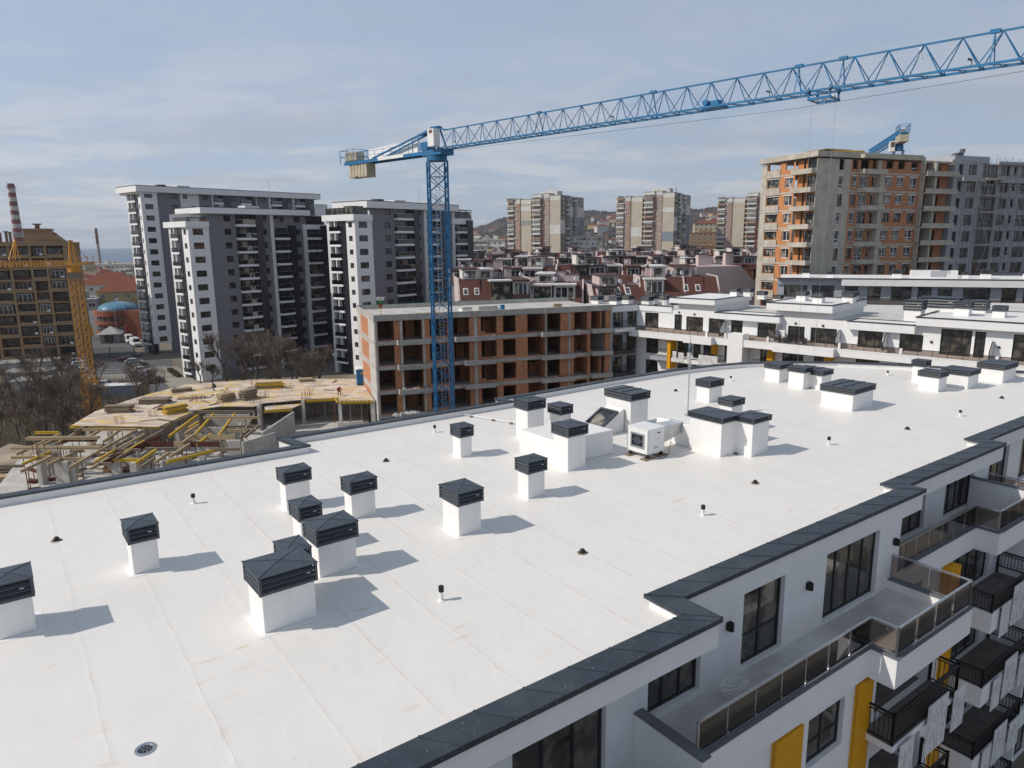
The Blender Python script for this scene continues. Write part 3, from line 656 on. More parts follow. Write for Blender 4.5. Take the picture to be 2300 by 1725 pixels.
# ------------------------------------------------------------------ ground, water
GZ = -19.0
mat('ground_earth', (.20, .17, .13), .95, .25, .05, .2, kind='blotch', s2=.03, col2=(.13, .115, .09), bscale=.6)
mat('asphalt', (.115, .115, .118), .9, .18, .4, kind='blotch', s2=.08, col2=(.085, .085, .09), bscale=6)
mat('paving', (.30, .275, .24), .9, .15, .6, kind='blotch', s2=.15, col2=(.22, .20, .17))
mat('sand', (.42, .35, .26), .95, .2, .8, .4, kind='blotch', s2=.4, col2=(.30, .25, .19), bscale=2)
mat('paint_line', (.62, .62, .60), .8, .1, 2)
mat('grass_green', (.075, .10, .035), .95, .3, .5)
mat('sea_water', (.055, .10, .16), .35, .15, .002, .0, spec=.4)
def sheet(name, poly, z, m):
    b = MB(); b.face([(x, y, z) for x, y in poly], m); return struct(b.build(name))
def disc(name, r0, r1, z, m, n=96, a0=0, a1=360):
    b = MB()
    for i in range(n):
        a, c = R(a0 + (a1 - a0) * i / n), R(a0 + (a1 - a0) * (i + 1) / n)
        if r0 == 0: b.face([(0, 0, z), (r1 * math.cos(a), r1 * math.sin(a), z), (r1 * math.cos(c), r1 * math.sin(c), z)], m)
        else: b.face([(r0 * math.cos(a), r0 * math.sin(a), z), (r1 * math.cos(a), r1 * math.sin(a), z), (r1 * math.cos(c), r1 * math.sin(c), z), (r0 * math.cos(c), r0 * math.sin(c), z)], m)
    return struct(b.build(name))
disc('ground', 0, 1400, GZ, 'ground_earth')
disc('sea', 1399, 9000, GZ - .3, 'sea_water')
sheet('car_park', [(-118, 178), (-86, 178), (-70, 142), (-60, 128), (-96, 128), (-101, 158)], GZ + .05, 'asphalt')
sheet('street', [(-135, 206), (-112, 184), (-96, 182), (-108, 200), (-122, 232), (-150, 300), (-170, 300)], GZ + .054, 'asphalt')
sheet('pavement', [(-86.5, 168), (-80, 168), (-58, 135), (-62, 130)], GZ + .1, 'paving')
sheet('car_park_bay', [(-95.5, 158), (-80, 160), (-74, 149), (-90, 146)], GZ + .056, 'paving')
sheet('courtyard', [wld(-30, 2.0)[:2], wld(-30, 16)[:2], wld(60, 16)[:2], wld(60, 2.0)[:2]], GZ + .04, 'asphalt')
sheet('courtyard_paving', [wld(-30, 16)[:2], wld(-30, 60)[:2], wld(60, 60)[:2], wld(60, 16)[:2]], GZ + .044, 'paving')
b = MB()
for i in range(6): x, y = -92 + i * 2.4, 165 - i * 3.6; b.face([(x, y, GZ + .062), (x - 5, y - .6, GZ + .062), (x - 5, y - .42, GZ + .062), (x, y + .18, GZ + .062)], 'paint_line')
for i in range(4): x, y = -99 + i * .9, 172 - i * 5.0; b.face([(x, y, GZ + .062), (x + .14, y, GZ + .062), (x + 1.0, y - 4.4, GZ + .062), (x + .86, y - 4.4, GZ + .062)], 'paint_line')
struct(b.build('road_marking'))
# building site ground rises towards the excavation
b = MB()
r_ = random.Random(5); gx = [-80 + 4 * i for i in range(17)]; gy = [50 + 4 * i for i in range(12)]
def gh(x, y):
    t = max(0, 1 - max(abs(x + 48) / 24, abs(y - 70) / 22)); return GZ + 5.2 * min(1, t * 2.2) + .35 * math.sin(x * .7 + y * .3) * min(1, t * 3)
for i in range(len(gx) - 1):
    for j in range(len(gy) - 1): b.face([(gx[a], gy[c], gh(gx[a], gy[c]) + .02) for a, c in ((i, j), (i + 1, j), (i + 1, j + 1), (i, j + 1))], 'sand')
struct(b.build('site_ground'))

# ------------------------------------------------------------------ unfinished orange brick block
ua = thing('unfinished_building', 'unfinished orange brick and concrete block with open rooms behind the blue crane mast', 'building under construction', (-15.63, 81, GZ), 20)
W_, DP = 30.4, 13.5
TOP = 1.5; FL = [.85 - 2.45 - 2.9 * k for k in range(6)]      # slab tops: -1.6, -4.5 ...
cols_ = [(.0, .26), (2.9, 3.15), (5.55, 5.8), (11.85, 12.25), (21.15, 21.36), (24.3, 24.56), (30.2, 30.4)]
OPN = [(.32, 2.22), (3.2, 5.5), (6.4, 8.55), (9.3, 11.3), (12.72, 14.75), (15.55, 17.2), (18.78, 21.1), (21.4, 23.2), (25.08, 27.0), (27.42, 29.5)]
b = MB(); b.box(-.05, W_, -.06, DP, .82, 1.0, 'pale_concrete'); b.build('roof_slab', ua)
b = MB()
for q in ((-.12, 11.75, -.14, .1), (11.9, 18.0, -.3, .1), (18.2, 20.9, -.14, .1), (21.0, 26.9, -.32, .1), (27.0, W_, -.2, .1)): b.box(*q, .8, TOP, 'concrete')
for x in (11.75, 18.0, 20.9, 26.9): b.box(x + .004, x + .14, -.09, .1, .62, TOP - .006, 'pale_concrete')
b.box(-.12, .1, .1, DP, .8, TOP - .003, 'concrete'); b.box(.1, W_, DP - .2, DP, 1.0, TOP - .003, 'concrete'); b.build('parapet', ua)
for zf in FL:
    b = MB(); b.box(-.05, W_, -.06, DP, zf - .42, zf, 'concrete'); b.build('slab', ua)
for (x0, x1) in cols_:
    b = MB()
    for zf in FL: b.box(x0, x1, -.03, .3, zf + .001, zf + 2.47, 'pale_concrete' if x0 in (11.85, 2.9, 5.55) else 'concrete')
    b.build('column', ua)
rr = random.Random(11)
for k, zf in enumerate(FL):
    hs = []
    for i, (x0, x1) in enumerate(OPN):
        sill = .12 if i in (0, 6) else (.30 if i in (2, 4, 5) else .02)
        if i == 4 and k % 2 == 0: hs += [(x0, x0 + .55, zf + .55, zf + 2.3), (x0 + .55, x1, zf + .30, zf + 2.3)]
        else: hs.append((x0 + rr.uniform(-.05, .05), x1 + rr.uniform(-.05, .05), zf + sill, zf + 2.33 if i % 3 else zf + 2.45))
    b = MB(); b.wall(.27, 30.19, zf + .002, zf + 2.47, hs, 'orange_brick', .28, .02); b.build('brick_wall', ua)
    b = MB()
    for x in (2.55, 6.1, 9.0, 11.95, 15.2, 18.1, 21.25, 24.4, 27.2, 29.0):
        if rr.random() < .9: b.box(x - .1, x + .1, .32, 6.2, zf + .001, zf + 2.47, 'orange_brick')
    b.box(.3, W_ - .3, 6.2, 6.4, zf + .001, zf + 2.47, 'orange_brick')
    for x in (3.6, 10.2, 13.5, 19.5, 25.6): 
        if rr.random() < .6: xx = x + rr.uniform(0, .7); b.box(xx, xx + rr.uniform(.8, 1.4), 3.2, 3.35, zf + .001, zf + rr.choice((1.6, 2.46)), 'orange_brick')
    b.build('partition_wall', ua)
BAL = [(2.38, 6.15), (9.28, 14.2), (20.3, 25.4), (27.35, 30.35)]
for k, zf in enumerate(FL[:5]):
    for j, (x0, x1) in enumerate(BAL):
        if j == 1 and k in (1, 2): x0 += 1.1
        if j == 2 and k >= 1: x1 -= .5
        pr = 1.15 if j < 3 else .7
        b = MB(); b.box(x0, x1, -pr, -.061, zf - .4, zf - .2, 'concrete'); b.box(x0, x1, -pr, -pr + .12, zf - .199, zf + .17, 'concrete')
        b.box(x0, x0 + .12, -pr + .121, -.061, zf - .199, zf + .17, 'concrete'); b.box(x1 - .12, x1, -pr + .121, -.061, zf - .199, zf + .17, 'concrete'); b.build('balcony', ua)
mat('netting', (.03, .22, .13), .9, .2, 4)
b = MB(); b.box(0, W_, DP + .02, DP + .07, TOP - .3, TOP + .07, 'netting'); b.build('safety_netting', ua)
# left end wall: concrete frame with a brick infill strip per floor
b = MB(); b.at(-.06, 0, 0, 90); 
# (wall() faces -y; turned so that it faces -x)
b = MB()
for k, zf in enumerate(FL):
    b.box(-.06, .2, .3, DP, zf + .001, zf + 2.47, 'pale_concrete')
b.build('end_wall', ua)
b = MB()
for k, zf in enumerate(FL): b.box(-.08, -.02, 4.6, 10.4, zf + .12, zf + 2.3, 'orange_brick'); b.box(-.085, -.06, 7.4, 7.55, zf + .12, zf + 2.3, 'old_timber')
b.build('brick_infill', ua)
def on_a(x, y, z=0): p = rot((x, y), 20); return (p[0] - 15.63, p[1] + 81, z)
# things lying on that roof and in its balconies
def pile(name, label, cat, loc, rz, n, l, w, t, m, group=None, jit=.06, dz=None, cross=False, seed=1):
    rr = random.Random(seed); b = MB()
    for k in range(n):
        x, y = rr.uniform(-jit, jit) * 3, rr.uniform(-jit, jit); z = k * t * 1.06; a = rr.uniform(-3, 3) + (90 if cross and k % 2 else 0)
        b.at(x, y, z, a); ww = w * rr.uniform(.9, 1.05); ll = l * rr.uniform(.88, 1.05)
        npl = max(1, int(ww / .28)) if m != 'block' else 1
        for j in range(npl): b.box(-ll / 2 + rr.uniform(-.05, .05), ll / 2 + rr.uniform(-.05, .05), -ww / 2 + j * ww / npl, -ww / 2 + (j + .93) * ww / npl, 0, t, m if rr.random() < .8 else ('old_timber' if m != 'pale_concrete' else 'concrete'))
    o = b.build(name, None, loc, rz); return tag(o, label, cat, group)
R0 = 1.01
for i, (x, y, nx, nz_, l) in enumerate(((13.2, 2.2, 4, 3, 'tall grey block pile on the unfinished roof right of the crane mast'), (11.0, 1.8, 2, 3, 'pale block pile on the unfinished roof just right of the crane mast'), (15.6, 3.8, 2, 1, 'low block pile on the unfinished roof left of the blue barrel'))):
    rr = random.Random(i); b = MB()
    for a in range(nx):
        for c in range(3):
            for e in range(nz_): b.box(a * .62, a * .62 + .6, c * .5, c * .5 + .48, e * .26, e * .26 + .25, 'white_paint' if i == 1 and e < 2 else 'pale_concrete')
    tag(b.build('block_pile', None, on_a(x, y, R0), 20 + i * 4), l, 'block pile', 'block piles on the unfinished roof')
b = MB(); b.lathe([(.28, 0), (.3, .02), (.3, .3), (.31, .32), (.3, .34), (.3, .62), (.31, .64), (.3, .66), (.3, .9), (.27, .91), (.001, .9)], 'blue_paint', 16); tag(b.build('barrel', None, on_a(16.1, 1.7, R0)), 'blue barrel standing on the unfinished roof', 'barrel')
pile('timber_stack', 'loose yellow boards lying on the unfinished roof left of the crane mast', 'timber stack', on_a(6.3, 2.6, R0), 26, 4, 3.2, .9, .06, 'yellow_beam', jit=.25, seed=4)
pile('timber_stack', 'dark formwork sheets laid flat on the unfinished roof beyond the barrel', 'timber stack', on_a(19.4, 2.3, R0), 60, 4, 2.6, 1.0, .05, 'old_timber', jit=.15, seed=5)
pile('timber_stack', 'scattered grey planks on the unfinished roof beside the flag', 'timber stack', on_a(2.8, 2.8, R0), 10, 3, 2.4, 1.3, .05, 'old_timber', jit=.5, seed=6)
pile('timber_stack', 'small yellowish stack at the right end of the unfinished roof', 'timber stack', on_a(25, 5, R0), 15, 5, 1.1, .8, .08, 'raw_timber', seed=8)
fl = thing('flag', 'white green and red flag drooping on a wooden pole on the unfinished roof', 'flag', on_a(1.0, 1.3, R0), 20, rel=True)
b = MB(); b.tube((0, 0, 0), (0, 0, 2.5), .045, 'yellow_beam', 8); b.build('pole', fl)
mat('flag_white', (.75, .75, .74), .8, .05, 4); mat('flag_green', (.0, .20, .09), .8, .1, 4); mat('flag_red', (.45, .02, .03), .8, .1, 4)
b = MB()
def drape(u, v): # hanging cloth
    return (-.5 * (1 - v) * (1 - abs(u)) * .5 + u * (.55 - .42 * v), .05 * math.sin(u * 9 + v * 3), 2.45 - v * 1.25)
for i in range(10):
    for j in range(12):
        u0, u1, v0, v1 = -1 + i * .2, -.8 + i * .2, j / 12, (j + 1) / 12
        b.face([drape(u0, v0), drape(u1, v0), drape(u1, v1), drape(u0, v1)], 'flag_white' if v0 < .33 else ('flag_green' if v0 < .62 else 'flag_red'))
b.build('cloth', fl)
for i, (x, k, l) in enumerate(((4.3, 2, 'heap of broken bricks filling the third balcony down by the crane mast'), (3.2, 3, 'heap of rubble sacks on the lowest visible balcony at the left'), (22.4, 2, 'pinkish rubble on the right balcony of the unfinished block'))):
    rr = random.Random(20 + i); b = MB()
    for q in range(60):
        b.at(rr.uniform(-1.5, 1.5), rr.uniform(-.35, .35), rr.uniform(-.2, .22), rr.uniform(0, 180)); s = rr.uniform(.08, .2); b.box(-s, s, -s * .7, s * .7, -s * .5, s * .5, ('orange_brick', 'pale_concrete', 'offwhite_render')[rr.randrange(2) if i != 1 else 2])
    tag(b.build('rubble_heap', None, on_a(x, -.6, FL[k] + .05), 20), l, 'rubble')

# ------------------------------------------------------------------ formwork deck of the next block
DZ, FZ = -8.6, -11.55
fd = thing('formwork_deck', 'concrete frame under timber formwork deck with yellow beams and steel props', 'building under construction', (-32, 82, GZ), 0)
def F_(x, y): return (x + 32, y - 82)
deck = [(-16.3, 82.0), (-20.3, 81.9), (-20.8, 83.6), (-24.6, 82.8), (-25.2, 82.5), (-29.0, 81.0), (-29.6, 79.3), (-33.6, 79.6), (-35.5, 77.8), (-36.2, 70.6), (-45.7, 71.5), (-46.8, 77.7), (-46.1, 83), (-45.3, 87), (-43.4, 92.7), (-35, 95.8), (-20.9, 95.6)]
b = MB(); b.prism([F_(*p) for p in reversed(deck)], DZ - .06, DZ, 'ply_deck'); b.build('deck', fd)
b = MB(); b.prism([F_(*p) for p in ((-24.8, 82.2), (-29.0, 80.9), (-28.2, 79.2), (-25.4, 79.8))], DZ - .45, DZ - .38, 'ply_deck'); b.build('deck', fd)
fpoly = [(-50, 69), (-44.5, 57), (-30, 52), (-15, 60), (-16.5, 80), (-20.5, 96), (-44, 96), (-47.8, 82)]
b = MB(); b.prism([F_(*p) for p in fpoly], FZ - .25, FZ, 'pale_concrete'); b.build('slab', fd)
for q in ((-50, 69, -47.8, 82), (-44.5, 57, -50, 69), (-30, 52, -44.5, 57)):
    b = MB(); b.bar((*F_(*q[:2]), FZ - 3.9), (*F_(*q[2:]), FZ - 3.9), .3, 'pale_concrete', 7.2); b.build('basement_wall', fd)
def beam(p, q, z, m='yellow_beam', h=.2, w=.1): b = MB(); a, c = F_(*p), F_(*q); b.bar((*a, z), (*c, z), w, m, h); d = (Vector(c) - Vector(a)).normalized(); n = Vector((-d.y, d.x)) * .0; b.bar((*a, z + h / 2), (*c, z + h / 2), w + .06, m, .05); b.bar((*a, z - h / 2), (*c, z - h / 2), w + .06, m, .05); return b.build('formwork_beam', fd)
rr = random.Random(2)
for y in (66.9, 67.3): beam((-47.4, y), (-40.4, y), DZ - .15, 'raw_timber')
for y in (63.6, 64.0): beam((-46.6, y), (-38.2, y - .2), DZ - .15, 'raw_timber')
beam((-43.8, 70.2), (-38.2, 70), DZ - .15, 'raw_timber'); beam((-48, 69.2), (-45.6, 69.2), DZ - .15, 'yellow_beam')
for x0, y0, x1, y1, m in ((-42.7, 59.4, -42.6, 63.1, 'yellow_beam'), (-40.3, 59.1, -40.1, 66, 'raw_timber'), (-37.9, 58.3, -38.6, 70.8, 'raw_timber'), (-36.6, 59.5, -36.9, 69, 'raw_timber'), (-45.3, 62.5, -45.6, 69.5, 'raw_timber'), (-43.8, 66, -44.4, 71, 'raw_timber'),
                          (-34.0, 68.0, -35.0, 77, 'yellow_beam'), (-31.5, 67.6, -33.4, 77.4, 'yellow_beam'), (-29.0, 67.5, -31.0, 77.2, 'yellow_beam'), (-26.6, 67, -28.7, 77, 'old_timber'), (-41.8, 66.8, -42.4, 71.2, 'raw_timber'), (-39.6, 66.6, -40.4, 71.2, 'raw_timber')): beam((x0, y0), (x1, y1), DZ - .38, m)
beam((-35.4, 77.4), (-28.7, 77.1), DZ - .1, 'old_timber'); beam((-33.4, 74.7), (-27.2, 74.4), DZ - .1, 'raw_timber'); beam((-36.3, 70.9), (-46, 71.7), DZ - .22, 'yellow_beam'); beam((-30.1, 59.3), (-27, 63), DZ - .3, 'yellow_beam'); beam((-36.0, 71), (-35.3, 78), DZ - .22, 'old_timber')
for q in ((-16.4, 81.9, -20.4, 81.8), (-20.9, 83.5, -24.6, 82.7), (-25.4, 79.9, -28.4, 79.1)): beam(q[:2], q[2:], DZ - .24 if q[0] > -25 else DZ - .6, 'yellow_beam')
for i in range(9): x = -17 - i * .45; beam((x, 81.7), (x - 1.2, 85), DZ - .16, 'yellow_beam', .14, .08)
for i in range(8): y = 71.4 + i * .8; beam((-36.1, y), (-38, y + .1), DZ - .2, 'yellow_beam', .14, .08)
for q, m, h in (((-35.4, 59.1, -34.75, 67.7), 'red_ply', .55), ((-34.8, 65.3, -32.2, 65.2), 'red_ply', .55), ((-32.2, 65.2, -31, 65.15), 'raw_timber', .5), ((-31, 65.15, -27.8, 65), 'red_ply', .5), ((-32.2, 67.6, -27.2, 67.4), 'raw_timber', .5), ((-30.2, 59.6, -27.3, 63.2), 'red_ply', .3), ((-44.5, 67.2, -40.6, 67.1), 'red_ply', .4)):
    b = MB(); b.bar((*F_(q[0], q[1]), DZ - .35), (*F_(q[2], q[3]), DZ - .35), .07, m, h); b.build('shuttering_board', fd)
for i in range(36):                                        # more loose and secondary beams
    x, y = rr.uniform(-46, -26), rr.uniform(58.5, 76 if i > 22 else 70); a = rr.choice((91, 92, 93, 1, -1)); l = rr.uniform(2.2, 4.2); dx, dy = l * math.cos(R(a)) / 2, l * math.sin(R(a)) / 2
    beam((x - dx, y - dy), (x + dx, y + dy), DZ - rr.choice((.15, .38, .38)), rr.choice(('raw_timber', 'old_timber', 'yellow_beam', 'old_timber')))
for i in range(40):
    x, y = rr.uniform(-46, -27), rr.uniform(58, 73); b = MB(); b.at(*F_(x, y), FZ + .02, rr.uniform(0, 180)); l = rr.uniform(.4, 2.4); b.box(-l / 2, l / 2, -.15, .15, 0, rr.uniform(.04, .3), rr.choice(('old_timber', 'raw_timber', 'rust', 'red_ply', 'concrete'))); b.build('loose_board', fd)
for i in range(85):                                        # steel props under the beams
    if i < 60: x, y = rr.uniform(-47, -27), rr.uniform(58.5, 77)
    else: x, y = rr.uniform(-29, -17), rr.uniform(82.4, 86)
    if i < 60: x = round(x / 2.1) * 2.1 + rr.uniform(-.25, .25); y = round(y / 1.4) * 1.4 + rr.uniform(-.1, .1)
    b = MB(); a = F_(x, y); b.tube((*a, FZ), (*a, DZ - .45), .045, 'rust' if rr.random() < .7 else 'galv', 5); b.build('prop', fd)
for i in range(8): a, c = F_(rr.uniform(-46, -28), rr.uniform(59, 70)), (rr.uniform(-1.2, 1.2), rr.uniform(-.4, .4)); b = MB(); b.bar((*a, FZ), (a[0] + c[0], a[1] + c[1], DZ - .3), .12, 'old_timber', .06); b.build('diagonal_brace', fd)
for x, y, w_, d_ in ((-42.6, 61.6, .4, .8), (-39.7, 60.8, .5, .8), (-44.6, 66.5, .4, .4), (-36.4, 62.6, .9, .4), (-33.3, 60, .6, .5), (-30.2, 66.6, .5, .5), (-27.1, 66.9, 1.2, .35), (-28.4, 70.5, .3, .9), (-38.5, 70.3, .4, .9), (-41.5, 71, .4, .4), (-45.4, 74, .4, .9), (-24.9, 82.6, .35, .35), (-20.5, 82.6, .35, .35), (-16.5, 82.1, .5, .35), (-29.2, 80, .3, .9), (-43.6, 63.8, .35, .35), (-41.2, 64.2, .35, .6), (-38.2, 64.8, .35, .35), (-35.2, 66.8, .4, .4), (-32.4, 63.4, .35, .35), (-46.6, 68.6, .4, .4), (-34.2, 70.4, .4, .4), (-31.6, 69.2, .35, .6)):
    b = MB(); a = F_(x, y); b.box(a[0] - w_ / 2, a[0] + w_ / 2, a[1] - d_ / 2, a[1] + d_ / 2, FZ - 3, DZ - (.5 if y < 78 else .07), 'pale_concrete'); b.build('column', fd)
for q in ((-34.8, 78.2, -29.6, 78), (-35.2, 72, -35.3, 78), (-29.3, 74.5, -28.2, 70), (-33.6, 72.5, -30.2, 72.3), (-26.2, 66.5, -24.2, 70), (-25.5, 70, -25, 79), (-44.9, 64.6, -42.6, 64.5), (-39.4, 66.6, -36.6, 66.4), (-34.2, 62.4, -34.3, 65), (-31.2, 60.6, -29.4, 62.6), (-40.9, 60.9, -39.0, 60.8)):
    b = MB(); b.bar((*F_(q[0], q[1]), (FZ + DZ) / 2 - .3), (*F_(q[2], q[3]), (FZ + DZ) / 2 - .3), .22, 'concrete', 2.35); b.build('concrete_wall', fd)
for x0, x1, y in ((-28.4, -25.4, 79.6), (-20.4, -16.6, 80.6)):
    b = MB(); a, c = F_(x0, y), F_(x1, y); b.box(a[0], c[0], a[1], a[1] + .15, FZ - .3, FZ + .55, 'concrete'); b.box(a[0], c[0], a[1] + .16, a[1] + 1.8, FZ - .35, FZ - .12, 'concrete'); b.box(a[0] - .2, c[0] + .2, a[1] - .3, a[1] + 1.8, FZ - .42, FZ - .36, 'ply_deck'); b.build('balcony', fd)
b = MB(); b.box(*[v for pr in zip(F_(-44, 88), F_(-18, 88.2)) for v in pr], FZ - 5, DZ - .07, 'dark_inside') if False else b.bar((*F_(-44, 88.2), FZ + 1.4), (*F_(-18, 88), FZ + 1.4), .2, 'concrete', 2.8); b.build('rear_wall', fd)
b = MB()
for i in range(150):                                       # starter bars
    cx, cy = [(-30, 84), (-33, 86), (-28, 88), (-25, 85), (-39, 75), (-43, 79), (-37, 82), (-24.6, 83), (-33.5, 91), (-42.6, 61.6), (-39.7, 60.8), (-36.4, 62.6), (-41, 72), (-29.5, 80.2)][i % 14]
    x, y = F_(cx + rr.uniform(-.6, .6), cy + rr.uniform(-.3, .3)); b.tube((x, y, DZ - .3), (x + rr.uniform(-.05, .05), y, DZ + rr.uniform(.6, 1.0)), .014, 'rust', 4, cap=False)
b.build('starter_bars', fd)
STK = [(-31.1, 89.5, 12, 9, 3.4, .8, .09, 'yellow_beam', 'long stack of yellow beams across the middle of the deck'), (-33.9, 82.4, 60, 10, 2.0, 1.1, .09, 'raw_timber', 'timber stack at the front edge of the deck left of the awning'), (-31.6, 83.3, 62, 12, 2.0, 1.0, .09, 'old_timber', 'taller grey timber stack at the front edge of the deck'),
       (-43.6, 77.0, 4, 9, 2.8, .9, .09, 'old_timber', 'grey board stack near the left edge of the deck by the yellow crane'), (-42.0, 81.7, 3, 8, 3.2, 1.6, .07, 'old_timber', 'wide stack of boards and yellow sheets in the back left of the deck'), (-37.3, 76.5, 50, 9, 2.4, 1.0, .09, 'yellow_beam', 'yellow beam stack beside the drop to the open beams'),
       (-41.8, 88.2, 30, 5, 2.2, 1.0, .08, 'old_timber', 'leaning stack of dark boards at the far left of the deck'), (-38.8, 84, 10, 3, 3.0, .9, .07, 'raw_timber', 'flat low timber stack in the middle left of the deck'), (-27.6, 94, 20, 6, 1.9, 1.2, .07, 'raw_timber', 'untidy pale timber heap at the rear of the deck'), (-39, 79, 15, 3, 2.4, 1.8, .03, 'red_ply', 'dark purple sheets lying flat on the deck')]
for i, (x, y, a, n, l, w_, t, m, lab) in enumerate(STK): pile('timber_stack', lab, 'timber stack', (x, y, DZ + .005), a, n, l, w_, t, m, 'timber stacks on the formwork deck', seed=30 + i)
for i, (x, y, z, a, n, m, lab) in enumerate(((-36.3, 64.0, FZ + .01, 20, 7, 'rust', 'rusty pile of scrap boards on the white floor under the beams'), (-53.5, 72.5, None, 10, 7, 'old_timber', 'dark pallet pile on the sand at the left edge of the photo'), (-52, 69.5, None, 35, 5, 'raw_timber', 'loose planks on the sand in front of the pallet pile'))):
    pile('timber_stack', lab, 'timber stack', (x, y, z if z else gh(x, y) + .03), a, n, 2.2, 1.2, .1, m, jit=.25, seed=50 + i)
for i in range(30):
    x, y = rr.uniform(-44, -22), rr.uniform(73, 94); 
    if y < 84 and x > -31 or y < 79 and x > -36: continue
    b = MB(); b.at(*F_(x, y), DZ + .01, rr.uniform(0, 180)); l = rr.uniform(.5, 2.6); b.box(-l / 2, l / 2, -.12, .12, 0, .05, rr.choice(('old_timber', 'raw_timber', 'old_timber', 'yellow_beam', 'rust'))); b.build('loose_board', fd)
tl = thing('portable_toilet', 'blue portable toilet with white roof at the right end of the deck', 'portable toilet', (-19.75, 91.6, DZ), 18, rel=True)
b = MB(); b.box(-.6, .6, -.6, .6, .1, 2.1, 'blue_paint')
for x in (-.6, .57): b.box(x, x + .03, -.63, -.605, .1, 2.1, 'blue_paint')
b.box(-.63, .63, -.63, .63, 0, .1, 'frame_dark'); b.build('cabin', tl, bevel=.02)
b = MB(); b.hexa([(-.66, -.66, 2.11), (.66, -.66, 2.11), (.66, .66, 2.11), (-.66, .66, 2.11), (-.45, -.5, 2.32), (.45, -.5, 2.32), (.45, .5, 2.32), (-.45, .5, 2.32)], 'white_paint'); b.build('roof', tl)
b = MB(); b.box(-.42, .42, -.63, -.602, .18, 2.0, 'blue_paint'); b.box(-.15, .2, -.64, -.631, 1.45, 1.72, 'raw_timber'); b.box(-.1, .15, -.644, -.641, 1.54, 1.62, 'yellow_panel'); b.build('door', tl)
tr = thing('tripod', 'surveying tripod standing on the white floor under the open beams', 'tripod', (-29.6, 70.6, FZ), rel=True); b = MB()
for a in (90, 210, 330): b.bar((.45 * math.cos(R(a)), .45 * math.sin(R(a)), 0), (0, 0, 1.35), .06, 'raw_timber')
b.build('legs', tr); b = MB(); b.tube((0, 0, 1.33), (0, 0, 1.42), .1, 'frame_dark', 10); b.box(-.1, .1, -.07, .07, 1.42, 1.68, 'yellow_panel'); b.build('instrument', tr)

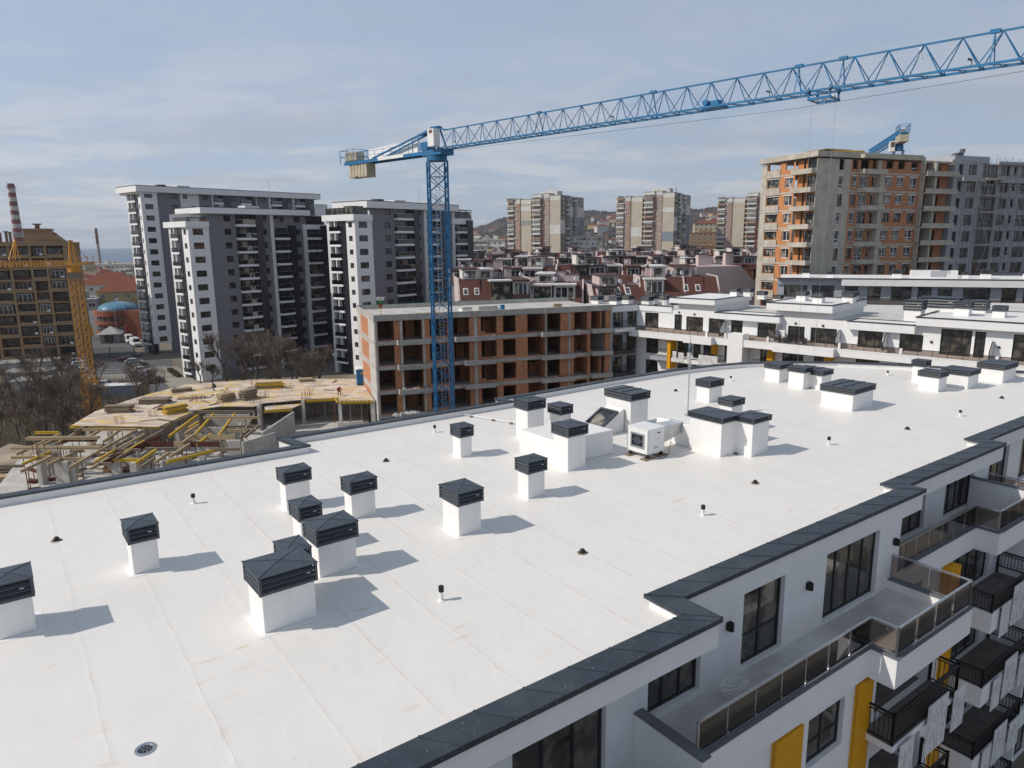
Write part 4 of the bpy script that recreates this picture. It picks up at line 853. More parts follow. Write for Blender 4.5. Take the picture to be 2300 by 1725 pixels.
# ------------------------------------------------------------------ people (small in the picture)
mat('skin', (.42, .24, .17), .6, .1, 5); mat('cloth_red', (.38, .03, .025), .85, .15, 5); mat('cloth_dark', (.03, .03, .04), .85, .2, 5); mat('cloth_blue', (.05, .08, .16), .85, .2, 5); mat('helmet_white', (.7, .7, .68), .4, .05, 5); mat('hair', (.03, .02, .015), .7, .2, 8)
def person(label, loc, rz, top, legs, hat, pose='stand'):
    p = thing('person', label, 'person', loc, rz)
    if pose == 'stand': J = dict(pel=(0, 0, .93), chest=(0, .03, 1.28), neck=(0, .02, 1.47), head=(0, .04, 1.60), crown=(0, .03, 1.70), hipL=(.1, 0, .90), kneeL=(.12, .03, .50), ankL=(.12, 0, .09), toeL=(.13, .15, .04), hipR=(-.1, 0, .90), kneeR=(-.12, .05, .50), ankR=(-.13, -.02, .09), toeR=(-.14, .13, .04), shL=(.19, .02, 1.40), elL=(.26, .05, 1.14), wrL=(.22, .24, 1.02), shR=(-.19, .02, 1.40), elR=(-.27, .02, 1.14), wrR=(-.25, .17, .95))
    else: J = dict(pel=(0, -.12, .55), chest=(0, .12, .86), neck=(0, .22, 1.02), head=(0, .29, 1.13), crown=(0, .31, 1.23), hipL=(.1, -.1, .52), kneeL=(.16, .30, .56), ankL=(.14, .12, .09), toeL=(.15, .27, .04), hipR=(-.1, -.1, .52), kneeR=(-.17, .30, .52), ankR=(-.15, .1, .09), toeR=(-.16, .25, .04), shL=(.19, .18, .95), elL=(.30, .26, .72), wrL=(.18, .44, .60), shR=(-.19, .18, .95), elR=(-.32, .24, .74), wrR=(-.16, .44, .62))
    E = [('pel', 'chest'), ('chest', 'neck'), ('neck', 'head'), ('head', 'crown')]
    for s in 'LR': E += [('pel', 'hip' + s), ('hip' + s, 'knee' + s), ('knee' + s, 'ank' + s), ('ank' + s, 'toe' + s), ('chest', 'sh' + s), ('sh' + s, 'el' + s), ('el' + s, 'wr' + s)]
    rad = dict(pel=.15, chest=.17, neck=.06, head=.10, crown=.075, hip=.10, knee=.065, ank=.045, toe=.04, sh=.075, el=.05, wr=.04)
    ks = list(J); vs = [J[k] for k in ks]; ed = [(ks.index(a), ks.index(c)) for a, c in E]
    rs = [rad[k] if k in rad else rad[k[:-1]] for k in ks]
    for s in 'LR':                                  # five short finger chains on each hand
        wi = ks.index('wr' + s); wv = Vector(J['wr' + s]); dv = (wv - Vector(J['el' + s])).normalized(); sd = dv.cross(Vector((0, 0, 1))).normalized()
        pi = len(vs); vs.append(tuple(wv + dv * .07)); rs.append(.035); ed.append((wi, pi))
        for f in range(5):
            o_ = sd * (.014 * (f - 1.5)); base = wv + dv * .09 + o_
            if f == 4: base = wv + dv * .03 - sd * .035
            i = len(vs); l = (.04, .048, .045, .035, .03)[f]; vs += [tuple(base), tuple(base + dv * l - Vector((0, 0, .01))), tuple(base + dv * l * 1.6 - Vector((0, 0, .035)))]; rs += [.010, .009, .008]; ed += [(pi if f < 4 else wi, i), (i, i + 1), (i + 1, i + 2)]
    me = bpy.data.meshes.new('body'); me.from_pydata(vs, ed, []); o = bpy.data.objects.new('body', me); COL.objects.link(o)
    o.modifiers.new('skin', 'SKIN'); sv = me.skin_vertices[0].data
    for i, r in enumerate(rs): sv[i].radius = (r, r * (.72 if i in (0, 1) else 1))
    sv[0].use_root = True
    sb = o.modifiers.new('sub', 'SUBSURF'); sb.levels = 1; sb.render_levels = 1
    dg = bpy.context.evaluated_depsgraph_get(); m2 = bpy.data.meshes.new_from_object(o.evaluated_get(dg)); bpy.data.objects.remove(o)
    for k in (top, legs, 'skin', 'hair', 'frame_dark'): m2.materials.append(MATS[k])
    nk, pl_, ch = Vector(J['neck']), Vector(J['pel']), Vector(J['chest'])
    for f in m2.polygons:
        c = f.center; best = min(((c - (Vector(J[a]) + Vector(J[q])) / 2).length, a, q) for a, q in E)
        near_ = lambda k, r: (c - Vector(J[k])).length < r
        if c.z > nk.z + .02 and near_('head', .2): mi = 2
        elif any(near_('wr' + s, .16) and not near_('pel', .2) for s in 'LR') and (c - Vector(J['elL'])).length > .14 and (c - Vector(J['elR'])).length > .14: mi = 2
        elif c.z < .1: mi = 4
        elif best[1].startswith(('hip', 'knee', 'ank')) or best[2].startswith(('hip', 'knee')) : mi = 1
        else: mi = 0
        f.material_index = mi; f.use_smooth = True
    inst(m2, 'body', p, (0, 0, loc[2]))
    h = MB(); hc = Vector(J['crown']) + Vector((0, 0, -.02)); hr = MB()
    if hat: h.lathe([(.145, hc.z - .015), (.145, hc.z), (.115, hc.z + .01), (.105, hc.z + .06), (.06, hc.z + .105), (.001, hc.z + .12)], hat, 14, (hc.x, hc.y)); h.build('helmet', p, (0, 0, loc[2]))
    else: h.lathe([(.10, hc.z - .05), (.105, hc.z), (.09, hc.z + .05), (.05, hc.z + .085), (.001, hc.z + .095)], 'hair', 12, (hc.x, hc.y - .015)); h.build('hair', p, (0, 0, loc[2]))
    hd = Vector(J['head']); f = MB(); fy = hd.y + .098
    for x in (-.035, .035): f.box(x - .012, x + .012, fy - .012, fy + .004, hd.z + .015, hd.z + .03, 'hair')
    f.hexa([(-.014, fy - .01, hd.z - .035), (.014, fy - .01, hd.z - .035), (.01, fy - .02, hd.z - .02), (-.01, fy - .02, hd.z - .02), (-.008, fy + .02, hd.z - .03), (.008, fy + .02, hd.z - .03), (.006, fy - .01, hd.z + .02), (-.006, fy - .01, hd.z + .02)], 'skin'); f.box(-.025, .025, fy - .014, fy + .002, hd.z - .062, hd.z - .052, 'cloth_red'); f.build('face', p, (0, 0, loc[2]))
    return p
person('person in a red jacket and dark trousers crouching on the timber deck', (-21.05, 84.7, DZ), 200, 'cloth_red', 'cloth_dark', 'helmet_white', 'crouch')
person('person in dark clothes bending over at the far left of the timber deck', (-37.6, 88.3, DZ), 120, 'cloth_dark', 'cloth_dark', None, 'crouch')
person('person in dark clothes standing by the tripod under the open beams', (-28.9, 71.2, FZ), 100, 'cloth_dark', 'cloth_blue', None)
person('person in grey blue clothes among the props beside the concrete wall', (-32.3, 74.0, FZ), 250, 'cloth_blue', 'cloth_dark', None)

# ------------------------------------------------------------------ blue tower crane
def truss_tower(b, w, z0, z1, step, m, r=.07, rb=.03):
    h = w / 2; c = [(-h, -h), (h, -h), (h, h), (-h, h)]
    for x, y in c: b.bar((x, y, z0), (x, y, z1), r * 2, m)
    n = int((z1 - z0) / step)
    for k in range(n):
        a, e = z0 + k * step, z0 + (k + 1) * step
        for i in range(4):
            p, q = c[i], c[(i + 1) % 4]
            if k % 2: p, q = q, p
            b.bar((*p, a), (*q, e), rb * 2, m); b.bar((*q, a), (*p, e), rb * 1.7, m) if k % 3 == 0 or step > 1.3 else None
            if k % 4 == 0: b.bar((*p, a), (*q, a), rb * 2, m)
JA = -43.0; JB, JT = 18.35, 20.05
bc = thing('tower_crane', 'big blue tower crane with long lattice jib across the sky', 'crane', (-7.05, 72.0, GZ), JA)
b = MB(); truss_tower(b, 1.75, GZ, 17.3, 1.45, 'blue_paint', .085, .032); b.at(0, 0, 0, 0)
b.bar((.2, 0, GZ), (.2, 0, 17), .05, 'galv'); b.bar((-.2, 0, GZ), (-.2, 0, 17), .05, 'galv')
z = GZ + .3
while z < 17: b.bar((-.2, 0, z), (.2, 0, z), .035, 'galv'); z += .3
mast_ = b.build('mast', bc, None, 0)
mast_.rotation_euler = (0, 0, R(-JA + 14))
b = MB(); b.tube((0, 0, 17.3), (0, 0, 17.75), 1.0, 'blue_paint', 20); b.box(-1.2, 1.5, -.85, .85, 17.8, 18.3, 'blue_paint'); b.build('slewing_ring', bc)
b = MB(); hw = .62
for y in (-hw, hw): b.bar((.9, y, JB), (56, y, JB), .11, 'blue_paint', .13)
b.bar((1.2, 0, JT), (56, 0, JT), .10, 'blue_paint')
x = 1.7; 
while x < 55:
    for y in (-hw, hw):
        b.bar((x, y, JB), (x + .95, 0, JT), .048, 'blue_paint'); b.bar((x + .95, 0, JT), (x + 1.9, y, JB), .048, 'blue_paint')
    b.bar((x, -hw, JB), (x, hw, JB), .06, 'blue_paint'); b.bar((x, -hw, JB), (x + 1.9, hw, JB), .035, 'blue_paint')
    b.bar((x + .95, -hw, JB - .02), (x + .95, hw, JB - .02), .035, 'rust')
    x += 1.88
for x in (13.2, 24.3, 35.0, 37.7, 45.5): b.box(x - .25, x + .25, -.12, .12, JT - .06, JT + .14, 'blue_paint'); [b.bar((x, y, JB), (x, 0, JT), .06, 'blue_paint') for y in (-hw, hw)]
b.bar((1, -.05, JB + 1.2), (45.5, -.05, JB + 1.3), .025, 'galv'); b.bar((1, .1, JB + .95), (56, .1, JB + 1.0), .02, 'galv')
b.bar((2, 0, JB - .25), (35, 0, JB - .8), .018, 'frame_dark'); b.bar((35, 0, JB - .8), (56, 0, JB - .3), .018, 'frame_dark')
b.bar((1.2, -.2, JB + .07), (45, -.2, JB + .07), .3, 'galv', .03)
b.box(41.9, 42.0, -.1, 0, JT - .75, JT - .1, 'board')
for x in (3.2, 11.2, 21.0, 33.3, 44.6): b.bar((x, -.3, JB), (x, -.3, JB + .42), .04, 'frame_dark'); b.bar((x, -.3, JB + .4), (x - .2, -.35, JB + .48), .1, 'frame_dark')
b.build('jib', bc).rotation_euler = (0, R(-.35), 0)
b = MB(); b.box(28.4, 29.9, -.5, .5, JB - .05, JB + .12, 'blue_paint'); b.tube((28.7, -.4, JB + .36), (28.7, .4, JB + .36), .2, 'blue_paint', 14); b.box(29.1, 29.7, -.3, .3, JB + .12, JB + .45, 'blue_paint'); b.build('hoist_winch', bc).rotation_euler = (0, R(-.35), 0)
b = MB()
for x in (36.0, 37.3):
    for y in (-.75, .75): b.bar((x, y, JB + .2), (x, y, JB - .55), .09, 'blue_paint'); b.tube((x, y * .95, JB - .1), (x, y * 1.1, JB - .1), .08, 'frame_dark', 10)
    b.bar((x, -.75, JB - .5), (x, .75, JB - .5), .1, 'blue_paint')
for y in (-.75, .75): b.bar((36.0, y, JB - .5), (37.4, y, JB - .5), .12, 'blue_paint', .16)
for x in (36.2, 36.7, 37.2): b.tube((x, -.12, JB - .42), (x, .12, JB - .42), .15, 'board', 14)
b.build('trolley', bc).rotation_euler = (0, R(-.35), 0)
b = MB()
for x in (35.95, 37.45): b.tube((x - .12, 0, JB - .28), (36.58 + (x - 36.7) * .55, 0, -6.5), .009, 'galv', 4, cap=False)
b.build('hoist_rope', bc); b = MB(); b.box(36.35, 37.05, -.15, .15, -7.1, -6.5, 'yellow_panel'); b.tube((36.7, 0, -7.5), (36.7, 0, -7.1), .07, 'frame_dark', 8); b.build('hook_block', bc)
b = MB()
for y in (-.62, .62): b.bar((-.6, y, 18.1), (-14.6, y, 18.1), .16, 'blue_paint', .32)
for k in range(8): x = -1.5 - k * 1.75; b.bar((x, -.6, 18.1), (x - .9, .6, 18.1), .07, 'blue_paint'); 
b.box(-12.2, -1.0, -.55, .55, 18.22, 18.28, 'galv')
for y in (-.68, .68): 
    b.bar((-12, y, 19.1), (-2, y, 19.1), .035, 'blue_paint'); b.bar((-12, y, 18.7), (-2, y, 18.7), .03, 'blue_paint')
    for k in range(8): x = -2 - k * 1.4; b.bar((x, y, 18.2), (x, y, 19.1), .035, 'blue_paint')
for x0, x1 in ((-14.9, -12.4),):
    for z in (18.8, 19.5):
        for y in (-.95, .95): b.bar((x0, y, z), (x1, y, z), .05, 'blue_paint')
        for x in (x0, x1): b.bar((x, -.95, z), (x, .95, z), .05, 'blue_paint')
    for x in (x0, -13.6, x1):
        for y in (-.95, .95): b.bar((x, y, 18.1), (x, y, 19.5), .05, 'blue_paint')
b.build('counter_jib', bc)
b = MB()                                                   # tower head with its tie bars
for y in (-.55, .55):
    b.bar((.9, y, 18.3), (.2, y * .5, 20.4), .14, 'blue_paint'); b.bar((-1.2, y, 18.3), (.1, y * .5, 20.4), .1, 'blue_paint'); b.bar((.1, y * .5, 20.35), (-9.6, y, 18.3), .16, 'blue_paint'); b.bar((.2, y * .5, 20.3), (1.6, 0, JT), .12, 'blue_paint')
b.box(-.5, .5, -.32, .32, 20.2, 20.5, 'blue_paint'); b.bar((-.2, 0, 20.45), (-2.3, 0, 19.95), .3, 'blue_paint', .2)
b.bar((-1.9, -.6, 18.3), (-1.9, -.6, 20.0), .06, 'blue_paint'); b.bar((-2.9, -.6, 18.3), (-2.9, -.6, 19.7), .06, 'blue_paint'); b.bar((-1.9, -.6, 19.4), (-3.3, -.6, 19.1), .04, 'blue_paint')
b.build('tower_head', bc)
b = MB(); b.box(.25, 1.15, -1.35, -.55, 18.5, 20.1, 'white_paint'); b.build('cab', bc, bevel=.03); b = MB(); b.box(.5, .95, -1.362, -1.352, 19.7, 20.0, 'rust'); b.build('rust_patch', bc)
b = MB(); b.box(-1.75, -.7, -.6, .5, 18.4, 19.15, 'blue_paint'); b.tube((-1.3, -.5, 18.85), (-1.3, .5, 18.85), .32, 'blue_paint', 14); b.build('winch', bc)
for (x0, x1, y) in ((-11.9, -3.6, .66),): b = MB(); b.hexa([(x0, y, 18.5), (x1, y, 18.5), (x1, y + .06, 18.5), (x0, y + .06, 18.5), (x0, y, 19.5), (x1, y, 19.75), (x1, y + .06, 19.75), (x0, y + .06, 19.5)], 'white_paint'); b.build('sign_board', bc)
b = MB(); b.box(-8.4, -4.2, -.76, -.72, 17.98, 18.3, 'white_paint'); b.build('sign_board', bc)
for k in range(6):
    x = -14.6 + k * .36; b = MB(); b.box(x, x + .33, -.55, .55, 18.3 + .0, 19.3, 'counterweight'); b.build('counterweight', bc, bevel=.04)
for k in range(6):
    x = -13.9 + k * .55; b = MB(); b.box(x, x + .5, -.6 , .6, 16.55 + (.12 if k == 2 else 0), 18.0, 'counterweight'); b.build('counterweight', bc, bevel=.06)

# second blue crane, only its head shows above the unfinished tower
c2_ = thing('tower_crane', 'distant blue crane whose head shows above the unfinished tower at the right', 'crane', (87, 166, GZ), 73)
b = MB(); truss_tower(b, 1.8, GZ, 28.5, 2.2, 'blue_paint', .12, .06); b.build('mast', c2_)
b = MB(); hw = .8
for y in (-hw, hw): b.bar((.5, y, 31.2), (40, y, 31.2), .22, 'blue_paint')
b.bar((.5, 0, 33), (40, 0, 33), .2, 'blue_paint')
for k in range(18):
    x = .8 + k * 2; z = 31.2
    for y in (-hw, hw): b.bar((x, y, z), (x + 1, 0, z + 1.72), .12, 'blue_paint'); b.bar((x + 1, 0, z + 1.72), (x + 2, y, z), .12, 'blue_paint')
b.build('jib', c2_)
b = MB(); b.tube((0, 0, 28.5), (0, 0, 31), 1.0, 'blue_paint', 14, .8); b.bar((0, 0, 31), (.3, 0, 33.2), .3, 'blue_paint'); b.build('tower_head', c2_)
b = MB(); b.box(-5, .3, -.7, .7, 31.5, 31.9, 'blue_paint')
for z in (32.4, 33.1, 33.5):
    for y in (-1, 1): b.bar((-5, y, z), (-.6, y, z), .08, 'blue_paint')
    b.bar((-5, -1, z), (-5, 1, z), .08, 'blue_paint')
for x in (-5, -3.9, -2.8, -1.7, -.6):
    for y in (-1, 1): b.bar((x, y, 31.6), (x, y, 33.5), .08, 'blue_paint')
b.build('counter_jib', c2_)
b = MB(); b.box(-4.9, -.5, -.9, .9, 29.9, 31.45, 'counterweight'); b.build('counterweight', c2_, bevel=.05); b = MB(); b.box(-3.2, -2, -.5, .5, 31.92, 32.7, 'counterweight'); b.build('counterweight', c2_, bevel=.05)
b = MB(); b.box(-1.3, .2, 1.0, 2.0, 28.3, 30.5, 'white_paint'); b.box(-1.32, -.4, 1.1, 1.9, 29.2, 30.3, 'glass_dark'); b.build('cab', c2_)

# yellow crane
yc = thing('tower_crane', 'yellow lattice tower crane behind the bare trees at the left', 'crane', (-71.9, 118.7, GZ), -76)
b = MB(); truss_tower(b, 1.4, GZ, 4.4, 1.35, 'yellow_crane', .055, .022); mo = b.build('mast', yc); mo.rotation_euler = (0, 0, R(80))
b = MB(); 
for (x, y) in ((-.95, -.95), (.95, -.95), (.95, .95), (-.95, .95)): b.bar((x, y, GZ), (x, y, GZ + 6.2), .18, 'yellow_crane')
for k in range(5):
    for (p, q) in (((-.95, -.95), (.95, -.95)), ((.95, -.95), (.95, .95)), ((.95, .95), (-.95, .95)), ((-.95, .95), (-.95, -.95))): b.bar((*p, GZ + k * 1.2), (*q, GZ + k * 1.2 + 1.2), .09, 'yellow_crane'); b.bar((*p, GZ + k * 1.2 + 1.2), (*q, GZ + k * 1.2 + 1.2), .08, 'yellow_crane')
mo = b.build('climbing_frame', yc); mo.rotation_euler = (0, 0, R(80))
b = MB(); b.tube((0, 0, 5.4), (0, 0, 6.2), .9, 'yellow_crane', 14); b.box(-.8, .8, -.8, .8, 6.2, 6.6, 'yellow_crane'); b.box(-.75, .75, -.75, .75, 4.4, 5.4, 'old_timber'); b.build('slewing_ring', yc)
b = MB(); hw = .55
for y in (-hw, hw): b.bar((.5, y, 6.45), (36, y, 7.2), .085, 'yellow_crane')
b.bar((.6, 0, 7.3), (36, 0, 8.0), .085, 'yellow_crane')
for k in range(29):
    x = .6 + k * 1.2; z = 6.45 + x * .0208
    for y in (-hw, hw): b.bar((x, y, z), (x + .6, 0, z + .84), .04, 'yellow_crane'); b.bar((x + .6, 0, z + .84), (x + 1.2, y, z + .02), .04, 'yellow_crane')
for y in (-.4, .4): b.bar((22, y, 7.9), (21.6, 0, 10.6), .09, 'yellow_crane'); b.bar((23.4, y, 7.9), (21.6, 0, 10.6), .09, 'yellow_crane')
b.build('jib', yc)
b = MB()
for y in (-.5, .5): b.bar((.6, y, 6.6), (.1, y * .3, 10.4), .14, 'yellow_crane'); b.bar((-.6, y, 6.6), (-.0, y * .3, 10.4), .14, 'yellow_crane')
b.box(-.25, .35, -.25, .25, 10.3, 10.55, 'yellow_crane'); b.build('tower_head', yc)
b = MB(); b.bar((0, 0, 10.45), (21.6, 0, 10.6), .05, 'rust'); b.bar((0, 0, 10.3), (10, 0, 7.6), .04, 'rust'); b.bar((0, 0, 10.4), (-8, 0, 7.2), .05, 'rust'); b.build('tie_ropes', yc)
b = MB()
for y in (-.5, .5): b.bar((-.5, y, 6.5), (-9, y, 6.9), .15, 'yellow_crane', .25); b.bar((-9, y, 6.9), (-9, y, 7.9), .06, 'yellow_crane'); b.bar((-.5, y, 7.4), (-9, y, 7.8), .05, 'yellow_crane')
b.build('counter_jib', yc); b = MB(); b.box(-9, -7.4, -.6, .6, 5.2, 6.8, 'counterweight'); b.build('counterweight', yc)
b = MB(); b.box(8.0, 9.6, -.62, -.56, 6.62, 7.35, 'board'); b.build('sign_board', yc)
# ------------------------------------------------------------------ white courtyard block
K_ = .944
def zz(z): return CAM_Z - K_ * (CAM_Z - z)
wb = thing('apartment_block', 'white apartment block with stepped roofs and glass railed terraces across the courtyard', 'apartment block', (16.82, 94.45, GZ), -44)
def hol(ws): return [(a * K_, c * K_, zz(d), zz(e)) for a, c, d, e in ws]
b = MB(); b.prism([(0, 0), (48, 0), (48, 12), (2, 12)], GZ, zz(.35), 'offwhite_render', mtop='membrane'); 
# the core stands just behind the facade skin
bm_ = b
b = MB(); b.prism([(.2, .35), (47, .35), (47, 12), (4, 12)], GZ, zz(.28), 'offwhite_render', mtop='tile_floor'); b.build('roof', wb)
PW = [(5.9, 7.05, -2.4, -.28), (7.7, 10.2, -2.4, -.45), (11, 13.2, -2.4, -.47), (14.1, 15.7, -2.4, -.5), (17.65, 20, -2.4, -.6), (21.5, 23.5, -2.5, -.7), (24.2, 27.2, -2.5, -.7), (29.5, 32.1, -2.5, -.65), (33.8, 36.1, -2.5, -.66), (37.7, 40.5, -2.55, .18), (40.75, 41.7, -2.55, .12), (44, 46.5, -2.55, .1), (1.2, 3.4, -2.4, -.3)]
b = MB(); b.wall(0, 47, zz(-2.75), zz(.3), hol(PW), 'white_render', .22); b.build('wall', wb)
for a, c, d, e in hol(PW): window(wb, a, d, c - a, e - d, .16, max(2, round((c - a) / .95)), t=.1, transom=.72 if e > zz(0) else None)
b = MB(); b.box(0, 5.2, -.12, .3, zz(-.1), zz(.66), 'white_render'); b.box(-.02, 5.22, -.16, .4, zz(.66), zz(.74), 'coping_metal'); b.build('fascia', wb)
def roofvol(x0, x1, z0, z1, y0, y1, inset=.9, under=True):
    x0 *= K_; x1 *= K_; z0 = zz(z0); z1 = zz(z1)
    b = MB(); b.box(x0, x1, y0, y1, z0, z1, 'white_render'); 
    if under: b.box(x0 + inset, x1 - .25, .02, y1 - .1, zz(.28), z0, 'white_render')
    t = .1
    for q in ((x0 - .05, x1 + .05, y0 - .05, y0 + .22), (x0 - .05, x1 + .05, y1 - .2, y1 + .05), (x0 - .05, x0 + .22, y0 + .22, y1 - .2), (x1 - .22, x1 + .05, y0 + .22, y1 - .2)): b.box(*q, z1, z1 + t, 'coping_metal')
    b.box(x0 + .22, x1 - .22, y0 + .22, y1 - .2, z1 + .004, z1 + .03, 'membrane'); b.build('roof_volume', wb)
roofvol(5.5, 12.15, 1.28, 1.95, -.75, 9)
roofvol(19.0, 26.8, 1.14, 1.98, -.75, 10)
roofvol(35.4, 50, .42, 1.24, -.75, 11)
roofvol(12.2, 20.75, -.4, .36, -.78, 2.2, under=False)
roofvol(28.5, 35.38, -.5, .36, -.78, 2.4, under=False)
# terrace with glass rails
b = MB(); b.box(0, 48, -2.0, .2, zz(-3.5), zz(-2.76), 'white_render'); b.box(0, 48, -2.02, -1.8, zz(-2.76), zz(-2.62), 'white_render'); b.box(9 * K_, 13 * K_, -2.75, -2.0, zz(-3.55), zz(-2.62), 'white_render'); b.box(21 * K_, 28 * K_, -2.75, -2.0, zz(-3.55), zz(-2.62), 'white_render'); b.build('terrace', wb)
b = MB(); b.box(14.9 * K_, 16.9 * K_, -2.12, -.6, GZ, zz(-1.95), 'white_render'); b.build('pier', wb)
for x in (11.9, 14.5, 20.0, 28.3, 34.6, 43.2): b = MB(); b.box(x * K_ - .12, x * K_ + .12, -2.02, -1.8, zz(-2.62), zz(-1.98), 'white_render'); b.build('rail_post', wb)
for x0, x1 in ((1, 11.8), (12.1, 14.4), (17.6, 19.9), (20.2, 28.1), (28.5, 34.5), (34.8, 43.1), (43.4, 48)):
    b = MB(); n = max(1, int((x1 - x0) / 1.2)); b.bar((x0 * K_, -1.9, zz(-1.98)), (x1 * K_, -1.9, zz(-1.98)), .06, 'frame_dark')
    for k in range(n + 1): x = K_ * (x0 + (x1 - x0) * k / n); b.bar((x, -1.9, zz(-2.62)), (x, -1.9, zz(-1.98)), .045, 'frame_dark')
    o = b.build('railing', wb); g = MB(); g.box(x0 * K_, x1 * K_, -1.905, -1.895, zz(-2.6), zz(-2.02), 'rail_glass'); g.build('glass_panel', None).parent = o
for x in (13.4, 20.6, 27.6, 32.6, 42.4):
    b = MB(); x *= K_; za, ze = zz(-2.45), zz(-.75); p = [(x, -1.55, za), (x, -.1, za), (x, -.1, ze), (x, -.7, ze), (x, -1.55, ze - .85)]
    i = b.vs(p); b.f.append(tuple(range(i, i + 5))); b.m.append(b.mi('board')); i = b.vs([(x + .05, y, z) for _, y, z in p]); b.f.append(tuple(reversed(range(i, i + 5)))); b.m.append(b.mi('board'))
    for u, v in zip(p, p[1:] + p[:1]): b.bar((u[0] + .025, *u[1:]), (v[0] + .025, *v[1:]), .07, 'frame_dark')
    b.build('terrace_divider', wb)
LWN = []
for k in range(4):
    z0, z1 = -5.95 - 3.15 * k, -3.75 - 3.15 * k
    LWN += [(6.5, 8.2, z0, z1), (8.9, 10, z0, z1), (10.4, 11.9, z0, z1), (13.4, 14.4, z0, z1), (18.2, 19.4, z0, z1), (21, 23.6, z0, z1), (24.8, 26.2, z0, z1), (29.5, 32, z0, z1), (34, 36.5, z0, z1), (1.5, 3.5, z0, z1)]
b = MB(); b.wall(0, 47, GZ, zz(-3.5), hol(LWN), 'white_render', .22, -.02); b.build('wall', wb)
for a, c, d, e in hol(LWN): window(wb, a, d, c - a, e - d, .14, 2 if c - a < 2 else 3, t=.09, base=(0, 0, 0))
for x0, x1, za, zb_ in ((5.9, 6.4, -7.5, -3.55), (11.95, 12.5, -5.1, -3.6), (19.45, 20.15, -5.6, -3.6), (26.3, 27.1, -5.6, -3.6)):
    b = MB(); b.box(x0 * K_, x1 * K_, -.8 if x0 > 6 else -1.5, -.03, zz(za), zz(zb_), 'yellow_panel'); b.build('yellow_panel', wb)
for k in range(3):
    zf = -6.0 - 3.15 * k
    for x0, x1, brd in ((6.5, 14.4, True), (3.2, 5.8, False), (18.0, 27, False)):
        b = MB(); b.box(x0 * K_, x1 * K_, -1.4, -.03, zz(zf - .5), zz(zf), 'white_render' if brd else 'mid_grey_render'); b.build('balcony', wb)
        r = MB(); r.bar((x0 * K_, -1.35, zz(zf + 1.05)), (x1 * K_, -1.35, zz(zf + 1.05)), .06, 'black_rail'); n = int((x1 - x0) / .14)
        for i in range(n + 1): x = K_ * (x0 + (x1 - x0) * i / n); r.bar((x, -1.35, zz(zf)), (x, -1.35, zz(zf + 1.05)), .022, 'black_rail')
        r.build('balcony_railing', wb)
        if brd:
            for j, (a, c) in enumerate(((6.7, 7.3), (7.6, 8.4), (8.9, 9.5), (10.6, 13.3))):
                g = MB(); g.box(a * K_, c * K_, -1.46, -1.43, zz(zf - .5 + .1 * (j % 2)), zz(zf + .95 - .1 * (j % 2)), 'board'); rr = random.Random(j + k * 9)
                for i in range(int((c - a) / .12)): x = K_ * (a + .06 + i * .12); z1 = rr.uniform(.1, .9); g.box(x - .012, x + .012, -1.466, -1.461, zz(zf + z1 - rr.uniform(.3, .8)), zz(zf + z1), 'board_ink')
                g.build('printed_board', wb)
for x, z in ((6.6, .02), (8.9, -.1), (12, -.12), (22.4, -.35), (25.6, -.4), (36.9, -1.3), (42.9, -1.3), (40.9, .45)): b = MB(); b.box(x * K_ - .1, x * K_ + .1, -.12, -.004, zz(z) - .1, zz(z) + .1, 'black_plastic'); b.build('wall_lamp', wb)
def on_w(x, y): p = rot((x * K_, y), -44); return (p[0] + 16.82, p[1] + 94.45)
# corner wing between the unfinished block and the lit facade
wg = thing('apartment_block', 'narrow white and dark glazed corner wing between the unfinished block and the white terraces', 'apartment block', (12.95, 92.2, GZ), 30)
WL = 4.5
b = MB(); b.prism([(0, .3), (WL, .3), (WL + 3, 9), (0, 9)], GZ, zz(.3), 'offwhite_render', mtop='tile_floor'); b.build('roof', wg)
b = MB(); b.box(0, WL, -.1, .3, zz(-.1), 1.25, 'white_render'); b.box(0, WL + .05, -.15, .35, 1.25, 1.33, 'coping_metal'); b.build('fascia', wg)
wn = []
for k in range(6):
    z0, z1 = -1.35 - 2.92 * k, .35 - .0 - 2.92 * k; wn += [(.35, 2.0, z0 - .3, z1), (2.7, 4.3, z0 - .3, z1)]
b = MB(); b.wall(0, WL, GZ, zz(-.1), [(a, c, d, min(e, .4)) for a, c, d, e in wn], 'mid_grey_render', .2); b.build('wall', wg)
for a, c, d, e in wn: window(wg, a, d, c - a, e - d, .12, 3, t=.07)
for k in range(6):
    zf = -1.65 - 2.92 * k
    b = MB(); b.box(-.1, WL * .75, -1.0, -.01, zf - .45, zf + .0, 'white_render' if k == 0 else 'dark_panel'); b.build('balcony', wg)
    r = MB(); r.bar((-.1, -.95, zf + 1.0), (WL * .75, -.95, zf + 1.0), .06, 'black_rail')
    for i in range(24): x = -.1 + i * (WL * .75 + .1) / 23; r.bar((x, -.95, zf), (x, -.95, zf + 1), .025, 'black_rail')
    r.build('balcony_railing', wg)
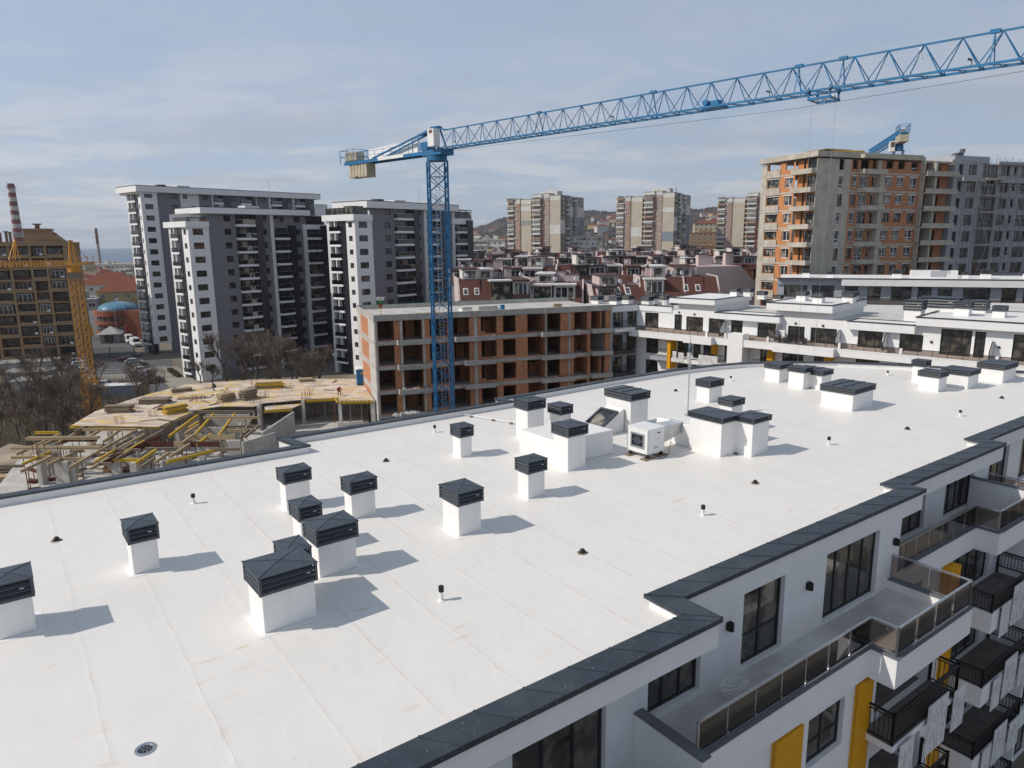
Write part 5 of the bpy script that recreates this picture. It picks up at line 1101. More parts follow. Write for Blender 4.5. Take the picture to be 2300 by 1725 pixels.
# long grey and white building behind
lb = thing('long_building', 'long low grey and white building with a band of dark windows behind the courtyard block', 'apartment block', (37.2, 100, GZ), -22)
L_ = 34
b = MB(); b.prism([(.3, .3), (L_, .3), (L_ + 6, 13), (.3, 13)], GZ, 4.1, 'offwhite_render', mtop='membrane'); b.build('roof', lb)
b = MB(); b.box(0, 8.05, -.2, .3, 3.3, 4.15, 'mid_grey_render'); b.box(8.1, L_, -1.0, .3, 3.28, 4.12, 'offwhite_render'); b.box(-.05, L_, -1.04, .1, 4.15, 4.24, 'coping_metal'); b.build('fascia', lb)
ws = [(.9, 3.9, 1.6, 3.2), (4.5, 7.3, 1.4, 3.2)]; x = 8.6; rr = random.Random(4)
while x < L_ - 3: w_ = rr.choice((1.6, 2.4, 3.0)); ws.append((x, x + w_, 1.3, 3.2)); x += w_ + rr.choice((.7, 1.2))
b = MB(); b.wall(0, L_, GZ, 3.3, ws, 'mid_grey_render', .25, .0); b.build('wall', lb)
for a, c, d, e in ws: window(lb, a, d, c - a, e - d, .2, 2 if c - a < 2.5 else 3, t=.09)
b = MB(); b.box(0, L_, -1.6, -1.35, -3, .85, 'white_render'); b.box(0, 4, -1.62, -1.33, .85, 1.45, 'white_render'); b.box(L_ - 11, L_ - 4.5, -1.62, -1.33, .85, 1.4, 'white_render'); b.build('terrace_parapet', lb)
b = MB(); b.bar((4, -1.5, 1.75), (L_, -1.5, 1.75), .05, 'frame_dark'); b.build('railing', lb); b = MB(); b.box(4, L_, -1.505, -1.495, .9, 1.72, 'rail_glass'); b.build('glass_panel', lb)
def on_l(x, y): p = rot((x, y), -22); return (p[0] + 37.2, p[1] + 100)
# small vents on these roofs: one is built, the others are copies
def vcopy(proto, x, y, z, rz, s, label): return dup(proto, (x, y, z), rz, label, s)
GRP = 'vents on the courtyard roofs'
p1 = vent(0, 0, 1.2, 1.2, .62, 1.15, 'dark topped vent on the courtyard block, first from the left on the upper roof volume', group=GRP)
p1.location = (*on_w(20.6, 3.5), zz(1.98)); p1.rotation_euler = (0, 0, R(-44))
for x, y, z, s, l in ((23.4, 1.5, 1.98, 1.0, 'vent at the front edge of the courtyard roof volume above the table with dark chairs'), (26.0, 4.0, 1.98, 1.0, 'vent at the right end of the middle courtyard roof volume'), (25.4, 7.0, 1.98, .9, 'vent behind the right end of the middle courtyard roof volume'), (24.6, 7.6, 1.98, .9, 'vent at the rear of the middle courtyard roof volume'),
                      (37.8, 3.2, 1.24, 1.25, 'wide vent near the front of the right courtyard roof'), (41.2, 3.8, 1.24, 1.0, 'small vent right of the wide one on the right courtyard roof'), (45.0, 1.6, 1.24, 1.3, 'vent cut by the right edge of the photo on the courtyard roof'), (10.4, 6, 1.95, .9, 'vent on the left courtyard roof volume, left one of two'), (12.0, 6.6, 1.95, .9, 'vent on the left courtyard roof volume, right one of two'), (12.6, 9.5, 1.4, .9, 'vent behind the left courtyard roof volume'), (14.4, 10.5, .9, .9, 'vent at the back of the courtyard block between its roof volumes')):
    vcopy(p1, *on_w(x, y), zz(z), -44, s, l)
for x, y, sz, l in ((33.0, 3.0, (1.5, 1.5, 2.0), 'tall white vent shaft rising from the low courtyard roof'), (33.4, 7.0, (3.2, 1.6, 2.1), 'very wide tall vent behind the tall shaft on the courtyard roof'), (36.5, 7.6, (1.3, 1.3, 1.9), 'tall vent right of the very wide one on the courtyard roof'), (38.2, 7.8, (1.4, 1.4, 1.9), 'tall vent furthest right of the tall courtyard shafts')): vcopy(p1, *on_w(x, y), zz(.3), -44, sz, l)
for i, (px, py, z) in enumerate(((11.2, 101.0, .6), (13.6, 99.6, .6), (15.6, 101.5, .6), (18.0, 99.2, .6), (19.4, 102.5, .6), (20.5, 99.6, .7))): vcopy(p1, px, py, z, -44, 1.15, ['leftmost vent on the corner wing roof by the green netting', 'vent left of the sun lit one on the corner wing roof', 'vent second behind the corner wing parapet', 'vent left of the small roof window on the corner wing', 'rear vent in the middle of the corner wing roof', 'wide vent beside the small roof window on the corner wing'][i])
for i, (x, y, s) in enumerate(((3, 4, 1), (6.4, 4, .7), (14.5, 3.0, 1.0), (20.5, 5, .9), (23, 5, .7), (25, 4, 1), (30, 5, 1.0), (19.5, 8, .8))): vcopy(p1, *on_l(x, y), 4.1, -22, s, 'small vent on the long grey roof, ' + ['leftmost of the row', 'second from its left end', 'above the joint of its fascia', 'left of the pair in the middle', 'right of the pair in the middle', 'beside the scaffolded facade', 'at the right edge of the photo', 'behind the others'][i])
b = MB(); b.box(0, 5.5, 0, 1.6, 0, 1.0, 'offwhite_render'); b.box(2.3, 4.2, -.02, 0, .15, .95, 'mid_grey_render'); o = b.build('roof_housing', None, (*on_l(17, 5), 4.1), -22); tag(o, 'white and grey roof housing in the middle of the long grey building', 'roof housing')
b = MB(); b.tube((0, 0, 0), (0, 0, 3.4), .05, 'galv', 6); o = b.build('mast', None, (20.9, 98.8, .7)); tag(o, 'thin bluish mast standing on the corner wing roof', 'mast')
# terrace furniture
tb = MB(); tb.box(-1.1, 1.1, -.4, .4, .68, .73, 'black_rail')
for x in (-1, 1):
    for y in (-.3, .3): tb.bar((x, y, 0), (x, y, .68), .05, 'black_rail')
tag(tb.build('terrace_table', None, (*on_w(23.0, -1.2), zz(-2.75)), -44), 'dark dining table on the white terrace below the middle roof volume', 'table')
ch0 = thing('terrace_chair', 'dark chair at the left end of the terrace dining table', 'chair', (*on_w(21.4, -1.2), zz(-2.75)), 46, 'dark terrace chairs', rel=True)
c = MB(); c.box(-.25, .25, -.25, .25, .42, .47, 'black_rail'); c.build('seat', ch0); c = MB(); c.box(-.25, .25, .22, .27, .47, 1.0, 'black_rail'); c.build('backrest', ch0)
for x in (-.22, .22):
    for y in (-.22, .22): c = MB(); c.bar((x, y, 0), (x, y, .42), .04, 'black_rail'); c.build('leg', ch0)
for x, y, rz, l in ((22.4, -.55, -44, 'dark chair behind the left half of the terrace dining table'), (23.4, -.55, -44, 'dark chair behind the right half of the terrace dining table'), (22.6, -1.75, 136, 'dark chair before the terrace dining table by the rail'), (24.7, -1.2, -134, 'dark chair at the right end of the terrace dining table')): dup(ch0, (*on_w(x, y), zz(-2.75)), rz, l)
ac = thing('air_conditioner', 'white outdoor air conditioner unit on the terrace left of the dark chairs', 'air conditioner', (*on_w(21.0, -.6), zz(-1.95)), -44, rel=True)
c = MB(); c.box(-.45, .45, -.18, .18, 0, .7, 'white_paint'); c.build('casing', ac, bevel=.02); c = MB(); c.tube((-.12, -.185, .35), (-.12, -.2, .35), .26, 'mid_grey_render', 16); c.build('fan_grille', ac); c = MB(); c.box(-.4, .4, -.15, .15, -.78, -.004, 'offwhite_render'); c.build('stand', ac)
# ------------------------------------------------------------------ the three grey residential towers
def grey_tower(label, x, y, rz, wc, rows, slabw, slabtop, capbot, caps, cols, end, left, base_white=GZ, pent=True):
    """wc: height of the middle of the topmost window row of the white slab; cols: list of (kind, x0, x1[, first row])"""
    t = thing('residential_tower', label, 'tower block', (x, y, GZ), rz, 'grey and white residential towers')
    sp = 2.85; zr = [wc - sp * k for k in range(rows)]
    ztop = caps[2]                                          # underside of the main roof slab
    holes = []; hw = .65
    for c in cols:
        if c[0] == 'win':
            for k in range(c[3] if len(c) > 3 else 0, rows): holes.append((c[1], c[2], zr[k] - hw, zr[k] + hw))
        if c[0] == 'balc':
            for k in range(c[3] if len(c) > 3 else 0, rows): holes.append((c[1] + .15, c[2] - .1, zr[k] - 1.25, zr[k] + .95))
    b = MB(); b.wall(slabw, end, GZ, ztop, holes, 'grey_render', .25, .0)
    YB = left[3] - .35
    b.face([(end, 0, GZ), (end, YB, GZ), (end, YB, ztop), (end, 0, ztop)], 'grey_render'); b.face([(.85, YB, GZ), (.85, .1, GZ), (.85, .1, ztop), (.85, YB, ztop)], 'grey_render'); b.build('wall', t)
    for c in cols:
        if c[0] == 'win':
            for k in range(c[3] if len(c) > 3 else 0, rows): window(t, c[1], zr[k] - hw, c[2] - c[1], 2 * hw, .17, 2, t=.11, gl='glass_dark')
        elif c[0] == 'balc':
            for k in range(c[3] if len(c) > 3 else 0, rows):
                a, e = c[1], c[2]; zf = zr[k] - 1.45
                inst(winmesh(e - a - .25, 2.2, 3, 1, 'frame_dark', 'glass_dark', .1), 'balcony_door', t, (a + .15, .2, zr[k] - 1.25), 0)
                b = MB(); b.box(a, e, -1.0, -.01, zf - .28, zf + .2, 'white_render'); b.box(a, e, -1.0, -.97, zf + .21, zf + 1.15, 'clear_glass'); b.bar((a, -.985, zf + 1.17), (e, -.985, zf + 1.17), .05, 'galv'); b.build('balcony', t)
        elif c[0] == 'dark':
            b = MB(); z1 = ztop if len(c) < 4 else zr[c[3]] + 1.5; b.box(c[1], c[2], -1.05, -.01, GZ + 2, z1, 'dark_panel')
            for k in range(rows): b.box(c[1] - .02, c[2] + .02, -1.08, -1.04, zr[k] - 1.5, zr[k] - 1.42, 'frame_dark')
            b.build('dark_cladding', t)
        elif c[0] == 'pil':
            b = MB(); b.box(c[1], c[2], -.35, -.01, GZ, ztop if len(c) < 4 else zr[c[3]] + 1.7, 'offwhite_render'); b.build('pilaster', t)
        elif c[0] == 'white':
            b = MB(); b.box(c[1], c[2], -.12, -.01, GZ + 3, ztop, 'offwhite_render'); b.build('white_panel', t)
            for k in range(rows): window(t, c[1] + .7 + (2.2 if k % 2 else 0), zr[k] - .5, 1.2, 1.0, -.17, 1, t=.1)
    # white slab with a column of windows and its return
    hs = [(slabw * .22, slabw * .73, z - hw, z + hw) for z in zr if z < slabtop]
    b = MB(); b.wall(0, slabw, base_white, slabtop, hs, 'white_render', .2, -.5); b.face([(slabw, -.5, base_white), (slabw, 0, base_white), (slabw, 0, slabtop), (slabw, -.5, slabtop)], 'white_render')
    b.face([(0, -.5, base_white), (slabw, -.5, base_white), (slabw, 0, base_white), (0, 0, base_white)][::-1], 'white_render')
    b.box(slabw - .22, slabw + .02, -.56, -.501, base_white, slabtop, 'white_render'); b.build('white_slab', t)
    for q in hs: window(t, q[0], q[2], q[1] - q[0], 1.3, .14, 3, base=(0, -.5, 0), t=.11)
    yret, y0, y1, ymax = left
    hl = [(-(min(1.5, yret - .3)), -.35, z - .55, z + .55) for z in zr if z < slabtop]
    b = MB(); b.at(0, 0, 0, -90); b.wall(-yret, .5, base_white, slabtop, hl, 'white_render', .2, 0)   # local x runs along -y
    b.at(); b.build('white_slab', t)
    for q in hl: window(t, q[0], q[2], q[1] - q[0], 1.1, .12, 1, base=(0, 0, -90), t=.1)
    # bay of balconies on the left face
    b = MB(); b.box(.8, .9, y0 - .7, y1, GZ, slabtop - .2, 'dark_panel'); b.box(-.15, .8, y1 - .9, y1, GZ, slabtop - .2, 'offwhite_render'); b.box(-.05, .85, yret + .02, y0 + 1.0, GZ, slabtop - .2, 'dark_panel'); b.build('dark_cladding', t)
    for k, z in enumerate(zr):
        if z > slabtop: continue
        b = MB(); b.box(-.35, .8, y0 + 1.0, y1 - .9, z - 1.7, z - 1.25, 'white_render'); b.box(-.35, -.32, y0 + 1.0, y1 - .9, z - 1.24, z - .35, 'clear_glass'); b.box(-.3, .5, (y0 + y1) / 2 - .1, (y0 + y1) / 2 + .15, z - 1.24, z + 1.1, 'white_render'); b.build('balcony', t)
        inst(winmesh((y1 - y0) * .6, 2.1, 4, 1, 'frame_dark', 'glass_far', .1), 'balcony_door', t, (.76, y1 - 1.1, z - 1.2), -90)
    b = MB(); b.box(-.5, slabw + .1, -.75, ymax, capbot, slabtop + .003, 'white_render') if slabtop < ztop else None
    b.box(caps[0], caps[1], -1.15, left[3] + .6, ztop, caps[3], 'white_render'); b.box(caps[0] - .06, caps[1] + .06, -1.21, left[3] + .66, caps[3], caps[3] + .12, 'frame_dark'); b.build('roof_slab', t)
    if slabtop < ztop: b = MB(); b.box(.5, slabw - .3, .3, 7, slabtop + .01, slabtop + .9, 'clear_glass'); b.build('glass_screen', t)
    b = MB(); b.box(caps[0] + 8, caps[0] + 10, 4, 6, caps[3] + .1, caps[3] + .9, 'blue_paint' if False else 'dark_metal'); b.box(caps[0] + 12.5, caps[0] + 16, 3, 6, caps[3] + .1, caps[3] + .8, 'white_render'); b.tube((caps[0] + (caps[1] - caps[0]) * .75, 5, caps[3]), (caps[0] + (caps[1] - caps[0]) * .75, 5, caps[3] + 4), .05, 'galv', 4); b.build('roof_plant', t)
    return t
g1 = grey_tower('nearest grey and white tower, in front of the tallest one, with a lower white slab', -66.22, 149, 50, 15.07, 12, 4.39, 14.32, 13.16, (2.6, 29.1, 15.97, 17.2),
    [('win', 8.16, 9.75), ('balc', 10.7, 15.05), ('dark', 15.07, 16.76), ('win', 16.9, 18.2), ('pil', 19.0, 19.8), ('win', 20.0, 22.6, 11), ('balc', 19.93, 23.45, 1), ('dark', 23.5, 25.04, 1), ('win', 25.3, 26.9), ('pil', 27.5, 28.47, 1), ('balc', 28.47, 32.0, 1), ('dark', 32, 33.66, 1)], 33.7, (2.2, 2.6, 7.7, 9.2))
b = MB(); b.box(27.4, 33.8, -.5, 9, 12.9, 13.95, 'white_render'); b.box(28.6, 33.0, -.2, 7, 13.96, 15.7, 'glass_dark'); [b.bar((28.6 + k * 1.1, -.22, 13.95), (28.6 + k * 1.1, -.22, 15.8), .1, 'frame_dark') for k in range(5)]; b.box(28.4, 33.2, -.4, 7.2, 15.7, 15.85, 'frame_dark'); b.build('glass_penthouse', g1)
inst(winmesh(2.5, 1.3, 3, 1, 'frame_dark', 'glass_dark', .1), 'window', g1, (20.1, -.06, 14.42), 0)
g2 = grey_tower('tallest grey and white tower, behind the nearest one, with the longest roof slab', -94.24, 187, 50, 22.16, 14, 4.1, 22.9, 22.5, (-1.2, 53.9, 22.95, 24.45),
    [('win', 7.87, 9.56), ('white', 10.34, 15.4), ('win', 16.4, 18.0), ('pil', 19.0, 19.4), ('balc', 19.4, 22.0), ('dark', 22, 24), ('win', 24.1, 26.4), ('balc', 27.3, 30.5), ('dark', 30.5, 31.8), ('pil', 31.8, 32.5), ('win', 34, 35.5), ('pil', 36.4, 37), ('balc', 37, 40.3), ('dark', 40.3, 42.2), ('win', 42.4, 43.8), ('pil', 44.4, 45), ('balc', 45, 48.3), ('dark', 48.3, 50.1), ('win', 50.3, 51.6)], 52.3, (1.2, 1.4, 7.7, 10.4), base_white=-16.0)
b = MB(); b.box(52.4, 57, 0, 9, 17, 20.6, 'white_render'); b.box(52.4, 57, -.1, 0, 20.61, 21.6, 'clear_glass'); b.build('side_terrace', g2)
g3 = grey_tower('grey and white tower behind the blue crane mast with a pergola on its roof terrace', -33.2, 154, 54, 16.25, 12, 4.87, 15.56, 14.25, (3.1, 33.5, 17.0, 18.4),
    [('win', 9.0, 10.97), ('balc', 12.06, 17.45), ('dark', 17.47, 19.2), ('win', 19.4, 20.8), ('pil', 21.6, 22.6), ('balc', 22.75, 26.4), ('dark', 26.4, 28.2), ('win', 28.6, 30.4), ('pil', 31.8, 32.68), ('balc', 32.7, 36.7, 1), ('dark', 36.7, 39.0, 1)], 39.1, (2.3, 2.9, 8.3, 9.4))
b = MB(); b.box(31.6, 39.2, -.6, 9, 13.9, 15.3, 'white_render'); b.box(33.6, 39.0, -.45, -.42, 15.31, 16.2, 'clear_glass')
for x in (34.6, 37, 39): b.bar((x, -.4, 15.3), (x, -.4, 17.4), .13, 'frame_dark'); b.bar((x, 5, 15.3), (x, 5, 17.7), .13, 'frame_dark')
b.hexa([(33.5, -.6, 17.35), (39.2, -.6, 17.2), (39.2, 5, 17.5), (33.5, 5, 17.8), (33.5, -.6, 17.5), (39.2, -.6, 17.35), (39.2, 5, 17.65), (33.5, 5, 17.95)], 'frame_dark'); b.build('pergola', g3)
b = MB(); b.box(.4, 3.0, .2, 3.0, 15.58, 17.2, 'glass_dark'); b.box(.4, 2.0, 3.1, 9.0, 15.58, 16.9, 'glass_dark')
for k in range(7): b.bar((.36, .2 + k * 1.45, 15.6), (.36, .2 + k * 1.45, 17.1), .1, 'frame_dark')
b.box(.3, 3.1, .1, 3.1, 17.2, 17.3, 'frame_dark'); b.box(.3, 2.1, 3.1, 9.1, 16.9, 17.0, 'frame_dark'); b.build('glass_penthouse', g3)

# ------------------------------------------------------------------ brown block at the left edge
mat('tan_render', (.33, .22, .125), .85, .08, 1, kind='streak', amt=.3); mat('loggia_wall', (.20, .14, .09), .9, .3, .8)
bb = thing('apartment_block', 'brown apartment block with deep loggias at the left edge of the photo', 'apartment block', (-108.6, 177, GZ), 19)
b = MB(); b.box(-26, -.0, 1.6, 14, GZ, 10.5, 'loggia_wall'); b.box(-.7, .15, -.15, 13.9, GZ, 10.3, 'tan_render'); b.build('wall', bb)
xs = [-20.5, -16.4, -12.0, -7.7, -4.45, -.35]
b = MB(); b.box(-26, .4, -.5, 1.0, 9.75, 10.75, 'tan_render'); b.box(-26, .3, -.1, 13.9, 10.3, 10.6, 'tan_render'); b.build('cornice', bb)
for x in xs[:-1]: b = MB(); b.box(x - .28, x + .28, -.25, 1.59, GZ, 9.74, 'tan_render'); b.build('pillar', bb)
rr = random.Random(9)
for k in range(11):
    zf = 7.0 - 2.72 * k
    for i, (a, e) in enumerate(zip(xs, xs[1:])):
        a2, e2 = a + .29, e - .29 - (.1 if i == 4 else 0)
        b = MB(); b.box(a2, e2, -.2, 1.59, zf - .2, zf + .12, 'tan_render'); b.box(a2, e2, -.2, -.06, zf + .12, zf + (.75 if (i + k) % 3 else .3), 'tan_render' if (i * 7 + k * 3) % 5 else 'red_ply'); b.build('balcony', bb)
        if rr.random() < .75: b = MB(); b.bar((a2, -.13, zf + 1.0), (e2, -.13, zf + 1.0), .05, 'frame_dark'); [b.bar((a2 + j * .3, -.13, zf + .3), (a2 + j * .3, -.13, zf + 1.0), .03, 'frame_dark') for j in range(int((e2 - a2) / .3))]; b.build('railing', bb)
        w_ = min(3.0, e2 - a2 - .5); glz = rr.random() < .4
        inst(winmesh(round(w_, 1), 2.1, 3, 1, 'frame_brown' if rr.random() < .6 else 'frame_white', 'glass_dark', .1), 'window', bb, (a2 + .2, (.1 if glz else 1.5), zf + .13), 0)
        if rr.random() < .3: b = MB(); b.box(e2 - .9, e2 - .2, -.5, -.21, zf + .5, zf + 1.0, 'offwhite_render'); b.build('air_conditioner', bb)
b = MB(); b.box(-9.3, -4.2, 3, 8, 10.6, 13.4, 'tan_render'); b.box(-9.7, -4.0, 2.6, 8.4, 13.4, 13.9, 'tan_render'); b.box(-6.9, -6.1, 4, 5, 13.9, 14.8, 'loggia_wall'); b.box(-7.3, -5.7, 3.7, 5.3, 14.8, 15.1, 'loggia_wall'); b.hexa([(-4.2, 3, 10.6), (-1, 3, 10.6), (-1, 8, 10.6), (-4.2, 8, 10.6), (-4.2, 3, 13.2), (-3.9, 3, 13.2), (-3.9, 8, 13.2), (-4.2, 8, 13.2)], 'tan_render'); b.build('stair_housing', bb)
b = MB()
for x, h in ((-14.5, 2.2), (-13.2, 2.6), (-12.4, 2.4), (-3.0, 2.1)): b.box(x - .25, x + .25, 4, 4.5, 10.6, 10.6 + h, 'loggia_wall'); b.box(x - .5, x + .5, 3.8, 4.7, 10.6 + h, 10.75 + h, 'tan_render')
b.build('chimney', bb)

# ------------------------------------------------------------------ unfinished tower (right) and scaffolded block
mat('brick_sunlit', (.56, .23, .08), .9, .2, 2.2, .2, kind='brick', col2=(.42, .18, .08))  # orange brick brightened for the end wall, its sunlight put into the colour
mat('stained_concrete', (.52, .48, .40), .9, .14, 1.0, .1, kind='concrete')
ub = thing('unfinished_building', 'tall unfinished brick and concrete tower at the right with windows already fitted', 'building under construction', (49.94, 120, GZ), 22)
FB = [20.3 - 2.96 * k for k in range(14)]; W_ = 31.6
for k, zf in enumerate(FB):
    b = MB(); b.box(-.02, W_, -.04, 13, zf - .3, zf, 'stained_concrete'); b.build('slab', ub)
b = MB(); b.box(-.5, 23.4, -.5, 13.2, 22.55, 23.4, 'stained_concrete'); b.box(23.5, W_, -.2, 13, 22.3, 22.6, 'stained_concrete'); b.box(8.6, 13.8, -1.4, -.51, 22.5, 23.1, 'stained_concrete'); b.box(23.6, 24.2, -.2, .3, 22.61, 23.2, 'stained_concrete'); b.box(30.9, 31.5, -.2, .3, 22.61, 23.0, 'stained_concrete'); b.build('roof_slab', ub)
b = MB(); b.hexa([(3.5, 2, 23.41), (12, 1.5, 23.41), (12, 6, 23.41), (3.5, 6, 23.41), (5.2, 2, 24.0), (11.6, 1.5, 24.0), (11.6, 6, 24.0), (5.2, 6, 24.0)], 'yellow_beam'); b.box(3.2, 9, 1.8, 6.2, 24.01, 24.1, 'raw_timber'); tag(b.build('timber_stack', None, (49.94, 120, 0), 22), 'flat stack of formwork timber on the roof edge of the tall unfinished tower', 'timber stack')
for k, zf in enumerate(FB):
    zt = zf + 2.66 if k else 22.3
    H1, H2, H3 = zf + .75, zf + 2.05, zf + 2.35
    hs = [(4.75, 5.85, zf + .3, H3)]
    b = MB(); b.wall(0, 7.3, zf + .002, zt, hs, 'stained_concrete', .3, .0); b.build('concrete_wall', ub)
    hs2 = [(7.75, 8.9, zf + .5, H3), (9.5, 11.4, zf + .3, H3), (12.2, 12.95, zf + .05, H3), (15.3, 16.95, H1, H3), (18.05, 19.7, H1, H3), (21.15, 22.95, zf + .55, H3)]
    b = MB(); b.wall(7.3, 23.5, zf + .002, zt, hs2, 'orange_brick', .3, .02); b.build('brick_wall', ub)
    b = MB(); b.box(13.0, 13.85, -1.1, .0, zf + .002, zt, 'stained_concrete') if k else b.box(13.0, 13.85, -.3, .0, zf + .002, zt, 'stained_concrete'); b.build('column', ub)
    for q in hs + hs2:
        if k: window(ub, q[0], q[2], q[1] - q[0], q[3] - q[2], .2, 2 if q[1] - q[0] > 1.3 else 1, t=.09, fr='frame_white' if (k + int(q[0])) % 3 else 'frame_dark', gl='glass_far', transom=.28)
    b = MB()
    for q in hs + hs2: b.box(q[0] - .12, q[1] + .12, -.012, .0 if q[0] < 7 else .018, H3 + .0, H3 + .16, 'board')
    b.build('lintel', ub)
    b = MB(); b.face([(.1, 3.0, zf), (23.4, 3.0, zf), (23.4, 3.0, zt), (.1, 3.0, zt)], 'dark_inside'); b.build('partition_wall', ub)
    if k < 13:
        b = MB(); b.box(8.95, 14.2, -1.3, -.05, zf - .35, zf - .12, 'stained_concrete'); b.box(8.95, 14.2, -1.3, -1.18, zf - .12, zf + .45, 'stained_concrete'); b.box(8.95, 9.07, -1.18, -.05, zf - .12, zf + .45, 'stained_concrete'); b.build('balcony', ub)
        b = MB(); b.box(23.6, W_, -1.3, -.05, zf - .35, zf - .12, 'stained_concrete'); b.box(23.6, W_, -1.3, -1.18, zf - .12, zf + .5, 'stained_concrete'); b.build('balcony', ub)
    hs3 = [(24.1, 26.2, zf + .05, H3), (27.3, 29.6, zf + .05, H3)]
    b = MB(); b.wall(23.5, W_, zf + .002, zt, hs3, 'orange_brick', .3, .9); b.box(26.25, 26.7, -.8, .89, zf + .002, zt, 'stained_concrete'); b.box(23.5, 23.7, -.8, .89, zf + .002, zt, 'stained_concrete'); b.build('brick_wall', ub)
    for q in hs3:
        if k > 0: window(ub, q[0], q[2], q[1] - q[0], q[3] - q[2], .2, 2, t=.09, base=(0, .9, 0), gl='glass_dark')
    # sun-lit end wall; wall coordinates u = -y
    b = MB(); b.at(0, 0, 0, -90)
    he = [(-2.55, -.25, zf + .25, H3)]; b.wall(-4.75, -.05, zf + .002, zt, he, 'brick_sunlit', .6, .5)
    h2 = [(-7.05, -5.2, zf + .7, H3)]; b.wall(-8.1, -4.75, zf + .002, zt, h2, 'brick_sunlit', .25, 0)
    h3 = [(-11.4, -8.5, zf + .95, H3)]; b.wall(-11.5, -8.1, zf + .002, zt, h3, 'brick_sunlit', .25, .1); b.build('brick_wall', ub)
    for q_ in ((-.05, .6, 11.5, 12.9, zf + .001, zt), (-.1, .1, 8.2, 11.4, zf - .35, zf + .85), (-.05, .25, -.03, .08, zf, zt)): b = MB(); b.box(*q_, 'stained_concrete'); b.build('concrete_wall', ub)
    if k < 13: b = MB(); b.box(-1.05, -.05, .1, 4.7, zf - .35, zf - .12, 'stained_concrete'); b.box(-1.05, -.93, .1, 4.7, zf - .12, zf + .45, 'stained_concrete'); b.box(-.93, -.05, .1, .22, zf - .12, zf + .45, 'stained_concrete'); b.build('balcony', ub)
    for q, yy in ((he[0], .5), (h2[0], 0), (h3[0], .1)):
        if k or q is he[0]: window(ub, q[0], q[2], q[1] - q[0], q[3] - q[2], .2 + yy, 3 if q[1] - q[0] > 2.2 else 2, t=.1, base=(0, 0, -90), fr='frame_white' if q is h2[0] else 'frame_dark', gl='glass_far' if k else 'dark_panel')
    if k: b = MB(); b.box(-.02, .0, 5.1, 7.2, H3, H3 + .15, 'board'); b.box(.08, .1, 8.4, 11.4, H3, H3 + .15, 'board'); b.build('lintel', ub)
mat('primer_render', (.37, .385, .405), .9, .08, 1.0, kind='streak', amt=.25)
sb = thing('unfinished_building', 'grey rendered block wrapped in scaffolding at the right edge of the photo', 'building under construction', (49.94, 120, GZ), 22)
X0, X1 = 32.0, 66
whs = []
for k in range(14):
    zf = 20.0 - 2.96 * k
    for a, e, s in ((33.15, 34.3, .5), (35.7, 37.9, .5), (44.5, 46.9, .5), (48.0, 48.9, .8), (50.2, 53.5, .3), (55, 57, .6), (59, 62, .5)): whs.append((a, e, zf + s, zf + 2.3))
    for a, e in ((39.4, 43.6),): whs.append((a, e, zf + .1, zf + 2.5))
b = MB(); b.wall(X0, X1, GZ, 22.4, whs, 'primer_render', .4, .1); b.box(X0, X1, .5, 13, 22.1, 22.4, 'stained_concrete'); b.face([(X0, 13, GZ), (X0, .1, GZ), (X0, .1, 22.4), (X0, 13, 22.4)], 'primer_render'); b.build('wall', sb)
for q in whs: window(sb, q[0], q[2], q[1] - q[0], q[3] - q[2], .38, 2, t=.09, gl='glass_dark')
b = MB(); b.box(X0 + 1.2, 39, -1.0, .09, 19.3, 20.0, 'primer_render'); b.box(33, 42.3, 1, 8, 22.41, 23.9, 'primer_render'); b.box(42.8, X1, -.6, .09, 22.4, 23.0, 'primer_render'); b.box(43.2, X1, -.9, .09, 19.2, 19.7, 'primer_render'); b.build('parapet', sb)
for k in range(13): zf = 20 - 2.96 * k; b = MB(); b.box(39.3, 43.7, -1.1, .08, zf - .35, zf - .05, 'stained_concrete'); b.build('balcony', sb)
sf = thing('scaffolding', 'steel pole scaffolding standing before the grey rendered block at the right edge', 'scaffolding', (49.94, 120, GZ), 22)
b = MB(); x = X0 + .8; mat('scaffold', (.16, .15, .145), .7, .3, 2)
rr = random.Random(12)
while x < X1:
    for y in (-1.6, -2.5): b.bar((x, y, GZ), (x, y, 22.6 + rr.uniform(.2, 1.4)), .05, 'scaffold')
    x += 2.1
for k in range(22):
    z = 22.3 - k * 1.95
    for y in (-1.6, -2.5): b.bar((X0 + .4, y, z), (X1, y, z), .045, 'scaffold')
    if k % 2: b.bar((X0 + .4, -2.5, z), (X1, -2.5, z), .04, 'scaffold')
for i in range(7): x = X0 + 2 + i * 5; b.bar((x, -2.55, -4), (x + 5, -2.55, 8), .05, 'galv'); b.bar((x + 5, -2.55, 8), (x, -2.55, 20), .05, 'galv')
b.build('frame', sf)
for k in range(6): z = 18.4 - k * 5.85; b = MB(); b.box(X0 + .5 + (k % 3) * 5, X0 + 16 + (k % 2) * 12, -2.45, -1.65, z, z + .05, 'old_timber'); b.build('walkway', sf)
b = MB(); b.hexa([(0, 0, 0), (2.2, 0, 0), (2.2, 1.2, 0), (0, 1.2, 0), (.2, 0, .7), (1.2, 0, .9), (1.2, 1.2, .9), (.2, 1.2, .6)], 'dark_metal'); b.bar((1.6, .5, .0), (2.2, .5, 1.5), .8, 'dark_metal', .4); p = rot((36, 3), 22); tag(b.build('roof_machine', None, (49.94 + p[0], 120 + p[1], 23.91), 22), 'dark machine lying on top of the grey scaffolded block', 'machine')
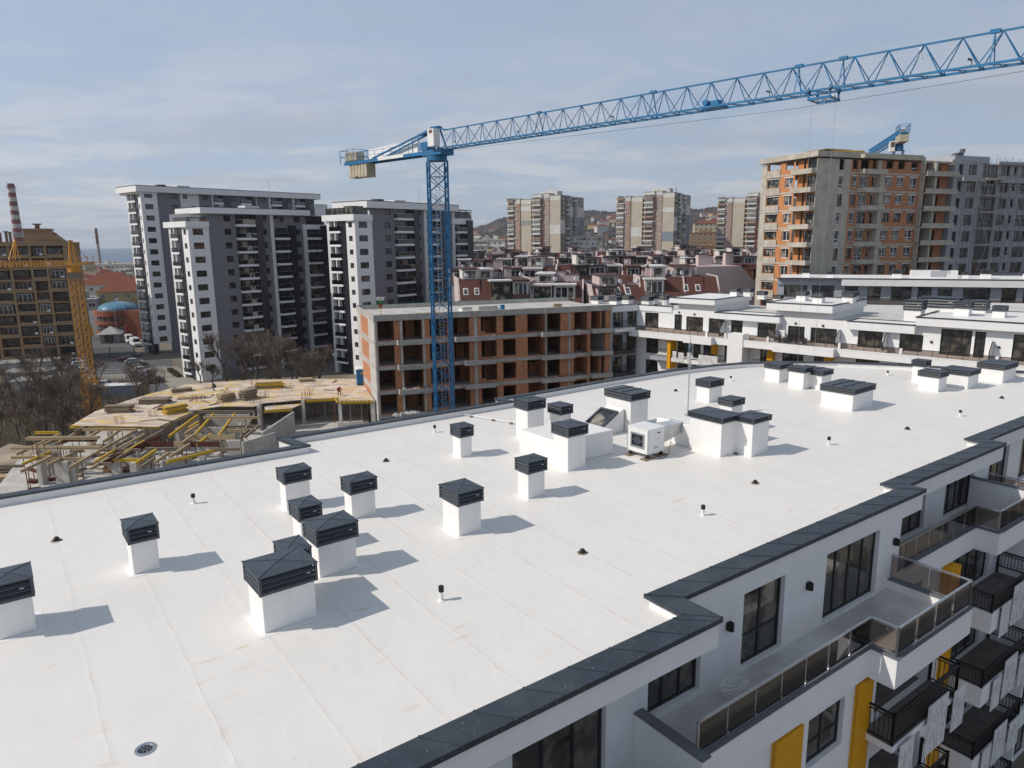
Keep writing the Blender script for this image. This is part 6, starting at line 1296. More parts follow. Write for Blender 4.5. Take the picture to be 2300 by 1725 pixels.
# ------------------------------------------------------------------ wooded hill behind the city
mat('hill_wood', (.075, .066, .058), .95, .35, .02, kind='blotch', s2=.012, col2=(.05, .046, .044), bscale=.15)
mat('hill_trees', (.062, .054, .047), .95, .4, .3, objvar=0)
PROF = [(-420, -19), (-330, -17), (-200, 0), (-60, 44), (0, 62), (120, 66), (260, 74), (420, 78), (520, 84), (640, 92), (800, 100), (1100, 92), (1600, 95), (2600, 80)]   # ridge height over x at y = 1700
def interp(x):
    for (a, p), (c, q) in zip(PROF, PROF[1:]):
        if a <= x <= c: t = (x - a) / (c - a); t = t * t * (3 - 2 * t); return p + (q - p) * t
    return PROF[0][1] if x < PROF[0][0] else PROF[-1][1]
def hillz(x, y):
    ridge = interp(x * 1700 / max(y, 900)) ; t = (y - 520) / 1150.0; t = max(0, min(1, t)); s = t ** 1.25
    n = 4 * math.sin(x * .011 + y * .004) + 3 * math.sin(x * .027 - y * .013) + 2 * math.sin(x * .06 + 1.3 + y * .02)
    return GZ - .5 + (ridge - GZ) * s + n * min(1, t * 2.5) * (1 if ridge > 0 else 0)
b = MB(); nx_, ny_ = 110, 44; P_ = []
for j in range(ny_ + 1):
    y = 480 + 1900 * (j / ny_) ** 1.2
    for i in range(nx_ + 1):
        x = (-.30 + 1.30 * i / nx_) * y + 0; P_.append((x, y, hillz(x, y) if y < 1720 else hillz(x, 1720) - (y - 1720) * .03))
b.v = P_; k = b.mi('hill_wood')
for j in range(ny_):
    for i in range(nx_): a = j * (nx_ + 1) + i; b.f.append((a, a + 1, a + nx_ + 2, a + nx_ + 1)); b.m.append(k)
o = struct(b.build('hill')); [setattr(p, 'use_smooth', True) for p in o.data.polygons]
rr = random.Random(21); b = MB(); k = b.mi('hill_trees')
for _ in range(16000):
    y = 620 + 1120 * rr.random() ** .8; x = (-.12 + .95 * rr.random()) * y; z = hillz(x, y)
    if z < 0 and rr.random() < .7: continue
    s = rr.uniform(1.5, 3.4); h = rr.uniform(1.2, 3.6); i = b.vs([(x - s, y, z - 1), (x + s * .3, y - s * .6, z - 1), (x + s, y + s * .4, z - 1), (x + rr.uniform(-1, 1), y, z + h), (x - s * .6, y, z + h * .7), (x + s * .6, y, z + h * .6)])
    for q in ((0, 1, 4), (1, 3, 4), (1, 2, 5), (1, 5, 3), (2, 0, 5), (0, 4, 3), (0, 3, 5)): b.f.append(tuple(i + a for a in q)); b.m.append(k)
o = b.build('woodland'); o['kind'] = 'stuff'; o['label'] = 'bare brown woodland covering the far hill'; 

# ------------------------------------------------------------------ generic town houses, simple but with roof, windows, chimney
mat('plaster_white', (.66, .63, .58), .85, .08, .8, objvar=.12); mat('plaster_yellow', (.52, .40, .20), .85, .1, .8, objvar=.15); mat('plaster_grey', (.34, .33, .32), .9, .1, .8, objvar=.2); mat('plaster_pink', (.56, .47, .45), .85, .06, .6, kind='streak', amt=.22); mat('plaster_orange', (.27, .085, .045), .8, .08, .8); mat('plaster_beige', (.44, .37, .27), .88, .1, .8, objvar=.12)
mat('red_tiles', (.19, .058, .032), .85, .25, .8, kind='tiles'); mat('mansard_tiles', (.098, .036, .026), .75, .2, .8, kind='tiles'); mat('mansard_flat', (.10, .062, .062), .85, .2, .6)
def townhouse(label, x, y, rz, w_, d, z0, ze, wall, roof, rise=2.5, cat='house', group=None, flat=False, ww=1.2, sp=2.9, name='town_house', cols=None, ex=None):
    t = thing(name, label, cat, (x, y, z0), rz, group); n = max(1, int((ze - z0 - .6) / sp)); cols = cols or max(2, int(w_ / 3.2)); hs = []
    for k in range(n):
        for c in range(cols): xc = -w_ / 2 + (c + .5) * w_ / cols; zc = ze - 1.5 - k * sp; hs.append((xc - ww / 2, xc + ww / 2, zc - .7, zc + .7))
    b = MB(); b.wall(-w_ / 2, w_ / 2, z0, ze, hs, wall, .2, -d / 2); b.prism([(-w_ / 2, -d / 2 + .25), (w_ / 2, -d / 2 + .25), (w_ / 2, d / 2), (-w_ / 2, d / 2)], z0, ze, wall)
    for sx in (-1, 1): xx = sx * w_ / 2; q = [(xx, -d / 2, z0), (xx, -d / 2 + .25, z0), (xx, -d / 2 + .25, ze), (xx, -d / 2, ze)]; b.face(q, wall)
    b.build('wall', t)
    for q in hs: window(t, q[0], q[2], ww, 1.4, .12, 2, base=(0, -d / 2, 0), t=.12, fr='frame_white', gl='glass_far')
    for side in (-1, 1):                       # a few windows on the ends
        b = MB()
        for k in range(n):
            for yy in (-d * .22, d * .22): xx = side * (w_ / 2 + .02); zc = ze - 1.5 - k * sp; b.box(min(xx, xx + side * .02), max(xx, xx + side * .02), yy - .5, yy + .5, zc - .7, zc + .7, 'glass_far')
        b.build('end_windows', t)['kind'] = 'stuff'
    b = MB(); o_ = .45
    if flat: b.box(-w_ / 2 - .15, w_ / 2 + .15, -d / 2 - .15, d / 2 + .15, ze, ze + .5, wall if roof is None else roof); b.box(-w_ * .2, w_ * .1, -d * .2, d * .2, ze + .5, ze + 2.6, wall)
    else:
        a, c = w_ / 2 + o_, d / 2 + o_; e = [(-a, -c, ze), (a, -c, ze), (a, c, ze), (-a, c, ze)]; r0, r1 = (-max(.1, a - c), 0, ze + rise), (max(.1, a - c), 0, ze + rise)
        b.face([e[0], e[1], r1, r0], roof); b.face([e[2], e[3], r0, r1], roof); b.face([e[1], e[2], r1], roof); b.face([e[3], e[0], r0], roof); b.face(e[::-1], wall)
    r = b.build('roof', t)
    if not flat: b = MB(); b.box(-w_ * .2, -w_ * .2 + .7, -.3, .5, ze + rise * .3, ze + rise + 1, wall); b.build('chimney', None).parent = r; r.children[0].location = (0, 0, 0)
    return t
def finish_chimney(): pass
# houses scattered on the hillside
rr = random.Random(33); KIN = [('white', 'plaster_white'), ('yellow', 'plaster_yellow'), ('pale grey', 'plaster_grey'), ('pink', 'plaster_pink'), ('beige', 'plaster_beige')]
HILL = [(95, 760), (105, 822), (88, 702), (122, 872), (112, 942), (98, 672), (128, 905), (90, 800), (118, 800), (-25, 800), (-42, 905), (-15, 760), (-33, 715), (-22, 1000), (-50, 1010), (-8, 690), (30, 960), (186, 645), (200, 722), (226, 802), (243, 868), (215, 772), (262, 935), (208, 700), (236, 840), (192, 668), (270, 1010), (250, 905), (160, 1010), (145, 980)]
for i, (x, y) in enumerate(HILL):
    x, y = x * 1.45, y * 1.45
    kn, m = KIN[(i * 3) % 5]; z = hillz(x, y) + .3; f_ = rr.random() < .3; w_ = rr.uniform(13, 22)
    townhouse(f'{kn} {"flat topped" if f_ else "red roofed"} hillside house, ' + ['left of the first panel tower', 'between first and second panel towers', 'between second and third panel towers'][0 if x / y < .06 else (1 if x / y < .2 else 2)] + (', higher up' if y > 1200 else ', lower down'), x, y, rr.uniform(-30, 30), w_, rr.uniform(9, 12), z, z + rr.choice((6, 7, 9)), m, 'red_tiles', 3, group='houses on the far hillside', flat=f_)
# stepped brownish terraces between the second and third slab tower
for i, (x, y, w_, ze) in enumerate(((152, 560, 34, 14), (164, 590, 30, 22), (150, 520, 30, 4), (172, 500, 26, 1))): townhouse(['brown stepped apartment house at the foot of the hill, middle tier', 'brown stepped apartment house at the foot of the hill, top tier with gables', 'brown stepped apartment house at the foot of the hill, lower tier', 'low brown house before the stepped apartment houses'][i], x, y, -8, w_, 12, GZ, ze, 'plaster_beige' if i % 2 else 'tan_render', 'red_tiles', 2.5, flat=i in (0, 2, 3), ww=1.8, cols=8)

# ------------------------------------------------------------------ prefabricated slab towers
mat('panel_beige', (.48, .43, .345), .9, .09, .5, kind='panel', col2=(.36, .32, .25)); mat('panel_white', (.60, .59, .55), .9, .08, .6, kind='panel'); mat('panel_brick', (.37, .245, .185), .9, .18, .6, kind='panel', bw=1.6, bh=1.4); mat('panel_grey', (.29, .29, .27), .9, .14, .6, kind='panel'); mat('panel_blue', (.22, .25, .30), .9, .1, .5); mat('panel_red', (.36, .075, .03), .85, .2, .4)
def slabtower(label, x, y, ztop, seed, z0=GZ, rz=-30, a=34, bR=33, blank=('panel_beige', 'panel_white')):
    """corner (x, y) nearest the camera; the left face (lit) runs away to the left, the right face to the right"""
    t = thing('panel_tower', label, 'tower block', (x, y, z0), rz, 'old prefabricated panel towers'); rr = random.Random(seed); sp = 2.78; n = int((ztop - z0) / sp)
    # sections of the left face, from the corner leftwards: (x0, x1, proud, kind)
    S = [(-7.2, 0, 0, 'blank'), (-11.8, -7.2, .3, 'win'), (-18.0, -11.8, 1.2, 'balc'), (-19.6, -18.0, -3.0, 'gap'), (-27.0, -19.6, 0, 'blank'), (-30.5, -27.0, .5, 'win'), (-36, -30.5, 0.2, 'balc')]
    hts = [0, 1.2, .8, -.5, -1.6, -1.2, -1.8]
    b = MB(); core = MB()
    for (x0, x1, pr, kd), dh in zip(S, hts):
        zt = ztop + dh; m = {'blank': blank[0], 'win': 'panel_brick', 'balc': 'panel_brick', 'gap': 'panel_grey'}[kd]
        b.box(x0, x1, -pr, 14, z0, zt - 2.6, m); b.box(x0, x1, -pr, 14, zt - 2.6, zt, 'panel_white' if kd != 'gap' else m); b.box(x0 - .1, x1 + .1, -pr - .1, 14, zt, zt + .35, 'panel_grey')
    b.box(-.5, .0, .2, bR, z0, ztop, 'panel_grey'); b.box(-14, -.5, 14, bR, z0, ztop, 'panel_grey')
    b.build('wall', t)
    # patches of later insulation in other colours
    for _ in range(4): k = rr.randrange(2, n - 1); h = rr.choice((1, 1, 2)); x0, x1 = rr.choice(((-7.2, 0), (-27, -19.6))); q_ = MB(); q_.box(x0 + .02, x1 - .02, -.09, -.004, ztop - (k + h) * sp, ztop - k * sp, rr.choice(('panel_white', 'panel_blue', 'panel_white', 'panel_grey'))); q_.build('insulation_panel', t)
    if seed % 2: q_ = MB(); q_.box(-12.6, -11.9, -1.3, -.5, z0 + 4, ztop - 14, 'panel_red'); q_.build('insulation_panel', t)
    for k in range(n - 1):
        zc = ztop - 1.5 - k * sp
        for (x0, x1, pr, kd) in S:
            if kd == 'win':
                for xc in ((x0 + x1) / 2 - 1.0, (x0 + x1) / 2 + 1.1)[: 2 if x1 - x0 > 4 else 1]: window(t, xc - .65, zc - .75, 1.5, 1.4, -pr - .05, 2, t=.14, fr='frame_white', gl='glass_far')
                if rr.random() < .35: b = MB(); b.box(x0 + .2, x0 + 1.0, -pr - .5, -pr - .01, zc - 1.2, zc - .7, 'board'); b.build('air_conditioner', t)
            elif kd == 'balc':
                xa, xb = x0 + .4, x1 - .6; c = rr.random(); m = rr.choice(('panel_white', 'panel_beige', 'panel_brick', 'board', 'panel_white'))
                b = MB(); b.box(xa, xb, -pr - 1.1, -pr - .01, zc - 1.35, zc - .45, m)
                if c < .62: b.box(xa, xb, -pr - 1.05, -pr - .01, zc - .44, zc + .85, 'glass_far'); b.box(xa, xb, -pr - 1.12, -pr - .01, zc + .85, zc + 1.0, 'board'); [b.bar((xa + j * (xb - xa) / 4, -pr - 1.07, zc - .45), (xa + j * (xb - xa) / 4, -pr - 1.07, zc + .9), .12, 'board') for j in range(5)]
                else: b.box(xa + .3, xb - .3, -pr - .05, -pr - .005, zc - .44, zc + .7, 'glass_dark')
                b.build('balcony', t)
            elif kd == 'gap' and k % 1 == 0: b = MB(); b.box(x0 + .02, x1 - .02, pr * 0 + .1, 2.9, zc - 1.3, zc - .5, 'panel_beige'); b.build('landing', t)
    # right (shaded) face: x = 0 plane, along +y
    for k in range(n - 1):
        zc = ztop - 1.5 - k * sp
        for j, yy in enumerate((4.5, 9.5, 14.5, 19.5, 24.5, 29)):
            if j in (1, 3): 
                b = MB(); m = rr.choice(('panel_white', 'panel_grey', 'panel_grey', 'board')); b.box(.01, 1.0, yy - 1.8, yy + 1.8, zc - 1.35, zc - .4, m)
                if rr.random() < .6: b.box(.01, .95, yy - 1.8, yy + 1.8, zc - .39, zc + .9, 'glass_far'); b.box(.01, 1.02, yy - 1.82, yy + 1.82, zc + .9, zc + 1.05, 'board')
                b.build('balcony', t)
            else: inst(winmesh(1.7, 1.4, 2, 1, 'frame_white', 'glass_far', .14), 'window', t, (.05, yy - .85, zc - .75), 90)
    for q in ((.0, .08, 12, 33.05, ztop - 12, ztop - 6, 'panel_white'), (.0, .07, 22, 33, z0, z0 + 14, 'panel_red' if seed % 2 == 0 else 'panel_blue'), (.0, .06, 0, 6.5, ztop - 22, ztop - 14, 'panel_white'), (.0, .06, 26, 33, ztop - 30, ztop - 12, 'panel_blue')): b = MB(); b.box(*q); b.build('insulation_panel', t)
    b = MB(); b.box(-16, -5, 6, 13, ztop + .3, ztop + 3.2, 'panel_white'); b.build('stair_housing', t)
    b = MB(); [b.tube((-12 + i * 1.1, 8, ztop + 3.2), (-12 + i * 1.1, 8, ztop + 6 + (i % 2)), .22, 'board', 6) for i in range(4)] if seed == 1 else b.tube((-2, 9, ztop), (-2, 9, ztop + 3.5), .3, 'panel_brick', 6); b.build('antenna', t)
    return t
# ------------------------------------------------------------------ long prefabricated blocks behind the pink houses
def longblock(label, x, y, rz, w_, ze, seed, d=12, z0=GZ, endm='panel_grey'):
    t = thing('panel_block', label, 'apartment block', (x, y, z0), rz, 'low prefabricated blocks'); rr = random.Random(seed)
    b = MB(); b.box(-w_, 0, 0, d, z0, ze, 'panel_white'); b.box(-w_ - .2, .1, -.4, d, ze, ze + .7, 'panel_beige'); b.build('wall', t)
    b = MB(); b.box(.0, .15, .0, d, z0, ze - .02, endm); b.build('end_wall', t)
    b = MB(); [b.box(-w_ * f, -w_ * f + 2.4, 3, 8, ze + .7, ze + 2.6, 'panel_white') for f in (.15, .45, .8)]; b.build('stair_housing', t)
    n = int((ze - z0) / 2.8)
    for k in range(min(n, 7)):
        zc = ze - 1.5 - k * 2.8; x = -.6
        while x > -w_ + 3:
            wdt = rr.choice((2.6, 3.4)); c = rr.random()
            if c < .55:
                b = MB(); b.box(x - wdt, x, -1.0, -.01, zc - 1.35, zc - .4, rr.choice(('panel_white', 'panel_brick', 'plaster_yellow', 'board', 'plaster_pink'))); b.box(x - wdt, x, -.95 if rr.random() < .6 else -.03, -.01, zc - .39, zc + .95, 'glass_far'); b.box(x - wdt, x, -1.02, -.01, zc + .96, zc + 1.1, 'board')
                [b.bar((x - j * wdt / 3, -.98, zc - .4), (x - j * wdt / 3, -.98, zc + .95), .12, 'board') for j in range(4)]; b.build('balcony', t)
            else: inst(winmesh(1.8, 1.4, 2, 1, 'frame_white', 'glass_far', .14), 'window', t, (x - wdt + .3, -.05, zc - .75), 0)
            x -= wdt + .3
    return t
slabtower('leftmost old panel tower, with white aerials on its roof', 29.6, 430, 35.7, 1)
slabtower('middle old panel tower between the two gaps that show the hill', 96.5, 430, 36.5, 2)
slabtower('rightmost old panel tower, half hidden by the unfinished brick tower', 160, 436, 35.5, 3)
longblock('long pale block left of the leftmost panel tower with a bare grey end wall', -3, 400, -6, 46, 10.2, 5)
longblock('pale block with yellow balconies between the first two panel towers', 56, 440, -14, 24, 11.8, 6)
longblock('low pale block behind the first gap left of the second panel tower', 66, 500, -10, 30, 9, 7)
longblock('low block at the foot of the rightmost panel tower', 148, 380, -10, 34, .8, 8)
# ------------------------------------------------------------------ pink houses with mansard roofs
def mansard(label, x, y, rz, w_, ze, zr, seed, d=12, gable=False, awn=False):
    t = thing('mansard_house', label, 'house', (x, y, GZ), rz, 'pink houses with brown mansard roofs'); rr = random.Random(seed); h = w_ / 2
    ns = max(2, int(w_ / 4.2)); hs = []; bal = []
    for k in range(3):
        for c in range(ns):
            xc = -h + (c + .5) * w_ / ns; zc = ze - 1.5 - k * 2.9
            if (c + seed) % 3 == 0: hs.append((xc - 1.6, xc + 1.6, zc - 1.2, zc + .9)); bal.append((xc - 1.9, xc + 1.9, zc - 1.3))
            else: hs.append((xc - .8, xc + .8, zc - .6, zc + .8))
    b = MB(); b.wall(-h, h, GZ, ze, hs, 'plaster_pink', .3, -d / 2); b.box(-h, h, -d / 2 + .35, d / 2, GZ, ze, 'plaster_pink')
    for sx in (-1, 1): b.face([(sx * h, -d / 2, GZ), (sx * h, -d / 2 + .35, GZ), (sx * h, -d / 2 + .35, ze), (sx * h, -d / 2, ze)], 'plaster_pink')
    for sx in (-1, 1):                            # party gables rising above the roof
        x0 = sx * h - (.0 if sx < 0 else .3); i = b.vs([(x0, -d / 2 + .1, ze), (x0, -d / 2 + 3.0, zr + .3), (x0, d / 2, zr + .3), (x0, d / 2, ze), (x0 + .3, -d / 2 + .1, ze), (x0 + .3, -d / 2 + 3.0, zr + .3), (x0 + .3, d / 2, zr + .3), (x0 + .3, d / 2, ze)]); kk = b.mi('plaster_pink')
        for q in ((0, 3, 2, 1), (4, 5, 6, 7), (0, 1, 5, 4), (1, 2, 6, 5), (2, 3, 7, 6)): b.f.append(tuple(i + a for a in q)); b.m.append(kk)
    b.build('wall', t)
    for q in hs: window(t, q[0], q[2], q[1] - q[0], q[3] - q[2], .2, 3 if q[1] - q[0] > 2 else 2, base=(0, -d / 2, 0), t=.13, fr='frame_white' if rr.random() < .7 else 'frame_brown', gl='glass_far')
    for a, e, z in bal:
        b = MB(); b.box(a, e, -d / 2 - 1.1, -d / 2 - .01, z - .2, z, 'plaster_pink'); b.box(a, e, -d / 2 - 1.1, -d / 2 - 1.0, z, z + .9, rr.choice(('frame_brown', 'glass_far', 'plaster_pink', 'frame_dark'))); b.build('balcony', t)
    i0, i1 = -d / 2 - .35, -d / 2 + 3.0
    b = MB(); b.hexa([(-h + .3, i0, ze), (h - .3, i0, ze), (h - .3, d / 2, ze), (-h + .3, d / 2, ze), (-h + .3, i1, zr), (h - .3, i1, zr), (h - .3, d / 2, zr), (-h + .3, d / 2, zr)], 'mansard_tiles'); b.box(-h + .3, h - .3, i1 + .1, d / 2, zr + .002, zr + .12, 'mansard_flat')
    rf = b.build('roof', t)
    sl = (i1 - i0) / (zr - ze)
    c = -h + .9
    while c < h - 2.2:
        kind = rr.random(); wd = rr.uniform(1.3, 2.8)
        if kind < .30:                            # skylights
            for j in range(2 if wd > 2.6 else 1):
                z0, z1 = ze + .9, ze + 2.0; xa = c + j * 1.3; b = MB(); b.hexa([(xa, i0 + sl * (z0 - ze) - .10, z0), (xa + .85, i0 + sl * (z0 - ze) - .10, z0), (xa + .85, i0 + sl * (z0 - ze) + .2, z0), (xa, i0 + sl * (z0 - ze) + .2, z0), (xa, i0 + sl * (z1 - ze) - .10, z1), (xa + .85, i0 + sl * (z1 - ze) - .10, z1), (xa + .85, i0 + sl * (z1 - ze) + .2, z1), (xa, i0 + sl * (z1 - ze) + .2, z1)], 'board')
                za, zb_ = z0 + .12, z1 - .12; b.face([(xa + .12, i0 + sl * (za - ze) - .112, za), (xa + .73, i0 + sl * (za - ze) - .112, za), (xa + .73, i0 + sl * (zb_ - ze) - .112, zb_), (xa + .12, i0 + sl * (zb_ - ze) - .112, zb_)], 'glass_far'); b.build('skylight', t)
        elif kind < .92:                          # dormer terrace
            e = min(h - .6, c + wd + 1.6); b = MB(); m = rr.choice(('plaster_pink', 'plaster_white', 'frame_brown', 'plaster_pink')); b.box(c, e, i0 + .9, d / 2 - 3, ze + .01, zr - .15, m); b.box(c - .2, e + .2, i0 + .1, d / 2 - 2.5, zr - .15, zr + .08, rr.choice(('mansard_tiles', 'board', 'mansard_tiles', 'frame_dark'))); b.box(c, e, i0 - .05, i0 + .06, ze + .01, ze + .85, rr.choice(('frame_brown', 'plaster_pink', 'glass_far'))); b.build('dormer', t)
            inst(winmesh(round(e - c - .4, 1), round(zr - ze - .5, 1), 3, 1, 'frame_white' if rr.random() < .6 else 'frame_brown', 'glass_far', .14), 'dormer_window', t, (c + .2, i0 + .84, ze + .1), 0); wd += 1.6
        c += wd + .35
    c = -h + rr.uniform(2.5, 4)
    while c < h - 1.5:                            # low party walls across the slope
        b = MB(); i = b.vs([(c, i0 - .05, ze - .2), (c, i1 - .2, zr + .28), (c, i1 + 3, zr + .28), (c, i1 + 3, ze), (c + .22, i0 - .05, ze - .2), (c + .22, i1 - .2, zr + .28), (c + .22, i1 + 3, zr + .28), (c + .22, i1 + 3, ze)]); kk = b.mi('plaster_pink' if rr.random() < .6 else 'mansard_tiles')
        for q in ((0, 3, 2, 1), (4, 5, 6, 7), (0, 1, 5, 4), (1, 2, 6, 5)): b.f.append(tuple(i + a for a in q)); b.m.append(kk)
        b.build('party_wall', t); c += rr.uniform(3.2, 5.2)
    for k in range(max(1, int(w_ / 6))):          # pent rooms and lift heads on the flat part
        cx = rr.uniform(-h + 1, h - 4.5); b = MB(); hh = rr.uniform(1.2, 2.6); ww = rr.uniform(2, 3.6); b.box(cx, cx + ww, i1 + 1.2, d / 2 - .5, zr + .13, zr + hh, rr.choice(('plaster_pink', 'plaster_white', 'plaster_pink'))); b.box(cx - .25, cx + ww + .25, i1 + .7, d / 2 - .3, zr + hh, zr + hh + .15, rr.choice(('mansard_tiles', 'board', 'mansard_flat'))); b.box(cx + .5, cx + ww - .5, i1 + 1.17, i1 + 1.2, zr + .3, zr + hh - .3, 'glass_far'); b.build('roof_room', t)
    for j in range(max(3, int(w_ / 3.2))):
        cx, cy = -h + .8 + rr.random() * (w_ - 2.4), rr.uniform(-1, d / 2 - 1.2); hh = rr.uniform(1.0, 2.1); l_ = rr.uniform(.9, 2.8); b = MB(); b.box(cx, cx + l_, cy, cy + .9, zr, zr + hh, 'plaster_pink'); b.box(cx - .12, cx + l_ + .12, cy - .12, cy + 1.02, zr + hh, zr + hh + .14, 'mansard_tiles')
        if rr.random() < .5: b.box(cx + .2, cx + .6, cy + .2, cy + .6, zr + hh + .14, zr + hh + .5, 'frame_brown')
        b.build('chimney', t)
    for j in range(2): cx = rr.uniform(-h + 1, h - 1); b = MB(); b.tube((cx, i1 + .6, zr), (cx, i1 + .6, zr + .7), .04, 'galv', 5); b.tube((cx, i1 + .55, zr + .8), (cx + .1, i1 + .4, zr + .85), .42, 'board', 12, .38); b.build('satellite_dish', t)
    if awn: b = MB(); b.hexa([(-h + .5, i0 - 1.6, ze - .9), (-h + w_ * .62, i0 - 1.6, ze - .9), (-h + w_ * .62, i0, ze - .45), (-h + .5, i0, ze - .45), (-h + .5, i0 - 1.6, ze - .8), (-h + w_ * .62, i0 - 1.6, ze - .8), (-h + w_ * .62, i0, ze - .35), (-h + .5, i0, ze - .35)], 'board'); b.build('awning', t)
    return t
MANS = [(-3.5, 131, 8, 13, -.4, 2.9, 101, 'front row, long pale awning under its eaves, nearest the dark tower end'), (8.5, 133, -6, 10, -1.4, 2.0, 102, 'front row, low with dark terraces, right of the awning one'), (19, 130, 4, 10.5, -.6, 1.6, 103, 'front row, with a wide white awning, left of the corner wing'), (30, 131, -4, 14, -.2, 2.9, 104, 'front row, behind the white corner wing with dark glass terrace'),
        (-8, 163, 5, 12, .5, 3.4, 106, 'second row, partly behind the dark tower end'), (4.5, 168, -8, 13, .8, 3.6, 107, 'second row, above the awning house'), (18, 172, 3, 15, .8, 3.9, 108, 'second row, in front of the first panel tower'), (33, 170, -5, 14, .9, 3.7, 109, 'second row, between the first two panel towers'), (47, 175, 6, 13, .6, 3.6, 110, 'second row, left of the tall pink gable'),
        (-12, 212, 4, 16, 1.2, 4.4, 111, 'third row, at the far left beside the dark tower end'), (4, 215, -5, 15, 1.4, 4.6, 112, 'third row, below the bare grey end wall'), (20, 220, 6, 15, 1.2, 4.5, 113, 'third row, below the first panel tower'), (36, 222, -4, 16, 1.4, 4.8, 114, 'third row, below the gap right of the first panel tower'), (53, 225, 3, 16, 1.2, 4.6, 115, 'third row, below the second panel tower'), (70, 222, -6, 15, 1.2, 4.4, 116, 'third row, right of the second panel tower'),
        (-6, 270, 0, 22, 1.6, 4.8, 117, 'rear row, left end'), (18, 275, 5, 22, 1.6, 5.0, 118, 'rear row, at the foot of the first panel tower'), (44, 278, -5, 22, 1.8, 5.2, 119, 'rear row, under the pale block with yellow balconies'), (70, 282, 3, 24, 1.6, 5.0, 120, 'rear row, at the foot of the second panel tower'), (98, 275, -3, 22, 1.4, 4.6, 121, 'rear row, at the right before the third panel tower')]
for i, (x, y, rz, w_, ze, zr, sd, l) in enumerate(MANS): mansard('pink mansard house, ' + l, x, y, rz, w_, ze, zr, sd, awn=i in (0, 2, 7, 9))
# the tall pink gable house beside the unfinished tower
pg = thing('gable_house', 'large pink gabled house with a blank sun lit wall beside the unfinished brick tower', 'house', (36.6, 142, GZ), 10)
b = MB(); i = b.vs([(0, 0, GZ), (0, 0, 4.3), (9.5, 0, 4.3), (12.8, 0, 1.0), (12.8, 0, GZ), (0, 12, GZ), (0, 12, 4.3), (9.5, 12, 4.3), (12.8, 12, 1.0), (12.8, 12, GZ)]); k = b.mi('plaster_pink')
for q in ((4, 3, 2, 1, 0), (5, 6, 7, 8, 9), (0, 1, 6, 5), (1, 2, 7, 6), (3, 4, 9, 8)): b.f.append(tuple(i + a for a in q)); b.m.append(k)
b.f.append((i + 2, i + 3, i + 8, i + 7)); b.m.append(b.mi('mansard_tiles')); b.box(12.81, 19, 3, 12, GZ, 1.2, 'plaster_pink'); b.build('wall', pg)
b = MB(); b.hexa([(13, 3, 1.21), (19, 3, 1.21), (19, 12, 1.21), (13, 12, 1.21), (13, 5.5, 4.4), (19, 5.5, 4.4), (19, 12, 4.4), (13, 12, 4.4)], 'mansard_tiles'); b.box(14, 18, 3.2, 6, 1.22, 3.4, 'frame_brown'); b.box(13.6, 18.4, 2.6, 6, 3.4, 3.6, 'mansard_tiles'); b.build('roof', pg)
for z in (-1.4, -4.4, -7.4): b = MB(); b.box(12.0, 19, 1.2, 2.99, z - .25, z, 'plaster_pink'); b.box(12.0, 19, 1.2, 1.3, z, z + .8, 'frame_brown' if z < -2 else 'plaster_pink'); b.build('balcony', pg); inst(winmesh(5.2, 2.1, 6, 1, 'frame_white', 'glass_far', .14), 'window', pg, (13.2, 2.95, z + .05), 0)
for x, y, h in ((2.2, 4, 2.2), (5.5, 8, 1.8), (8.6, 5, 2.5)): b = MB(); b.box(x, x + 1.8, y, y + 1.2, 4.3, 4.3 + h, 'plaster_pink'); b.box(x - .1, x + 1.9, y - .1, y + 1.3, 4.3 + h, 4.5 + h, 'mansard_tiles'); b.build('chimney', pg)
b = MB(); b.box(-12, -.01, 4, 12, GZ, -.6, 'plaster_pink'); b.hexa([(-12, 3.7, -.59), (-.02, 3.7, -.59), (-.02, 12, -.59), (-12, 12, -.59), (-12, 6.5, 2.4), (-.02, 6.5, 2.4), (-.02, 12, 2.4), (-12, 12, 2.4)], 'mansard_tiles'); b.build('side_wing', pg)
for x in (-10.5, -6.5, -3): inst(winmesh(2.6, 1.8, 4, 1, 'frame_white', 'glass_far', .14), 'window', pg, (x, 3.93, -3.2), 0)

# ------------------------------------------------------------------ town on the left, between the brown block and the towers
townhouse('white office house with steep red tiled roof behind the blue dome building', -124, 243, 12, 26, 14, GZ, -5.2, 'plaster_yellow', 'red_tiles', 4.6, group=None, cols=7)
townhouse('red roofed house further left behind the yellow crane', -146, 262, 18, 20, 14, GZ, -4.0, 'plaster_white', 'red_tiles', 4.2, cols=6)
townhouse('grey blue office wing left of the blue dome building', -139, 233, 20, 9, 16, GZ, -7.4, 'plaster_grey', None, 2, flat=True, ww=2.0, cols=4, cat='office')
dm = thing('domed_building', 'round rust red corner building with a blue glass dome and curved balconies', 'office building', (-124.5, 226, GZ), 0)
b = MB(); b.lathe([(6.2, GZ), (6.2, -11.2)], 'plaster_orange', 40)
for z0, z1 in ((-17.6, -16.7), (-14.4, -13.5), (-11.9, -10.2)): b.lathe([(6.25, z0), (6.9, z0), (6.9, z1), (6.25, z1)], 'plaster_orange', 40)
b.box(3.5, 9, -5.2, 6, GZ, -10.3, 'plaster_orange'); b.box(-9.5, -3.5, 0, 8, GZ, -10.6, 'plaster_white'); b.build('wall', dm)
mat('dome_blue', (.09, .25, .36), .35, .15, .8); b = MB(); b.lathe([(6.0 * math.cos(a * .157), -10.2 + 2.6 * math.sin(a * .157)) for a in range(11)], 'dome_blue', 32)
